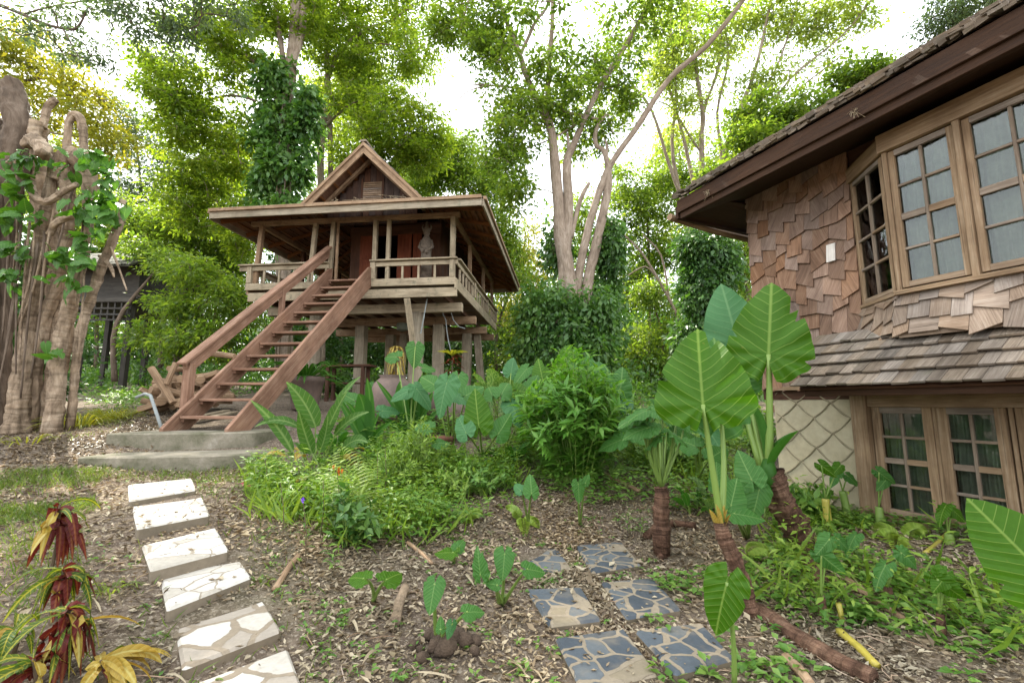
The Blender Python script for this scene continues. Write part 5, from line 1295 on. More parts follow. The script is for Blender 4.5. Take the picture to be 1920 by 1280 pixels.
# ================================================================ garden plants and objects
CAMP = V((0, 0, EYE))
def bez(p0, p1, p2, n):
    return [p0 * (1 - t) ** 2 + p1 * 2 * t * (1 - t) + p2 * t * t for t in [i / n for i in range(n + 1)]]
LANCE = lambda t: max(.03, math.sin(math.pi * min(1, t * .94 + .05)) ** .75)
OVATE = lambda t: max(.03, (math.sin(math.pi * min(1, (t * .95 + .04) ** .72))) ** .8)
STRAP = lambda t: max(.02, min(1, t * 6 + .45) * (1 - t ** 4) ** .8)
def bez_blade(mb, p0, p1, p2, W, shape=LANCE, fold=.3, n=9, wave=.0, roll=0.0, nref=None):
    P = bez(V(p0), V(p1), V(p2), n); L = sum((P[i + 1] - P[i]).length for i in range(n)); vs = []; uv = []; ph = rnd.random() * 6
    out = V(p2) - V(p0); out.z = 0
    out = out.normalized() if out.length > 1e-3 else V((0, -1, 0))
    acc = 0
    for i in range(n + 1):
        d = (P[min(i + 1, n)] - P[max(i - 1, 0)]).normalized()
        up = V((0, 0, 1)) - out * .6 if nref is None else V(nref); x = d.cross(up)
        if x.length < 1e-3: x = V((1, 0, 0))
        x.normalize(); nz = x.cross(d).normalized()
        if roll: q = Matrix.Rotation(roll, 3, d); x = q @ x; nz = q @ nz
        t = i / n; w = shape(t) * W / 2
        if i: acc += (P[i] - P[i - 1]).length
        wv = wave * math.sin(t * 16 + ph) * w
        vs += [P[i] - x * w + nz * (fold * w + wv), P[i] - x * w * .5 + nz * (fold * w * .55 + wv * .3), P[i], P[i] + x * w * .5 + nz * (fold * w * .55 - wv * .3), P[i] + x * w + nz * (fold * w - wv)]
        uv += [(-w / L, acc / L), (-w / L / 2, acc / L), (0, acc / L), (w / L / 2, acc / L), (w / L, acc / L)]
    fs = []; uvs = []
    for i in range(n):
        for b in range(4):
            a = i * 5 + b; f = (a, a + 1, a + 6, a + 5); fs.append(f); uvs.append([uv[k] for k in f])
    mb.add(vs, fs, uvs)
def taro_leaf(parent, base, J, tipd, nrm, L, W, mat, r0=.02, r1=.012, bow=None, stemmat=None, cup=.12, wav=.03, ragged=0, lobe=.25, join=None, tears=1):
    base, J = V(base), V(J)
    mid = (base + J) / 2 + (bow if bow is not None else V((0, 0, .1 * (J - base).length)))
    m = MB(); P = bez(base, mid, J, 8); m.tube(P, [r0 + (r1 - r0) * i / 8 for i in range(9)], 8); obj('leaf_stalk', m, stemmat or L_STEM, parent, smooth=True)
    m = MB(); m.heart(J, tipd, nrm, L, W, cup, wav, lobe, ragged=ragged, tears=tears, na=44 if tears < 4 else 70); return obj('leaf', m, mat, parent, smooth=True)
def face(J, tilt=0.0, side=0.0):
    """facing roughly the viewer's side of the garden; tilt>0 leans back to the sky"""
    d = (CAMP - V(J)); d.z = 0; d.normalize(); s = V((-d.y, d.x, 0))
    return (d * math.cos(tilt) + V((0, 0, math.sin(tilt))) + s * side).normalized()
def trunk_px(parent, L, mat, nm='stem', wob=.3, grd=True):
    P, Rr = smooth(*pts_px([(x, y, Yt, r * .92 / RK) for x, y, Yt, r in L]), 12)
    if grd: P[0].z = gz(P[0].x, P[0].y) - .03
    m = MB()
    Rr = [r * (.86 + .26 * ((i * .37 + .2 * math.sin(i * 1.7)) % 1)) for i, r in enumerate(Rr)]
    m.tube(P, Rr, 18, wob=wob, seed=rnd.random() * 9, rough=.14); return obj(nm, m, mat, parent, smooth=True)

# --- two tall elephant ear plants on the right
Y = 3.45
b = G(*at(1405, 1130, 3.5).xy)
ea = thing('elephant_ear', b, 'nearest tall elephant ear, single leaf glowing light green, on a brown peeling stem', 'plant')
trunk_px(ea, [(1412, 1150, 3.5, 15), (1392, 1090, 3.5, 15), (1372, 1040, Y, 14), (1356, 1000, Y, 14), (1352, 978, Y, 13)], B_TARO)
m = MB()
for k, (dx, dy) in enumerate(((-20, -14), (-8, -24), (8, -22), (20, -4), (14, -14))):
    p0 = at(1352 + dx * .35, 992, Y - .02 * (k % 2)); p2 = at(1350 + dx, 968 + dy, Y - .03); bez_blade(m, p0, (p0 + p2) / 2, p2, .06, STRAP, .5, 6)
obj('dying_sheath', m, V_YELLEAF, ea, smooth=True)
J = at(1318, 758, Y - .1); base = at(1352, 980, Y)
ty = (at(1306, 615, Y - .02) - J)
taro_leaf(ea, base, J, ty, face(J, -.1, -.1), .60, .72, V_TARO, .028, .016, bow=V((-.01, 0, .06)), cup=.12, wav=.06, lobe=.25, ragged=.03, tears=4)
J2 = at(1396, 730, Y + .22)
taro_leaf(ea, base + V((.02, .04, 0)), at(1350, 770, Y + .15), at(1352, 600, Y + .3) - at(1352, 770, Y + .15), face(J2, .35, .5), .66, .50, V_TAROMID, .026, .015, bow=V((.05, 0, .05)), cup=.16, wav=.035)
Y = 4.6
b = G(*at(1500, 1010, 4.7).xy)
eb = thing('elephant_ear', b, 'tallest elephant ear beside the plaster wall, with a swollen green stalk base', 'plant')
trunk_px(eb, [(1515, 1030, 4.75, 26), (1490, 985, 4.7, 25), (1466, 940, Y, 25), (1448, 900, Y, 25), (1442, 885, Y, 23)], B_TARO)
m = MB(); P, Rr = pts_px([(1442, 915, Y - .05, 13), (1441, 900, Y - .05, 25), (1440, 880, Y - .05, 23), (1441, 862, Y - .03, 15)]); m.tube(P, Rr, 12); obj('swollen_base', m, V_CRINUM, eb, smooth=True)
J = at(1441, 664, Y - .1); base = at(1441, 885, Y)
taro_leaf(eb, base, J, at(1448, 513, Y + .02) - J, face(J, .0, .05), .83, .80, V_TARO, .045, .022, bow=V((.02, 0, 0)), cup=.12, wav=.055, lobe=.27, ragged=.03, tears=4)
J = at(1382, 640, Y + .55)
taro_leaf(eb, base + V((-.03, .05, 0)), J, at(1352, 518, Y + .75) - J, face(J, .5, .1), .80, .70, V_TAROBLUE, .04, .02, bow=V((-.1, .05, .1)), cup=.16, wav=.035)
J = at(1395, 720, Y + .3)
taro_leaf(eb, base + V((-.02, .02, 0)), J, at(1420, 640, Y + .2) - J, face(J, .2, -.2), .4, .34, V_TAROMID, .03, .015, cup=.15)
m = MB(); bez_blade(m, at(1446, 885, Y - .05), at(1455, 850, Y - .1), at(1497, 808, Y - .15), .15, LANCE, 1.1, 10); obj('rolled_leaf', m, V_CRINUM, eb, smooth=True)
m = MB(); bez_blade(m, at(1436, 880, Y), at(1425, 800, Y), at(1402, 745, Y - .05), .12, LANCE, 1.0, 10); obj('rolled_leaf', m, V_CRINUM, eb, smooth=True)
# leaf at the right edge
b = gp(1925, 1180)
ec = thing('elephant_ear', b, 'huge bright leaf entering from the lower right edge of the photo', 'plant')
J = at(1965, 1085, 2.1)
taro_leaf(ec, b, J, at(1848, 965, 2.2) - J, face(J, .25, .35), .38, .38, V_TARO, .016, .01, cup=.08, wav=.015, bow=V((.05, 0, .05)))
def taro(base, specs, label, name='taro_plant', mats=None, r=.012, group=None):
    """specs: (leaf centre px, py, Y, length m, tilt, side, spin degrees)"""
    root = thing(name, base, label, 'plant', group)
    for i, s in enumerate(specs):
        px, py, Y, L, tilt, side, spin = s[:7]; mat = s[7] if len(s) > 7 else V_TAROMID
        c = at(px, py, Y); nz = face(c, tilt, side)
        upv = V((0, 0, 1)) - nz * nz.z
        if upv.length < .05: upv = V((0, 1, 0))
        ty = Matrix.Rotation(R(spin), 3, nz) @ upv.normalized()
        J = c - ty * L * .3
        e = V((rnd.uniform(-.03, .03), rnd.uniform(-.03, .03), 0))
        taro_leaf(root, V(base) + e * .6, J, ty, nz, L, L * rnd.uniform(.76, .92), mat, r * (1 + L), r * .6 * (1 + L * .6), cup=rnd.uniform(.1, .2), wav=.03, bow=V((e.x, e.y, .05)))
    return root
B_, M_, T_ = V_TAROBLUE, V_TAROMID, V_TARO
taro(gp(822, 1205), [(812, 1110, 2.75, .16, .75, -.1, 175, M_), (887, 1146, 2.7, .12, .9, .4, -100, M_), (826, 1172, 2.7, .07, .6, 0, 0, M_), (845, 1178, 2.68, .08, .2, .5, 160, B_)], 'young taro with two pale leaves standing in a heap of dug dark soil')
taro(gp(940, 1135), [(945, 1052, 3.3, .17, .6, .1, 172, M_), (898, 1060, 3.25, .18, .1, -.9, 20, M_), (1000, 1068, 3.3, .16, .9, .6, -110, M_), (925, 1095, 3.2, .1, .5, -.4, 90, M_)], 'taro seedling with three leaves, one reaching over the nearest left slate slab')
taro(gp(696, 1130), [(672, 1082, 3.1, .17, 1.2, -.5, 95, T_), (735, 1080, 3.2, .2, 1.3, .4, -90, T_)], 'low taro seedling whose two leaves lie flat, left of the dug soil')
taro(gp(990, 985), [(996, 912, 4.9, .23, .6, .3, -10, M_), (972, 915, 4.95, .16, .8, -.5, 60, B_)], 'small taro with one broad upright leaf above the slate slabs')
taro(gp(1088, 985), [(1085, 918, 5.0, .2, .2, .4, 180, M_), (1100, 900, 5.05, .12, .4, .5, -40, M_)], 'small taro with a drooping narrow leaf in front of the bright bush')
taro(gp(1372, 1285), [(1355, 1122, 2.55, .29, .15, -.25, 165, T_)], 'single bright hanging leaf on a thin stalk in front of the elephant ear stem')
taro(gp(848, 1052), [(838, 1035, 3.8, .18, 1.2, -.3, 100, T_), (862, 1022, 3.85, .14, 1.0, .4, -60, M_)], 'low taro seedling with two leaves in the litter above the dug soil')
taro(gp(905, 860), [(895, 775, 6.1, .5, .1, -.1, 8, T_), (943, 800, 6.2, .38, .3, .4, -40, M_), (868, 800, 6.1, .34, .4, -.6, 40, B_)], 'tall taro with a bright yellow green upright leaf before the clay jars')
taro(gp(845, 850), [(832, 738, 6.6, .52, .25, -.7, 170, B_), (858, 718, 7.4, .42, .6, 0, 175, M_), (805, 715, 7.6, .4, .6, -.5, 60, M_), (885, 735, 7.2, .42, .7, .3, -60, M_), (862, 745, 7.0, .35, .9, .5, -120, B_)], 'clump of dusty blue green taro leaves beside the terracotta pot')
taro(gp(770, 830), [(778, 662, 9.0, .46, .35, .05, 178, M_), (735, 668, 9.0, .42, .8, -.7, 80, M_), (760, 735, 8.2, .42, .7, -.2, 120, B_), (802, 690, 8.9, .36, .9, .6, -90, M_), (790, 740, 7.8, .44, .5, .4, -150, B_)], 'tall taro with a cupped heart leaf up against the left bark post')
taro(gp(950, 845), [(945, 730, 7.6, .42, .8, .2, -30, M_), (985, 735, 7.6, .4, .6, .6, -100, T_), (920, 735, 7.6, .38, .9, -.4, 40, M_), (960, 690, 8.8, .4, .4, .4, -20, B_), (1000, 720, 8.0, .4, .5, .5, -40, M_)], 'spreading taro clump below the big spotted cane plant')
taro(gp(1165, 830), [(1165, 718, 7.3, .52, .45, .35, -18, M_), (1135, 715, 7.6, .36, .6, -.4, 40, M_), (1165, 795, 6.6, .38, .95, -.1, 170, M_), (1215, 775, 6.5, .34, 1.0, .6, -80, M_)], 'taro with one wide round leaf standing right of the bright bush')
b = gp(1236, 992)
et = taro(b, [], 'short elephant ear with a bushy crown of small leaves on a stubby brown trunk', 'elephant_ear')
trunk_px(et, [(1240, 995, 4.75, 18), (1240, 960, 4.75, 15), (1242, 930, 4.75, 14), (1240, 912, 4.75, 11)], B_TARO)
for k in range(13):
    a = k * 2.4; px, py = 1238 + 62 * math.cos(a) * (.5 + .5 * rnd.random()), 800 + 26 * math.sin(a) - 14 * rnd.random()
    c = at(px, py, 4.75 + .35 * math.sin(a * 1.7)); nz = face(c, rnd.uniform(.7, 1.2), math.cos(a) * .8); ty = V((math.cos(a), .4 * math.sin(a), -.25)); 
    taro_leaf(et, at(1240, 915, 4.75), c - ty.normalized() * .08, ty, nz, .27, .24, M_, .016, .008, cup=.25, wav=.05, bow=V((.1 * math.cos(a), 0, .12)))
taro(gp(1400, 1010), [(1400, 880, 4.3, .34, .5, -.3, 30, M_), (1375, 930, 4.1, .3, .6, .4, -30, M_), (1420, 935, 4.2, .28, .3, .4, 160, M_), (1395, 965, 4.0, .26, .9, .3, -100, M_), (1345, 895, 4.6, .26, .5, -.5, 20, M_)], 'leafy taro clump growing between the two tall elephant ear stems')
taro(gp(1310, 905), [(1325, 800, 5.6, .4, .7, .2, -160, B_), (1290, 830, 5.8, .34, .8, -.4, 70, M_), (1345, 850, 5.2, .3, .8, .4, -60, M_)], 'bluish taro leaves low behind the nearest elephant ear stalk')
taro(gp(700, 800), [(655, 745, 9.2, .4, .6, -.4, 60, M_), (700, 735, 9.4, .42, .5, .1, 170, M_), (728, 770, 8.6, .38, .8, .3, -90, B_)], 'taro clump in front of the dark bench')
taro(gp(1010, 815), [(1000, 770, 7.4, .4, .6, -.4, 60, M_), (965, 770, 7.4, .44, .7, .2, -170, B_), (1015, 700, 8.4, .5, .3, 0, 10, T_), (980, 700, 8.6, .42, .6, -.3, 150, M_)], 'taro clump against the left side of the bright bush')
taro(gp(800, 850), [(795, 800, 6.9, .3, .8, -.4, 80, M_), (825, 830, 6.6, .26, .9, .4, -90, M_), (775, 840, 6.6, .26, .9, -.5, 90, T_)], 'low taro clump left of the terracotta pot')
taro(gp(1190, 850), [(1200, 820, 6.2, .32, .9, .3, -120, M_), (1150, 830, 6.3, .34, .8, -.3, 120, M_), (1175, 760, 6.9, .3, .6, .5, -60, B_)], 'low taro clump under the wide round leaf')
taro(gp(1110, 760), [(1090, 690, 9.2, .55, .4, -.1, 170, M_), (1130, 700, 9.0, .5, .6, .3, -150, M_), (1060, 670, 9.4, .5, .4, -.4, 150, T_)], 'tall taro behind the top of the bright bush')
# --- cut stalks with fresh leaves on the right
sd_ = [((1553, 990), (1548, 935), (1540, 872), (1575, 873), 'yellow ringed stalk with two limp leaves before the plaster wall'),
       ((1590, 970), (1580, 920), (1570, 888), (1590, 892), 'dark ringed stalk with leaning leaves beside the wall post'),
       ((1650, 985), (1648, 950), (1648, 885), (1660, 900), 'single crinkled leaf on two thin pale stalks before the lower window'),
       ((1782, 1020), (1778, 1000), (1772, 950), (1785, 955), 'single small leaf standing below the second lower window'),
       ((1545, 1160), (1540, 1120), (1540, 1040), (1555, 1010), 'dark cut stalk with one spotted leaf, in the middle of the right slope'),
       ((1668, 1130), (1664, 1100), (1660, 1060), (1690, 1035), 'pale cut stump with a small leaf behind it on the right slope'),
       ((1765, 1190), (1762, 1150), (1758, 1085), (1775, 1075), 'cut stump with a tall narrow young leaf on the right slope'),
       ((1605, 1060), (1610, 1030), (1603, 1005), (1570, 1010), 'short green cut stump with a yellow brown sheath')]
for k, (p0, p1, l1, l2, lb) in enumerate(sd_):
    b = gp(*p0); Y = b.y
    root = thing('young_taro', b, lb, 'plant')
    m = MB(); P, Rr = smooth(*pts_px([(p0[0], p0[1], Y, 12), ((p0[0] + p1[0]) / 2, (p0[1] + p1[1]) / 2, Y, 11), (p1[0], p1[1], Y, 10)]), 4); P[0] = b - V((0, 0, .03))
    m.tube(P, Rr, 10, wob=.2); obj('cut_stalk', m, (L_YELSTEM, L_STEM, L_STEM, L_STEM, B_TARO, B_TARO, B_TARO, L_STEM)[k], root, smooth=True)
    for j, l in enumerate((l1, l2)):
        c = at(l[0], l[1], Y - .05); nz = face(c, .5, (-.5, .5)[j]); ty = V(((.5, -.6)[(j + k) % 2], -.2, -.5))
        taro_leaf(root, P[-1], c, ty, nz, .2 if j == 0 else .15, .13, M_ if k % 3 else T_, .008, .006, cup=.3, wav=.05)

# --- strap and blade plants
def rosette(name, base, label, n, L, W, mat, elev=(.5, 1.3), shape=LANCE, fold=.3, arch=.5, stalk=0, cat='plant', wave=.03, spread=.04, az=None, pname='leaf', each=False, root=None, stalkmat=None):
    root = root or thing(name, base, label, cat); m = MB(); ms = MB()
    for k in range(n):
        a = (k * 2.399 + rnd.uniform(-.3, .3)) if az is None else rnd.uniform(*az)
        e = rnd.uniform(*elev); l = L * rnd.uniform(.7, 1.15)
        o = V((math.cos(a), math.sin(a), 0)); d = o * math.cos(e) + V((0, 0, math.sin(e)))
        p0 = V(base) + o * rnd.random() * spread - V((0, 0, .02))
        if stalk:
            s = stalk * rnd.uniform(.6, 1.15); q = p0 + d * s; ms.tube([p0, p0.lerp(q, .5) + V((0, 0, .02)), q], [.012, .01, .007], 6); obj('leaf_stalk', ms, stalkmat or L_STEM, root); ms = MB(); p0 = q
        p1 = p0 + d * l * .6; p2 = p0 + d * l * (1 - arch * .35) + o * l * arch * .3 - V((0, 0, l * arch * .45))
        if each: m = MB()
        bez_blade(m, p0, p1, p2, W * rnd.uniform(.8, 1.15), shape, fold, 9, wave, rnd.uniform(-.5, .5))
        if each: obj(pname, m, mat, root, smooth=True)
    if not each: obj(pname if n == 1 else 'leaves', m, mat, root, smooth=True)
    return root
b = gp(590, 890)
cal = rosette('calathea_plant', b, 'low clump of broad leaves with pale herringbone veins right of the concrete steps', 11, .36, .15, V_CALA, (.3, 1.0), OVATE, .2, .6, .45, each=True, spread=.24)
Yc = b.y
for p0, p1, p2, wd, rl in (((592, 800), (575, 750), (537, 716), .34, .5), ((612, 812), (625, 775), (650, 735), .26, -.5), ((628, 765), (650, 725), (676, 706), .17, -.7), ((548, 845), (520, 790), (470, 750), .2, .5), ((628, 815), (655, 780), (692, 772), .2, -.4), ((560, 800), (520, 775), (478, 800), .16, .3), ((585, 850), (570, 810), (560, 770), .24, .2), ((645, 840), (668, 815), (690, 830), .22, -.3), ((600, 845), (612, 820), (615, 780), .24, -.1)):
    m = MB(); q0 = at(*p0, Yc); bb = b + V((rnd.uniform(-.15, .15), rnd.uniform(-.05, .1), 0)); m.tube([bb, bb.lerp(q0, .5) + V((0, 0, .03)), q0], [.011, .01, .008], 6); obj('leaf_stalk', m, L_STEM, cal)
    m = MB(); bez_blade(m, q0, at(*p1, Yc - .06), at(*p2, Yc - .22), wd * .82, OVATE, .22, 12, .06, rl * .4, nref=(.05, -1, .45)); obj('leaf', m, V_CALA, cal, smooth=True)
rosette('calathea_plant', b, '', 5, .5, .18, V_YELLEAF, (.1, .5), OVATE, .25, .9, .4, each=True, spread=.2, root=cal, pname='withered_leaf')
rosette('calathea_plant', b, '', 6, .34, .12, V_YELLEAF, (.5, .9), OVATE, .25, 1.1, .5, each=True, spread=.2, root=cal, pname='withered_leaf')
b = gp(690, 845)
lil = thing('strap_lily', b, 'upright strap leaved lily with one wide blade, beside the kerb below the bench', 'plant')
for p1, p2, wd in (((680, 780), (648, 752), .12), ((688, 760), (672, 738), .3), ((700, 760), (688, 708), .18), ((668, 800), (628, 735), .13), ((700, 810), (735, 790), .12), ((695, 815), (712, 770), .1)):
    m = MB(); bez_blade(m, b, at(*p1, b.y), at(*p2, b.y - .15), wd, STRAP if wd < .3 else LANCE, .35, 10, .02, nref=(rnd.uniform(-.6, .6), -1, .3)); obj('leaf', m, V_CRINUM, lil, smooth=True)
b = gp(772, 815)
lil = thing('strap_lily', b, 'taller strap leaved lily in front of the big clay jar', 'plant')
for p1, p2, wd in (((745, 760), (705, 712), .13), ((752, 760), (750, 715), .3), ((785, 740), (792, 702), .22), ((765, 770), (765, 722), .2), ((800, 760), (812, 735), .2), ((740, 800), (702, 770), .12), ((790, 770), (780, 745), .2), ((800, 790), (835, 760), .12)):
    m = MB(); bez_blade(m, b, at(*p1, b.y), at(*p2, b.y - .1), wd, STRAP if wd < .25 else LANCE, .35, 10, .02, nref=(rnd.uniform(-.6, .6), -1, .3)); obj('leaf', m, V_CRINUM, lil, smooth=True)
b = G(*at(932, 745, 9.6).xy)
dc = rosette('spotted_cane', b, 'large spotted cane plant with pale freckled leaves under the veranda corner', 18, .95, .3, V_DUMB, (.7, 1.4), OVATE, .3, .45, .7, each=True, spread=.15)
b = G(*at(1040, 765, 9.3).xy)
rosette('spotted_cane', b, 'spotted cane plant with yellow green leaves half hidden behind the bright bush', 11, 1.1, .38, V_DUMB, (.7, 1.4), OVATE, .3, .4, .75, each=True, spread=.2)
b = gp(1270, 800)
rosette('broad_leaved_plant', b, 'dark broad leaved plant between the bright bush and the vine covered tree', 14, .9, .3, V_CRINUM, (.3, 1.2), OVATE, .3, .6, .5, each=True, spread=.2)
for x, y, lb in ((228, 690, 'dark strap leaved clump in front of the old dark hut'), (305, 690, 'dark strap leaved clump left of the handrail'), (1215, 745, 'narrow leaved clump in the shade behind the round taro leaf'), (1350, 760, 'narrow leaved clump behind the tall elephant ear leaves')):
    b = gp(x, y); rosette('strap_clump', b, lb, 22, 1.15, .12, V_CRINUM, (.5, 1.3), STRAP, .4, .7, spread=.25)
for x, y, n, L, W, lb in ((625, 850, 14, .5, .13, 'leafy clump between calathea and strap lily'), (850, 870, 12, .42, .12, 'broad weed in front of the terracotta pot'), (735, 880, 14, .4, .09, 'leafy clump behind the fern frond'), (960, 870, 14, .45, .13, 'leafy clump left of the foot of the bright bush'), (1150, 900, 12, .4, .12, 'leafy clump right of the foot of the bright bush'), (1340, 960, 12, .42, .14, 'leafy clump behind the nearest elephant ear stem'), (1430, 970, 12, .4, .13, 'leafy clump left of the ringed elephant ear stem'), (1300, 960, 10, .34, .1, 'leafy clump right of the arching root')):
    b = gp(x, y); rosette('leafy_plant', b, lb, n, L, W, V_CRINUM if n % 4 else V_DUMB, (.5, 1.35), OVATE, .3, .6, .15, spread=.12)
# cordyline, hanging dry plant, potted palm
b = gp(848, 745); b = G(*at(848, 740, 10.6).xy)
cor = thing('cordyline', b, 'dark red ti plant with a yellow green top, in front of the concrete posts', 'plant')
m = MB(); top = at(848, 668, 10.6); m.tube([b, b.lerp(top, .5), top], [.02, .018, .012], 6); obj('stem', m, L_DARKSTEM, cor)
m = MB(); mt = MB()
for k in range(70):
    t = rnd.uniform(.12, 1); p = b.lerp(top, t); a = k * 2.4; o = V((math.cos(a), math.sin(a), 0)); l = .32
    bez_blade(m, p, p + o * l * .5 + V((0, 0, .08)), p + o * l + V((0, 0, -.04)), .06, LANCE, .3, 5)
for k in range(14):
    a = k * 2.4; o = V((math.cos(a), math.sin(a), 0)); bez_blade(mt, top, top + o * .18 + V((0, 0, .16)), top + o * .38 + V((0, 0, .1)), .07, LANCE, .3, 5)
obj('red_leaves', m, V_REDLEAF, cor); obj('top_leaves', mt, L_YEL, cor)
b = G(*at(743, 710, 11.6).xy); t_ = at(743, 650, 11.6)
dry = thing('withered_plant', b, 'withered yellow plant with hanging leaves beside the thick bark post', 'plant')
m = MB(); m.tube([b, b.lerp(t_, .5), t_], .015, 6); obj('stem', m, L_DARKSTEM, dry); m = MB()
for k in range(60):
    a = k * 2.4; o = V((math.cos(a), math.sin(a), 0)); p = b.lerp(t_, rnd.uniform(.45, 1)); l = rnd.uniform(.3, .5)
    bez_blade(m, p, p + o * .22 + V((0, 0, .12)), p + o * .27 - V((0, 0, l)), .05, LANCE, .3, 6)
obj('leaves', m, V_YELLEAF, dry)
def jar(px, py, Y, w, h, label, mat=M_JAR, cat='jar', nm='clay_jar', prof=None):
    b = at(px, py, Y); b.z = gz(b.x, b.y)
    root = thing(nm, b, label, cat); m = MB()
    prof = prof or [(.30, 0), (.42, .12), (.5, .4), (.5, .6), (.42, .82), (.3, .93), (.27, .95), (.32, 1.0), (.27, 1.0), (.22, .93)]
    m.lathe(b, [(r * w, z * h) for r, z in prof], 28, wob=.03); obj('body', m, mat, root, smooth=True); return b
jar(733, 790, 9.6, .9, 1.0, 'big round brown clay jar behind the strap lilies')
jar(812, 790, 10.2, .9, .95, 'brown clay jar half hidden behind blue green taro leaves')
jar(850, 800, 9.2, .75, .7, 'low wide clay jar with the terracotta pot before it')
pot_prof = [(.34, 0), (.36, .05), (.47, .82), (.5, .84), (.5, 1.0), (.45, 1.0), (.43, .88)]
jar(830, 825, 7.6, .36, .33, 'terracotta flower pot with a dark rim planter inside', M_TERRA, 'pot', 'flower_pot', pot_prof)
jar(558, 885, 6.0, .22, .2, 'small black plastic pot lying among weeds below the calathea', M_BLACKPOT, 'pot', 'plastic_pot', pot_prof)
b = jar(572, 752, 11.2, .85, .8, 'wide brown tub holding a palm like plant behind the stairs', M_JAR, 'pot', 'planter_tub', pot_prof)
rosette('fountain_palm', b + V((0, 0, .7)), 'palm like plant with thin arching leaves in the tub behind the stairs', 60, 1.25, .075, V_CRINUM, (.3, 1.35), STRAP, .4, .8, spread=.12)
# bright bush
def bush(base, label, h, w_, nst, mat, L=.13, per=26, nm='bush', stemm=L_STEM, asp=.3, jit=.35, droop=.15):
    root = thing(nm, base, label, 'bush'); ms = MB(); P = []; D = []; N = []
    for k in range(nst):
        a = rnd.random() * 6.28; rr = math.sqrt(rnd.random()) * w_ / 2; hh = h * (1 - .45 * (rr / (w_ / 2)) ** 2) * rnd.uniform(.55, 1.05)
        p0 = V(base) + V((math.cos(a), math.sin(a), 0)) * rr * .35; p2 = V(base) + V((math.cos(a) * rr, math.sin(a) * rr, hh)); p1 = (p0 + p2) / 2 + V((0, 0, hh * .15)) - V((math.cos(a), math.sin(a), 0)) * rr * .2
        pts = bez(p0, p1, p2, 8); ms.tube(pts, [.009 - .0007 * i for i in range(9)], 5, cap=False)
        for q in range(per):
            t = 1 - .95 * rnd.random() ** 1.1; i = min(7, int(t * 8)); f = t * 8 - i; p = pts[i].lerp(pts[i + 1], f); d = (pts[i + 1] - pts[i]).normalized(); b2 = q * 2.4 + k
            x, y = perp(d); o = x * math.cos(b2) + y * math.sin(b2)
            P.append(p); D.append(o * 1.0 + d * .7 + V((0, 0, -droop))); N.append(d * .9 - o * .3 + V((0, 0, .6)))
    P = np.array(P); n = len(P); l = L * rng.uniform(.6, 1.25, n)
    obj('stems', ms, stemm, root)
    leaves('leaves', P, np.array(D) + unit(n) * jit, np.array(N) + unit(n) * .3, l, l * asp, mat, root)
    return root
bush(gp(1080, 900), 'big bright green bush of narrow leaves in the middle of the garden', 1.9, 1.7, 190, L_BUSH, .21, 34)
bush(gp(780, 905), 'loose light green shrub in front of the clay jars', .95, .9, 50, L_LIME, .1, 26)
bush(gp(905, 925), 'lime green leafy weed shrub below the yellow green taro', .55, .8, 34, L_WEED, .1, 20, asp=.4)
bush(gp(655, 1020), 'small dark leafy herb at the foot of the tall fern frond', .55, .6, 22, L_IVY, .1, 18, asp=.55)
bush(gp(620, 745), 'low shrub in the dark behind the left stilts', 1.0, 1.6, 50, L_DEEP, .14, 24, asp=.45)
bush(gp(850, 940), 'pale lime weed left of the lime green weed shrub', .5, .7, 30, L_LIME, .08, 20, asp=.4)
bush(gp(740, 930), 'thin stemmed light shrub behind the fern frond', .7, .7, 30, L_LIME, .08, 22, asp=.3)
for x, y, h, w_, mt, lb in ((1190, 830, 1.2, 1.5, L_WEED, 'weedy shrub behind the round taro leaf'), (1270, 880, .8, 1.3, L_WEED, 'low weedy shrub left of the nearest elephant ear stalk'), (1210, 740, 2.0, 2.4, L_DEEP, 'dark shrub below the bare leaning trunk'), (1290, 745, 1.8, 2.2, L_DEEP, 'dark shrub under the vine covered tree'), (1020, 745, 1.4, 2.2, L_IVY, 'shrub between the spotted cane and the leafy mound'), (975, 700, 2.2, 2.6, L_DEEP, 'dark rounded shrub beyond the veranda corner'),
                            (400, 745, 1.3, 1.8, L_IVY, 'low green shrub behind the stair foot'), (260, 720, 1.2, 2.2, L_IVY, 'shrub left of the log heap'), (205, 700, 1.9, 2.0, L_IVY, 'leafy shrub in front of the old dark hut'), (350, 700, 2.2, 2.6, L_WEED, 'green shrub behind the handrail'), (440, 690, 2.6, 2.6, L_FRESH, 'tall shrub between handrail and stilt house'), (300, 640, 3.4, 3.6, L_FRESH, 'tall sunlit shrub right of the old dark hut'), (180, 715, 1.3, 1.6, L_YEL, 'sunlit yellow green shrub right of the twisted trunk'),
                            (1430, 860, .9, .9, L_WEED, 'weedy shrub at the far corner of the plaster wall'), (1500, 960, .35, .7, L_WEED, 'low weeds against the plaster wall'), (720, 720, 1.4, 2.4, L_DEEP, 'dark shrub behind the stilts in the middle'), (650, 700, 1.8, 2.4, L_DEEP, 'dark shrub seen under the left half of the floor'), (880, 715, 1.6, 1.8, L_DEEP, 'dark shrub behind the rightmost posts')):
    b = gp(x, y); bush(b, lb, h, w_, int(46 * w_), mt, .13, 22, asp=.42, nm='shrub')
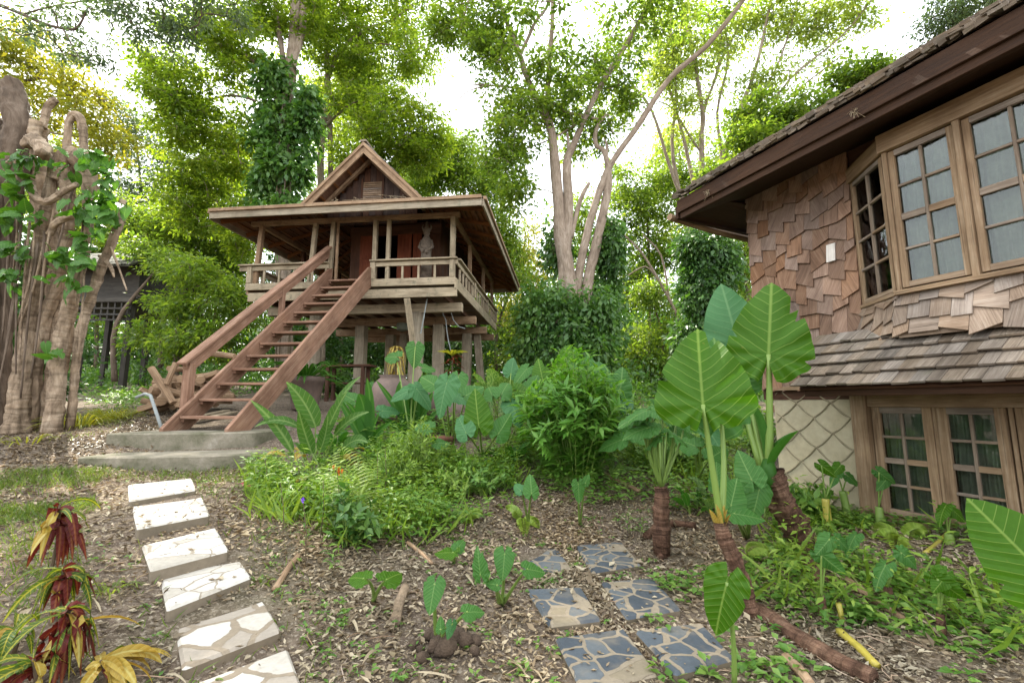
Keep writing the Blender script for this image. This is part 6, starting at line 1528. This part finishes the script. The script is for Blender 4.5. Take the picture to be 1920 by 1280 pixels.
# --- ferns
def fern(base, fronds, label):
    root = thing('fern', base, label, 'fern')
    for tip, ctrl, w_ in fronds:
        P = bez(V(base), V(ctrl), V(tip), 26); m = MB(); m.tube(P, [.006 - .00018 * i for i in range(27)], 4, cap=False)
        for i in range(3, 27):
            d = (P[min(26, i + 1)] - P[i - 1]).normalized(); x = d.cross(V((0, -.5, .8))).normalized(); t = i / 26
            l = w_ * math.sin(math.pi * min(1, (t * .9 + .1))) ** .7
            for s in (-1, 1):
                e = P[i] + (x * s + d * .35) * l; bez_blade(m, P[i], P[i].lerp(e, .5) + V((0, 0, .015)), e - V((0, 0, l * .2)), .03 + l * .1, LANCE, .2, 3)
        obj('frond', m, L_FERN, root)
    return root
b = gp(672, 1000); Yf = b.y
fern(b, [(at(640, 838, Yf - .1), at(662, 900, Yf), .24), (at(690, 905, Yf - .2), at(672, 930, Yf), .13), (at(625, 920, Yf), at(655, 930, Yf), .12), (at(735, 990, Yf - .3), at(700, 960, Yf), .1), (at(700, 860, Yf + .2), at(680, 930, Yf), .2)], 'fern with a tall yellow green frond in the middle foreground')
b = gp(980, 975); fern(b, [(at(950, 955, b.y - .1), at(962, 945, b.y), .09), (at(985, 1010, b.y - .4), at(980, 960, b.y - .1), .08), (at(1010, 990, b.y - .2), at(1000, 965, b.y), .07)], 'small fern beside the small taro above the slate slabs')
b = gp(875, 975); fern(b, [(at(850, 968, b.y - .1), at(860, 955, b.y), .08), (at(905, 965, b.y), at(890, 950, b.y), .08), (at(880, 1000, b.y - .3), at(876, 970, b.y - .1), .07)], 'small fern below the lime green weeds')
b = gp(1690, 1010); fern(b, [(at(1640, 1000, b.y), at(1660, 975, b.y), .1), (at(1740, 1000, b.y - .1), at(1720, 975, b.y), .1), (at(1680, 1040, b.y - .3), at(1685, 990, b.y - .1), .1)], 'fern on the right slope before the lower windows')
b = gp(1450, 1040); fern(b, [(at(1400, 1040, b.y - .2), at(1420, 1010, b.y), .09), (at(1500, 1050, b.y - .2), at(1480, 1010, b.y), .1)], 'fern at the foot of the tallest elephant ear')
b = gp(1310, 880); fern(b, [(at(1300, 780, b.y + .2), at(1305, 830, b.y), .16), (at(1350, 800, b.y + .2), at(1330, 830, b.y), .16), (at(1265, 820, b.y), at(1290, 830, b.y), .15)], 'tall ferns behind the nearest elephant ear stalk')
# --- croton heaps at the lower left
def croton(px, py, top, red, stripe, yel, label):
    b = gp(px, py); root = thing('croton_plant', b, label, 'plant')
    t_ = at(*top, b.y - .02)
    m = MB(); m.tube([b - V((0, 0, .05)), b.lerp(t_, .5) + V((.02, 0, 0)), t_], [.012, .011, .008], 6); obj('stem', m, L_DARKSTEM, root)
    def put(nm, mat, n, L, W, reach, rise, a0, a1, lo):
        m = MB()
        for k in range(n):
            a = rnd.uniform(a0, a1); o = V((math.cos(a), math.sin(a), 0)); p = b.lerp(t_, rnd.uniform(lo, 1)); l = L * rnd.uniform(.65, 1.25); rc = reach * rnd.uniform(.4, 1.5)
            drop = l * math.sqrt(max(.05, 1 - min(.97, rc) ** 2)); e = p + o * l * rc; e.z = max(p.z - drop, gz(e.x, e.y) + .015 + .03 * rnd.random())
            bez_blade(m, p, p + o * l * (rc * .55 + .08) + V((0, 0, rise * l)), e, W * rnd.uniform(.7, 1.25), LANCE, .35, 8, .1, rnd.uniform(-1.2, 1.2))
        if n: obj(nm, m, mat, root, smooth=True)
    put('red_leaves', V_REDLEAF, int(red * 1.3), .30, .062, .42, .14, 0, 6.28, .6); put('striped_leaves', V_CROTON, stripe, .30, .04, .7, .2, 0, 6.28, .7); put('yellow_leaves', V_YELLEAF, yel, .26, .05, .8, .18, 0, 6.28, .6)
croton(95, 1070, (112, 945), 14, 3, 4, 'wilted croton with hanging dark red leaves, farthest of the lower left crotons')
croton(105, 1150, (118, 1066), 5, 15, 5, 'croton with green leaves striped yellow, middle of the lower left crotons')
croton(125, 1260, (126, 1140), 17, 9, 4, 'wilted croton with crimson hanging leaves, nearest of the tall lower left crotons')
croton(195, 1290, (190, 1236), 1, 4, 15, 'fallen croton with bright yellow leaves at the lower left edge')
croton(60, 1300, (62, 1235), 10, 7, 3, 'croton with red and green leaves cut by the lower left corner')
croton(20, 1230, (28, 1180), 0, 10, 4, 'croton with long green leaves touching the left edge')
for x, y, n, L, mt, lb in ((205, 1110, 26, .22, L_PALE, 'tuft of pale variegated grass beside the white stepping stones'), (150, 800, 150, .75, L_YEL, 'sunlit yellow grass at the foot of the twisted trunk'), (215, 785, 150, .6, L_YEL, 'sunlit grass tuft between twisted trunk and water pipe'), (50, 830, 24, .4, L_YEL, 'yellow grass tuft at the left edge below the twisted trunk'), (490, 1090, 14, .14, L_GRASS, 'grass tuft beside the broad white stepping stone'), (380, 1275, 12, .12, L_GRASS, 'grass sprig between the two nearest white stones')):
    b = gp(x, y); rosette('grass_tuft', b, lb, n, L, .014 if L < .3 else .02, mt, (.4, 1.4), STRAP, .3, .9, spread=.05 if L < .3 else .3, cat='grass')
# --- slender flowering weeds
def weed(px, py, tx, ty, label, fl=None, n=14, L=.09):
    b = gp(px, py); t_ = at(tx, ty, b.y); root = thing('slender_weed', b, label, 'weed')
    m = MB(); m.tube([b, b.lerp(t_, .5) + V((.02, 0, 0)), t_], [.005, .004, .003], 5, cap=False); obj('stem', m, L_DARKSTEM, root); m = MB()
    for k in range(n):
        a = k * 2.4; o = V((math.cos(a), math.sin(a), 0)); p = b.lerp(t_, .25 + .75 * k / n); bez_blade(m, p, p + o * L * .5 + V((0, 0, .04)), p + o * L + V((0, 0, .01)), .02, LANCE, .2, 4)
    obj('leaves', m, L_WEED, root)
    if fl:
        mt, k = fl
        for q in range(k):
            c = t_ + V((rnd.uniform(-.05, .05), rnd.uniform(-.03, .03), rnd.uniform(-.03, .05))) * (1 if k > 1 else .1); m = MB()
            for z in range(5):
                a = z * 1.2566; o = V((math.cos(a), -.35, math.sin(a))); bez_blade(m, c, c + o * .012 + V((0, -.006, 0)), c + o * .026, .02, OVATE, .1, 4)
            obj('flower', m, mt, root)
F_PINK = plain('pink_petals', (.72, .06, .28), (.6, .04, .2), 20, .6); F_PURP = plain('purple_petals', (.28, .12, .7), (.2, .08, .55), 20, .6); F_ORA = plain('orange_petals', (.8, .22, .03), (.65, .14, .02), 20, .6)
weed(458, 930, 460, 908, 'low weed with bright pink flowers beside the white path', (F_PINK, 4), 8, .05)
weed(572, 1060, 568, 936, 'slender dark stemmed weed with one violet flower', (F_PURP, 1))
weed(635, 1000, 632, 884, 'slender weed with orange star flowers near the calathea', (F_ORA, 5))
for x, y, tx, ty, lb in ((530, 1010, 526, 905, 'slender weed left of the violet flower'), (600, 1010, 606, 900, 'slender weed between violet and orange flowers'), (560, 940, 556, 850, 'tall narrow leaved weed below the calathea'), (500, 935, 497, 860, 'narrow leaved weed at the end of the concrete step'), (625, 1080, 622, 1030, 'short weed below the orange flowered one'), (700, 960, 708, 850, 'dark stemmed weed right of the fern frond'), (720, 945, 722, 840, 'dark stemmed weed below the light green shrub'), (1180, 1010, 1176, 960, 'short sprig left of the stubby brown trunk'), (1200, 1010, 1205, 970, 'short sprig beside the stubby brown trunk')):
    weed(x, y, tx, ty, lb)

# ================================================================ loose objects
# log heap
c0 = at(345, 752, 10.2); c0.z = gz(c0.x, c0.y)
for k in range(46):
    lay = k // 15; q = k % 15
    L = rnd.uniform(.45, .85); x = -.85 + 1.7 * (q + rnd.random()) / 15 * (1 - .22 * lay) + .18 * lay; dpt = rnd.uniform(-.45, .45) * (1 - .25 * lay)
    z = .1 + lay * .27 + rnd.uniform(0, .12) + .25 * max(0, x)
    c = c0 + V((x, dpt, z)); a = rnd.uniform(-1.2, 1.2) if k % 3 else rnd.uniform(0, 3.1); d = V((math.cos(a) * .5, math.sin(a) - .2, rnd.uniform(-.35, .35))).normalized(); r = rnd.uniform(.06, .115)
    m = MB()
    if k % 4 == 0: m.beam(c - d * L / 2, c + d * L / 2, r * 2, r * 1.1)
    else: m.tube([c - d * L / 2, c, c + d * L / 2], [r, r * .96, r * .9], 9, wob=.25, seed=k)
    tag(obj('log', m, W_LOG, None, c), 'split log in the heap of firewood left of the wooden staircase', 'log', 'firewood logs heaped behind the stairs')
for k, (p0, p1, r, lb) in enumerate((((283, 690), (325, 755), .07, 'round pole leaning on the front of the log heap'), ((392, 662), (440, 668), .06, 'straight pole lying on top of the log heap'), ((330, 680), (312, 720), .06, 'short grey pole standing against the log heap'))):
    m = MB(); m.tube([at(*p0, 9.5), at((p0[0] + p1[0]) / 2, (p0[1] + p1[1]) / 2, 9.45), at(*p1, 9.4)], [r, r, r * .9], 9, wob=.2); tag(obj('pole', m, W_LOG, None, at(*p1, 9.4)), lb, 'pole')
m = MB(); P = [at(255, 745, 8.3), at(272, 738, 8.3), at(282, 741, 8.3), at(292, 770, 8.2), at(306, 802, 8.1)]; P[-1].z = gz(P[-1].x, P[-1].y); m.tube(P, .028, 10); tag(obj('water_pipe', m, M_PIPE, None, P[-1], smooth=True), 'bent grey water pipe rising from the soil left of the stair foot', 'pipe')
for p0, p1, lb in (((366, 802), (440, 786), 'pale plank on the ground seen through the lowest stair gap'), ((370, 795), (425, 783), 'second pale plank on the ground behind the stair foot')):
    a, c = gp(p0[0], p0[1] - 8), gp(p1[0], p1[1] - 8); a.z = max(a.z, 1.02) + .06; c.z = max(c.z, 1.02) + .07; m = MB(); m.beam(a, c, .16, .035); tag(obj('plank', m, W_GREY, None, a, .004), lb, 'plank')
b = G(*at(655, 690, 13.2).xy)
tb = thing('work_bench', b, 'dark wooden bench standing under the stilt house floor', 'bench')
t_ = at(655, 686, 13.2); m = MB(); m.beam(t_ - PR * .72, t_ + PR * .72, .5, .06); obj('bench_top', m, W_BROWN, tb, bev=.006)
for sx in (-.55, .5):
    for sy in (-.18, .18):
        m = MB(); p = t_ + PR * sx + PD * sy - V((0, 0, .03)); q = V((p.x, p.y, gz(p.x, p.y) - .02)); m.beam(q, p, .09, .09, up=PD); obj('leg', m, W_BROWN, tb)
m = MB(); m.beam(t_ - PR * .5 - V((0, 0, .5)), t_ + PR * .45 - V((0, 0, .5)), .3, .04); obj('lower_shelf', m, W_BROWN, tb)
# low kerb slabs
for p0, p1, wd, lb in (((640, 838), (712, 826), .3, 'low concrete kerb slab left of the strap lily'), ((715, 832), (800, 842), .28, 'low concrete kerb slab before the big clay jar')):
    a, c = gp(*p0, .03), gp(*p1, .03); m = MB(); m.beam(a, c, wd, .14); tag(obj('kerb_slab', m, M_CONC, None, a, .02), lb, 'kerb')
def stick(L, r, mat, label, nm='fallen_branch', cat='branch', lift=.8, wob=.25):
    P = []
    for x, y in L: P.append(gp(x, y, r * lift))
    m = MB(); Q, Rr = smooth(P, [r * (1 - .25 * i / len(P)) for i in range(len(P))], 4); m.tube(Q, Rr, 9, wob=wob, seed=rnd.random() * 9); tag(obj(nm, m, mat, None, P[0], smooth=True), label, cat)
stick([(1118, 885), (1160, 905), (1200, 925)], .035, W_LOG, 'straight tan branch lying behind the stubby brown trunk')
stick([(516, 1110), (540, 1070), (560, 1045)], .024, W_LOG, 'tan stick on the litter left of the middle')
stick([(740, 1175), (748, 1140), (760, 1108)], .038, B_FICUS, 'short mossy log lying left of the dug soil')
stick([(765, 1020), (790, 1040), (810, 1060)], .02, W_LOG, 'thin tan stick below the fern')
stick([(1590, 1092), (1640, 1130), (1700, 1170)], .028, W_LOG, 'long tan cut stalk slanting across the right slope', 'cut_stalk')
stick([(1575, 1190), (1610, 1220), (1645, 1255)], .026, L_YELSTEM, 'curved tan cut stalk near the lower right', 'cut_stalk')
stick([(1735, 1040), (1760, 1020), (1778, 1000)], .02, L_YELSTEM, 'yellow cut stalk below the second lower window', 'cut_stalk')
stick([(1640, 1005), (1660, 995), (1680, 985)], .016, L_YELSTEM, 'short yellow green cut stalk near the wall', 'cut_stalk')
stick([(1700, 1060), (1712, 1085), (1722, 1105)], .02, W_LOG, 'pale split stalk pointing down the right slope', 'cut_stalk')
stick([(1475, 1240), (1500, 1265), (1520, 1290)], .03, W_LOG, 'pale flat piece of wood at the lower edge right of the slabs', 'cut_stalk')
stick([(1420, 1150), (1480, 1190), (1560, 1240), (1640, 1280)], .06, B_TARO, 'long brown lying trunk running down from the nearest elephant ear', 'lying_trunk', 'trunk', .3)
stick([(1500, 1030), (1530, 1080), (1545, 1100)], .07, B_TARO, 'brown lying trunk at the foot of the tallest elephant ear', 'lying_trunk', 'trunk', .3)
stick([(1212, 1012), (1232, 998), (1262, 988), (1305, 992)], .045, B_TARO, 'thick brown root arching right from the stubby brown trunk', 'root', 'root', .9)
stick([(1228, 1000), (1235, 1030), (1240, 1050)], .035, B_TARO, 'short brown root running down towards the slabs', 'root', 'root', .5)
Yq = gp(1575, 1165).y
m = MB(); P = [gp(1580, 1168), at(1576, 1148, Yq), at(1572, 1130, Yq)]; m.tube(P, .018, 10); tag(obj('cut_stalk', m, L_YELSTEM, None, P[0], smooth=True), 'bright yellow cut stalk standing upright on the right slope', 'stalk')
# dug soil
m = MB(); c = gp(835, 1212)
for k in range(34):
    a = rnd.random() * 6.28; r = rnd.random() * .2; s = rnd.uniform(.025, .06) * (1.3 - r * 3); q = V((c.x + math.cos(a) * r, c.y + math.sin(a) * r, 0)); q.z = gz(q.x, q.y) + max(0, .05 - r * .2)
    m.lathe(q, [(s * .6, -s * .6), (s * 1.05, -.1 * s), (s * .8, s * .6), (s * .2, s * .9)], 8, wob=.7, seed=k)
tag(obj('soil_heap', m, M_ROCKDIRT, None, c, smooth=True), 'heap of freshly dug dark soil round a young taro', 'soil')
# old hut far left
hb = V((-17.2, 20.5, 0)); hb.z = gz(hb.x, hb.y) + .7
hut = thing('old_hut', hb, 'old dark timber hut with mossy thatched roof, behind the twisted trunk', 'hut')
def hbx(nm, c, s, mat, rot=0): 
    m = MB(); x = V((math.cos(rot), math.sin(rot), 0)); y = V((-x.y, x.x, 0)); m.obox(hb + V(c), x * s[0] / 2, y * s[1] / 2, V((0, 0, s[2] / 2))); return obj(nm, m, mat, hut)
hbx('wall', (-.6, 0, 3.9), (3.6, 3, 1.7), W_OLD); hbx('floor', (-.4, -.4, 2.95), (4.4, 4, .18), W_OLD)
m = MB()
for k in range(16): m.beam(hb + V((-2.5 + .27 * k, -2.3, 2.1)), hb + V((-2.5 + .27 * k, -2.3, 2.9)), .06, .05, up=V((0, 1, 0)))
for z in (2.12, 2.35, 2.6, 2.88): m.beam(hb + V((-2.5, -2.33, z)), hb + V((1.7, -2.33, z)), .05, .07)
obj('lattice_rail', m, W_OLD, hut)
for x in (-2.3, -.4, 1.5):
    for y in (-2.1, 1.2):
        m = MB(); p = hb + V((x, y, 0)); p.z = gz(p.x, p.y) - .1; m.beam(p, hb + V((x, y, 2.9)), .2, .2, up=V((0, 1, 0))); obj('post', m, W_OLD, hut)
m = MB()
for k in range(7):
    for s in range(26):
        f0 = k / 7; x0 = -2.2 + 3.8 * s / 26; z0 = 4.35 + 1.25 * f0; y0 = -2.6 + 2.4 * f0
        m.hexa([hb + V(q) for q in ((x0, y0, z0), (x0 + .18, y0, z0), (x0 + .18, y0 + .45, z0 + .2), (x0, y0 + .45, z0 + .2), (x0, y0, z0 + .05), (x0 + .18, y0, z0 + .05), (x0 + .18, y0 + .45, z0 + .25), (x0, y0 + .45, z0 + .25))])
m.prism([hb + V(q) for q in ((-2.2, -2.55, 4.3), (1.6, -2.55, 4.3), (1.6, -.1, 5.58), (-2.2, -.1, 5.58))], (0, 0, .04)); m.prism([hb + V(q) for q in ((-2.2, 2.4, 4.3), (1.6, 2.4, 4.3), (1.6, -.1, 5.58), (-2.2, -.1, 5.58))], (0, 0, .04))
obj('roof', m, W_DARKROOF, hut)
m = MB(); m.prism([hb + V(q) for q in ((-2.0, -2.3, 4.3), (-2.0, 2.2, 4.3), (-2.0, -.1, 5.5))], (.06, 0, 0)); obj('gable', m, W_OLD, hut)
# carved figure on the veranda
fb = pv(1.02, .55, 5.01)
fig = thing('wooden_statue', fb, 'tall carved grey wooden figure standing on the veranda behind the rail', 'statue')
m = MB(); q = fb
m.lathe(q, [(.17, 0), (.17, .5), (.16, .56), (.19, .62), (.19, .7), (.15, .78), (.15, 1.0), (.17, 1.15), (.16, 1.3), (.11, 1.42), (.075, 1.47), (.07, 1.52), (.095, 1.56), (.1, 1.66), (.075, 1.74), (.045, 1.78), (.04, 1.9), (.015, 1.95)], 18, wob=.12); obj('body', m, M_CARVE, fig, smooth=True)
for dx, dz, r, nm in ((-.05, .66, .085, 'knee'), (.06, .68, .085, 'knee'), (-.06, .98, .07, 'hand'), (.05, .95, .07, 'hand')):
    m = MB(); c = q - PD * .15 + PR * dx + V((0, 0, dz)); m.lathe(c, [(.02, -r), (r * .8, -r * .6), (r, 0), (r * .75, r * .65), (.02, r)], 10, wob=.3); obj(nm, m, M_CARVE, fig, smooth=True)
for s in (-1, 1):
    m = MB(); m.tube([q + PR * s * .14 + V((0, 0, 1.34)), q + PR * s * .2 - PD * .05 + V((0, 0, 1.12)), q + PR * s * .07 - PD * .16 + V((0, 0, .97))], [.055, .05, .04], 8); obj('arm', m, M_CARVE, fig, smooth=True)
    m = MB(); m.tube([q + PR * s * .08 + V((0, 0, 1.62)), q + PR * s * .14 + V((0, 0, 1.76)), q + PR * s * .11 + V((0, 0, 1.86))], [.03, .025, .01], 6); obj('horn', m, M_CARVE, fig, smooth=True)
m = MB(); m.lathe(q - PD * .09 + V((0, 0, 1.62)), [(.008, -.035), (.025, -.02), (.018, .03), (.006, .05)], 8); obj('nose', m, M_CARVE, fig, smooth=True)
# ================================================================ ground cover, litter, far wood
def px_mask_points(polys, n, patch=-.35):
    """ground points seen inside photo regions, evenly spread on the ground"""
    out = []
    for poly, k in polys:
        xs = [p[0] for p in poly]; ys = [p[1] for p in poly]; c = 0; tries = 0
        W = np.array([list(gp(x, y).xy) for x, y in poly]); lo, hi = W.min(0), W.max(0)
        while c < k * n and tries < 200:
            tries += 1
            q = lo + (hi - lo) * rng.random((2000, 2)); ins = np.zeros(2000, bool); j = len(W) - 1
            for i in range(len(W)):
                cond = ((W[i, 1] > q[:, 1]) != (W[j, 1] > q[:, 1])) & (q[:, 0] < (W[j, 0] - W[i, 0]) * (q[:, 1] - W[i, 1]) / (W[j, 1] - W[i, 1] + 1e-9) + W[i, 0]); ins ^= cond; j = i
            q = q[ins]
            # patchy
            v = np.sin(q[:, 0] * 2.7 + 1.3 * np.sin(q[:, 1] * 1.9)) + np.sin(q[:, 1] * 3.1 + q[:, 0]) + rng.normal(size=len(q)) * .7
            q = q[v > patch][: int(k * n - c)]; out.append(q); c += len(q)
    q = np.concatenate(out)
    return q
def off_stones(q, litter=False):
    """keep plants and litter off the paving"""
    keep = np.ones(len(q), bool)
    for o in [o for o in bpy.data.objects if o.name.startswith(('white_stepping', 'slate_stepping'))]:
        vs = np.array([[(o.location + v.co).x, (o.location + v.co).y] for v in o.data.vertices]); n = len(vs) // 2; vs = vs[:n]; c = vs.mean(0)
        ins = np.ones(len(q), bool); sgn = None
        for i in range(n):
            a, b = vs[i], vs[(i + 1) % n]; cr = (b[0] - a[0]) * (q[:, 1] - a[1]) - (b[1] - a[1]) * (q[:, 0] - a[0]); cc = (b[0] - a[0]) * (c[1] - a[1]) - (b[1] - a[1]) * (c[0] - a[0]); ins &= cr * cc > 0
        keep &= ~ins
    return q[keep | (rng.random(len(q)) < .05)] if litter else q[keep]
# dry leaf litter
polys = [([(-100, 1290), (-100, 880), (150, 860), (560, 880), (800, 1290)], 4200), ([(560, 1290), (560, 900), (1100, 930), (1250, 1290)], 5200), ([(1100, 1290), (1000, 900), (1300, 900), (1500, 1000), (1750, 1290)], 4200), ([(1400, 1290), (1450, 980), (1930, 1000), (1930, 1290)], 2600), ([(0, 870), (60, 800), (330, 770), (330, 850)], 900), ([(800, 900), (820, 760), (1100, 780), (1150, 900)], 700)]
q = off_stones(px_mask_points(polys, 2.6, -9), True); n = len(q)
z = gz_np(q[:, 0], q[:, 1])
P = np.stack([q[:, 0], q[:, 1], z + .006 + .012 * rng.random(n)], 1)
def lift(P):
    for o in [o for o in bpy.data.objects if o.name.startswith(('white_stepping', 'slate_stepping'))]:
        vs = np.array([list(o.location + v.co) for v in o.data.vertices]); k = len(vs) // 2; top = vs[:, 2].max(); vs = vs[:k]; c = vs.mean(0); ins = np.ones(len(P), bool)
        for i in range(k):
            a, b = vs[i], vs[(i + 1) % k]; ins &= ((b[0] - a[0]) * (P[:, 1] - a[1]) - (b[1] - a[1]) * (P[:, 0] - a[0])) * ((b[0] - a[0]) * (c[1] - a[1]) - (b[1] - a[1]) * (c[0] - a[0])) > 0
        P[:, 2] = np.where(ins, top + .006, P[:, 2])
lift(P)
D = unit(n) * np.array([1, 1, .25]); l = rng.uniform(.016, .058, n) * np.where(rng.random(n) < .1, 1.5, 1) * np.clip(.55 + .14 * q[:, 1], .7, 1.2)
N = unit(n) * .45 + np.array([0, 0, 1])
tag(leaves('leaf_litter', P, D, N, l, l * rng.uniform(.25, .6, n), L_DRYLEAF, loc=(0, 0, 0), fold=.5, bend=-.1), 'dry curled fallen leaves scattered over the soil', 'leaf litter', kind='stuff')
m = MB()
for k in range(420):
    x, y = q[rnd.randrange(n)]; a = rnd.random() * 6.28; L = rnd.uniform(.05, .22); zz = gz(x, y) + .012; m.tube([(x, y, zz), (x + math.cos(a) * L / 2, y + math.sin(a) * L / 2, zz + .01), (x + math.cos(a + .3) * L, y + math.sin(a + .3) * L, gz(x + math.cos(a + .3) * L, y + math.sin(a + .3) * L) + .01)], .003, 4, cap=False)
tag(obj('twig_litter', m, W_LOG, None, (0, 0, 0)), 'thin broken twigs lying among the fallen leaves', 'twigs', kind='stuff')
q = off_stones(px_mask_points([([(-20, 875), (-20, 790), (120, 770), (330, 775), (320, 812), (200, 812), (200, 860)], 5200)], 1)); n = len(q); D = unit(n) * np.array([1, 1, .3]); l = rng.uniform(.03, .09, n)
tag(leaves('bark_mulch', np.stack([q[:, 0], q[:, 1], gz_np(q[:, 0], q[:, 1]) + .015], 1), D, unit(n) * .5 + np.array([0, 0, 1]), l, l * .35, L_DARKSTEM, loc=(0, 0, 0), fold=.4), 'dark bark mulch heaped round the twisted trunk and step', 'mulch', kind='stuff')
m = MB(); q = off_stones(px_mask_points([([(1180, 1290), (1300, 1060), (1500, 1000), (1930, 1040), (1930, 1290)], 150), ([(560, 1290), (620, 1000), (1000, 1000), (1100, 1290)], 70), ([(0, 1290), (60, 960), (250, 960), (320, 1290)], 50)], 1))
for x, y in q:
    a = rnd.random() * 6.28; L = rnd.uniform(.07, .26); o = V((math.cos(a), math.sin(a), 0)); p0 = G(x, y, .02); p2 = G(x + o.x * L, y + o.y * L, .03); bez_blade(m, p0, (p0 + p2) / 2 + V((0, 0, rnd.uniform(.01, .06))), p2, rnd.uniform(.008, .022), STRAP, rnd.uniform(.2, .9), 6, .2, rnd.uniform(-.8, .8), nref=(0, 0, 1))
tag(obj('dry_stalk_litter', m, L_DRYLEAF, None, (0, 0, 0)), 'long curled dry leaf stalks and strips lying in the litter', 'dry stalks', kind='stuff')
# small leafy ground cover
def cover(name, polys, n, h, L, mat, label, per=7, asp=.5, cat='ground cover'):
    q = off_stones(px_mask_points(polys, n)); k = len(q)
    z = gz_np(q[:, 0], q[:, 1]); Q = np.repeat(np.stack([q[:, 0], q[:, 1], z], 1), per, 0); m_ = len(Q)
    hs = np.repeat(h * rng.uniform(.25, 1.2, k), per) * rng.uniform(.3, 1, m_)
    ang = rng.random(m_) * 6.28; rr = rng.random(m_) * .5 * h * .8
    P = Q + np.stack([np.cos(ang) * rr, np.sin(ang) * rr, hs], 1)
    D = np.stack([np.cos(ang), np.sin(ang), rng.uniform(-.3, .5, m_)], 1); N = unit(m_) * .4 + np.array([0, 0, 1]); l = L * rng.uniform(.5, 1.35, m_)
    o = leaves(name, P, D, N, l, l * asp, mat, loc=(0, 0, 0)); tag(o, label, cat, kind='stuff')
cover('ground_cover', [([(1440, 1290), (1400, 1060), (1470, 960), (1930, 990), (1930, 1290)], 560), ([(1450, 1000), (1470, 910), (1640, 960), (1700, 1000)], 160), ([(1180, 1290), (1230, 1080), (1400, 1060), (1500, 1290)], 90)], 1.15, .11, .062, L_WEED, 'low broad leaved weeds carpeting the slope before the right house', 8, .6)
cover('weeds', [([(640, 1060), (600, 930), (700, 850), (960, 850), (980, 950), (860, 1010)], 700), ([(480, 960), (470, 880), (640, 860), (640, 980)], 230), ([(980, 900), (960, 820), (1220, 800), (1260, 930), (1130, 960)], 650), ([(1180, 900), (1200, 800), (1400, 820), (1450, 950), (1300, 980)], 700)], 1.3, .34, .085, L_WEED, 'leafy weeds filling the middle of the garden below the shrubs', 9, .45)
cover('upright_weeds', [([(640, 1050), (610, 930), (720, 850), (960, 860), (970, 940), (850, 1000)], 260), ([(480, 950), (470, 890), (640, 880), (640, 970)], 110), ([(1000, 890), (980, 830), (1220, 820), (1240, 910)], 160), ([(1190, 900), (1210, 820), (1400, 830), (1440, 940)], 200), ([(1500, 1280), (1430, 1080), (1480, 980), (1930, 1010), (1930, 1290)], 70)], 1.15, .46, .085, L_LIME, 'upright lime green weeds mixed among the darker ones', 10, .32)
cover('sprigs', [([(0, 1290), (100, 900), (560, 900), (800, 1290)], 130), ([(560, 1290), (600, 1000), (1000, 1000), (1250, 1290)], 170), ([(1000, 1100), (1020, 900), (1250, 930), (1300, 1100)], 90)], 1.2, .05, .04, L_WEED, 'scattered tiny green sprigs among the fallen leaves', 6, .5)
def lawn(name, polys, n, L, mat, label):
    q = off_stones(px_mask_points(polys, n)); k = len(q); z = gz_np(q[:, 0], q[:, 1]); P = np.stack([q[:, 0], q[:, 1], z - .005], 1)
    D = unit(k) * np.array([.8, .8, 0]) + np.array([0, 0, .8]); l = L * rng.uniform(.5, 1.4, k)
    tag(leaves(name, P, D, unit(k), l, np.maximum(.006, l * .08), mat, loc=(0, 0, 0), fold=.3, bend=.25), label, 'grass', kind='stuff')
cover('tall_weeds', [([(1150, 850), (1150, 765), (1420, 765), (1450, 870)], 300), ([(820, 830), (800, 765), (1000, 765), (1000, 850)], 160), ([(180, 780), (150, 745), (470, 745), (300, 780)], 160), ([(640, 850), (620, 800), (860, 800), (880, 850)], 120)], 1.2, .45, .12, L_WEED, 'shin high weeds between the shrubs at the back of the garden', 14, .42)
lawn('wispy_weeds', [([(640, 1060), (600, 930), (720, 850), (960, 860), (980, 950), (850, 1010)], 700), ([(470, 980), (470, 880), (640, 880), (640, 1000)], 420), ([(1000, 900), (970, 820), (1220, 810), (1250, 920)], 420), ([(1190, 920), (1210, 820), (1400, 830), (1440, 950)], 420), ([(1300, 1280), (1420, 1060), (1480, 980), (1930, 1010), (1930, 1290)], 80)], 1.2, .32, L_LIME, 'thin wispy weed stems rising above the low plants')
lawn('grass', [([(-60, 1000), (-60, 885), (190, 880), (180, 960)], 2600), ([(180, 900), (200, 850), (480, 870), (480, 905)], 900), ([(900, 880), (920, 810), (1250, 810), (1250, 880)], 1500), ([(130, 830), (100, 770), (250, 760), (250, 800)], 700), ([(0, 1290), (0, 1000), (140, 960), (200, 1290)], 500), ([(250, 1290), (240, 920), (600, 900), (640, 1290)], 500)], 1.2, .09, L_GRASS, 'short patchy grass left of the white path and below the bush')
# far wood closing the view
cs = []
for k in range(1300):
    px = rng.uniform(-500, 2400); Yf = rng.uniform(42, 60); py = 705 - abs(rng.normal()) * 105; cs.append(list(at(px, py, Yf)))
for k in range(1000): cs.append(list(at(rng.uniform(-400, 2300), rng.uniform(600, 722), rng.uniform(34, 42))))
o = clumps('far_wood', np.array(cs), 70, 2.0, .55, L_DEEP, loc=(0, 0, 0)); tag(o, 'dark green wood closing the view behind all the trees', 'wood', kind='stuff')
cs = []
for k in range(520):
    x = rng.uniform(-30, 34); yy = rng.uniform(19, 40)
    if -10.5 < x < 0 and yy < 22: continue
    cs.append([x, yy, gz(x, yy) + abs(rng.normal()) * .7 + .2])
o = clumps('undergrowth', np.array(cs), 75, .8, .24, L_IVY, loc=(0, 0, 0)); tag(o, 'knee high tangle of undergrowth on the wood floor behind the houses', 'undergrowth', kind='stuff')
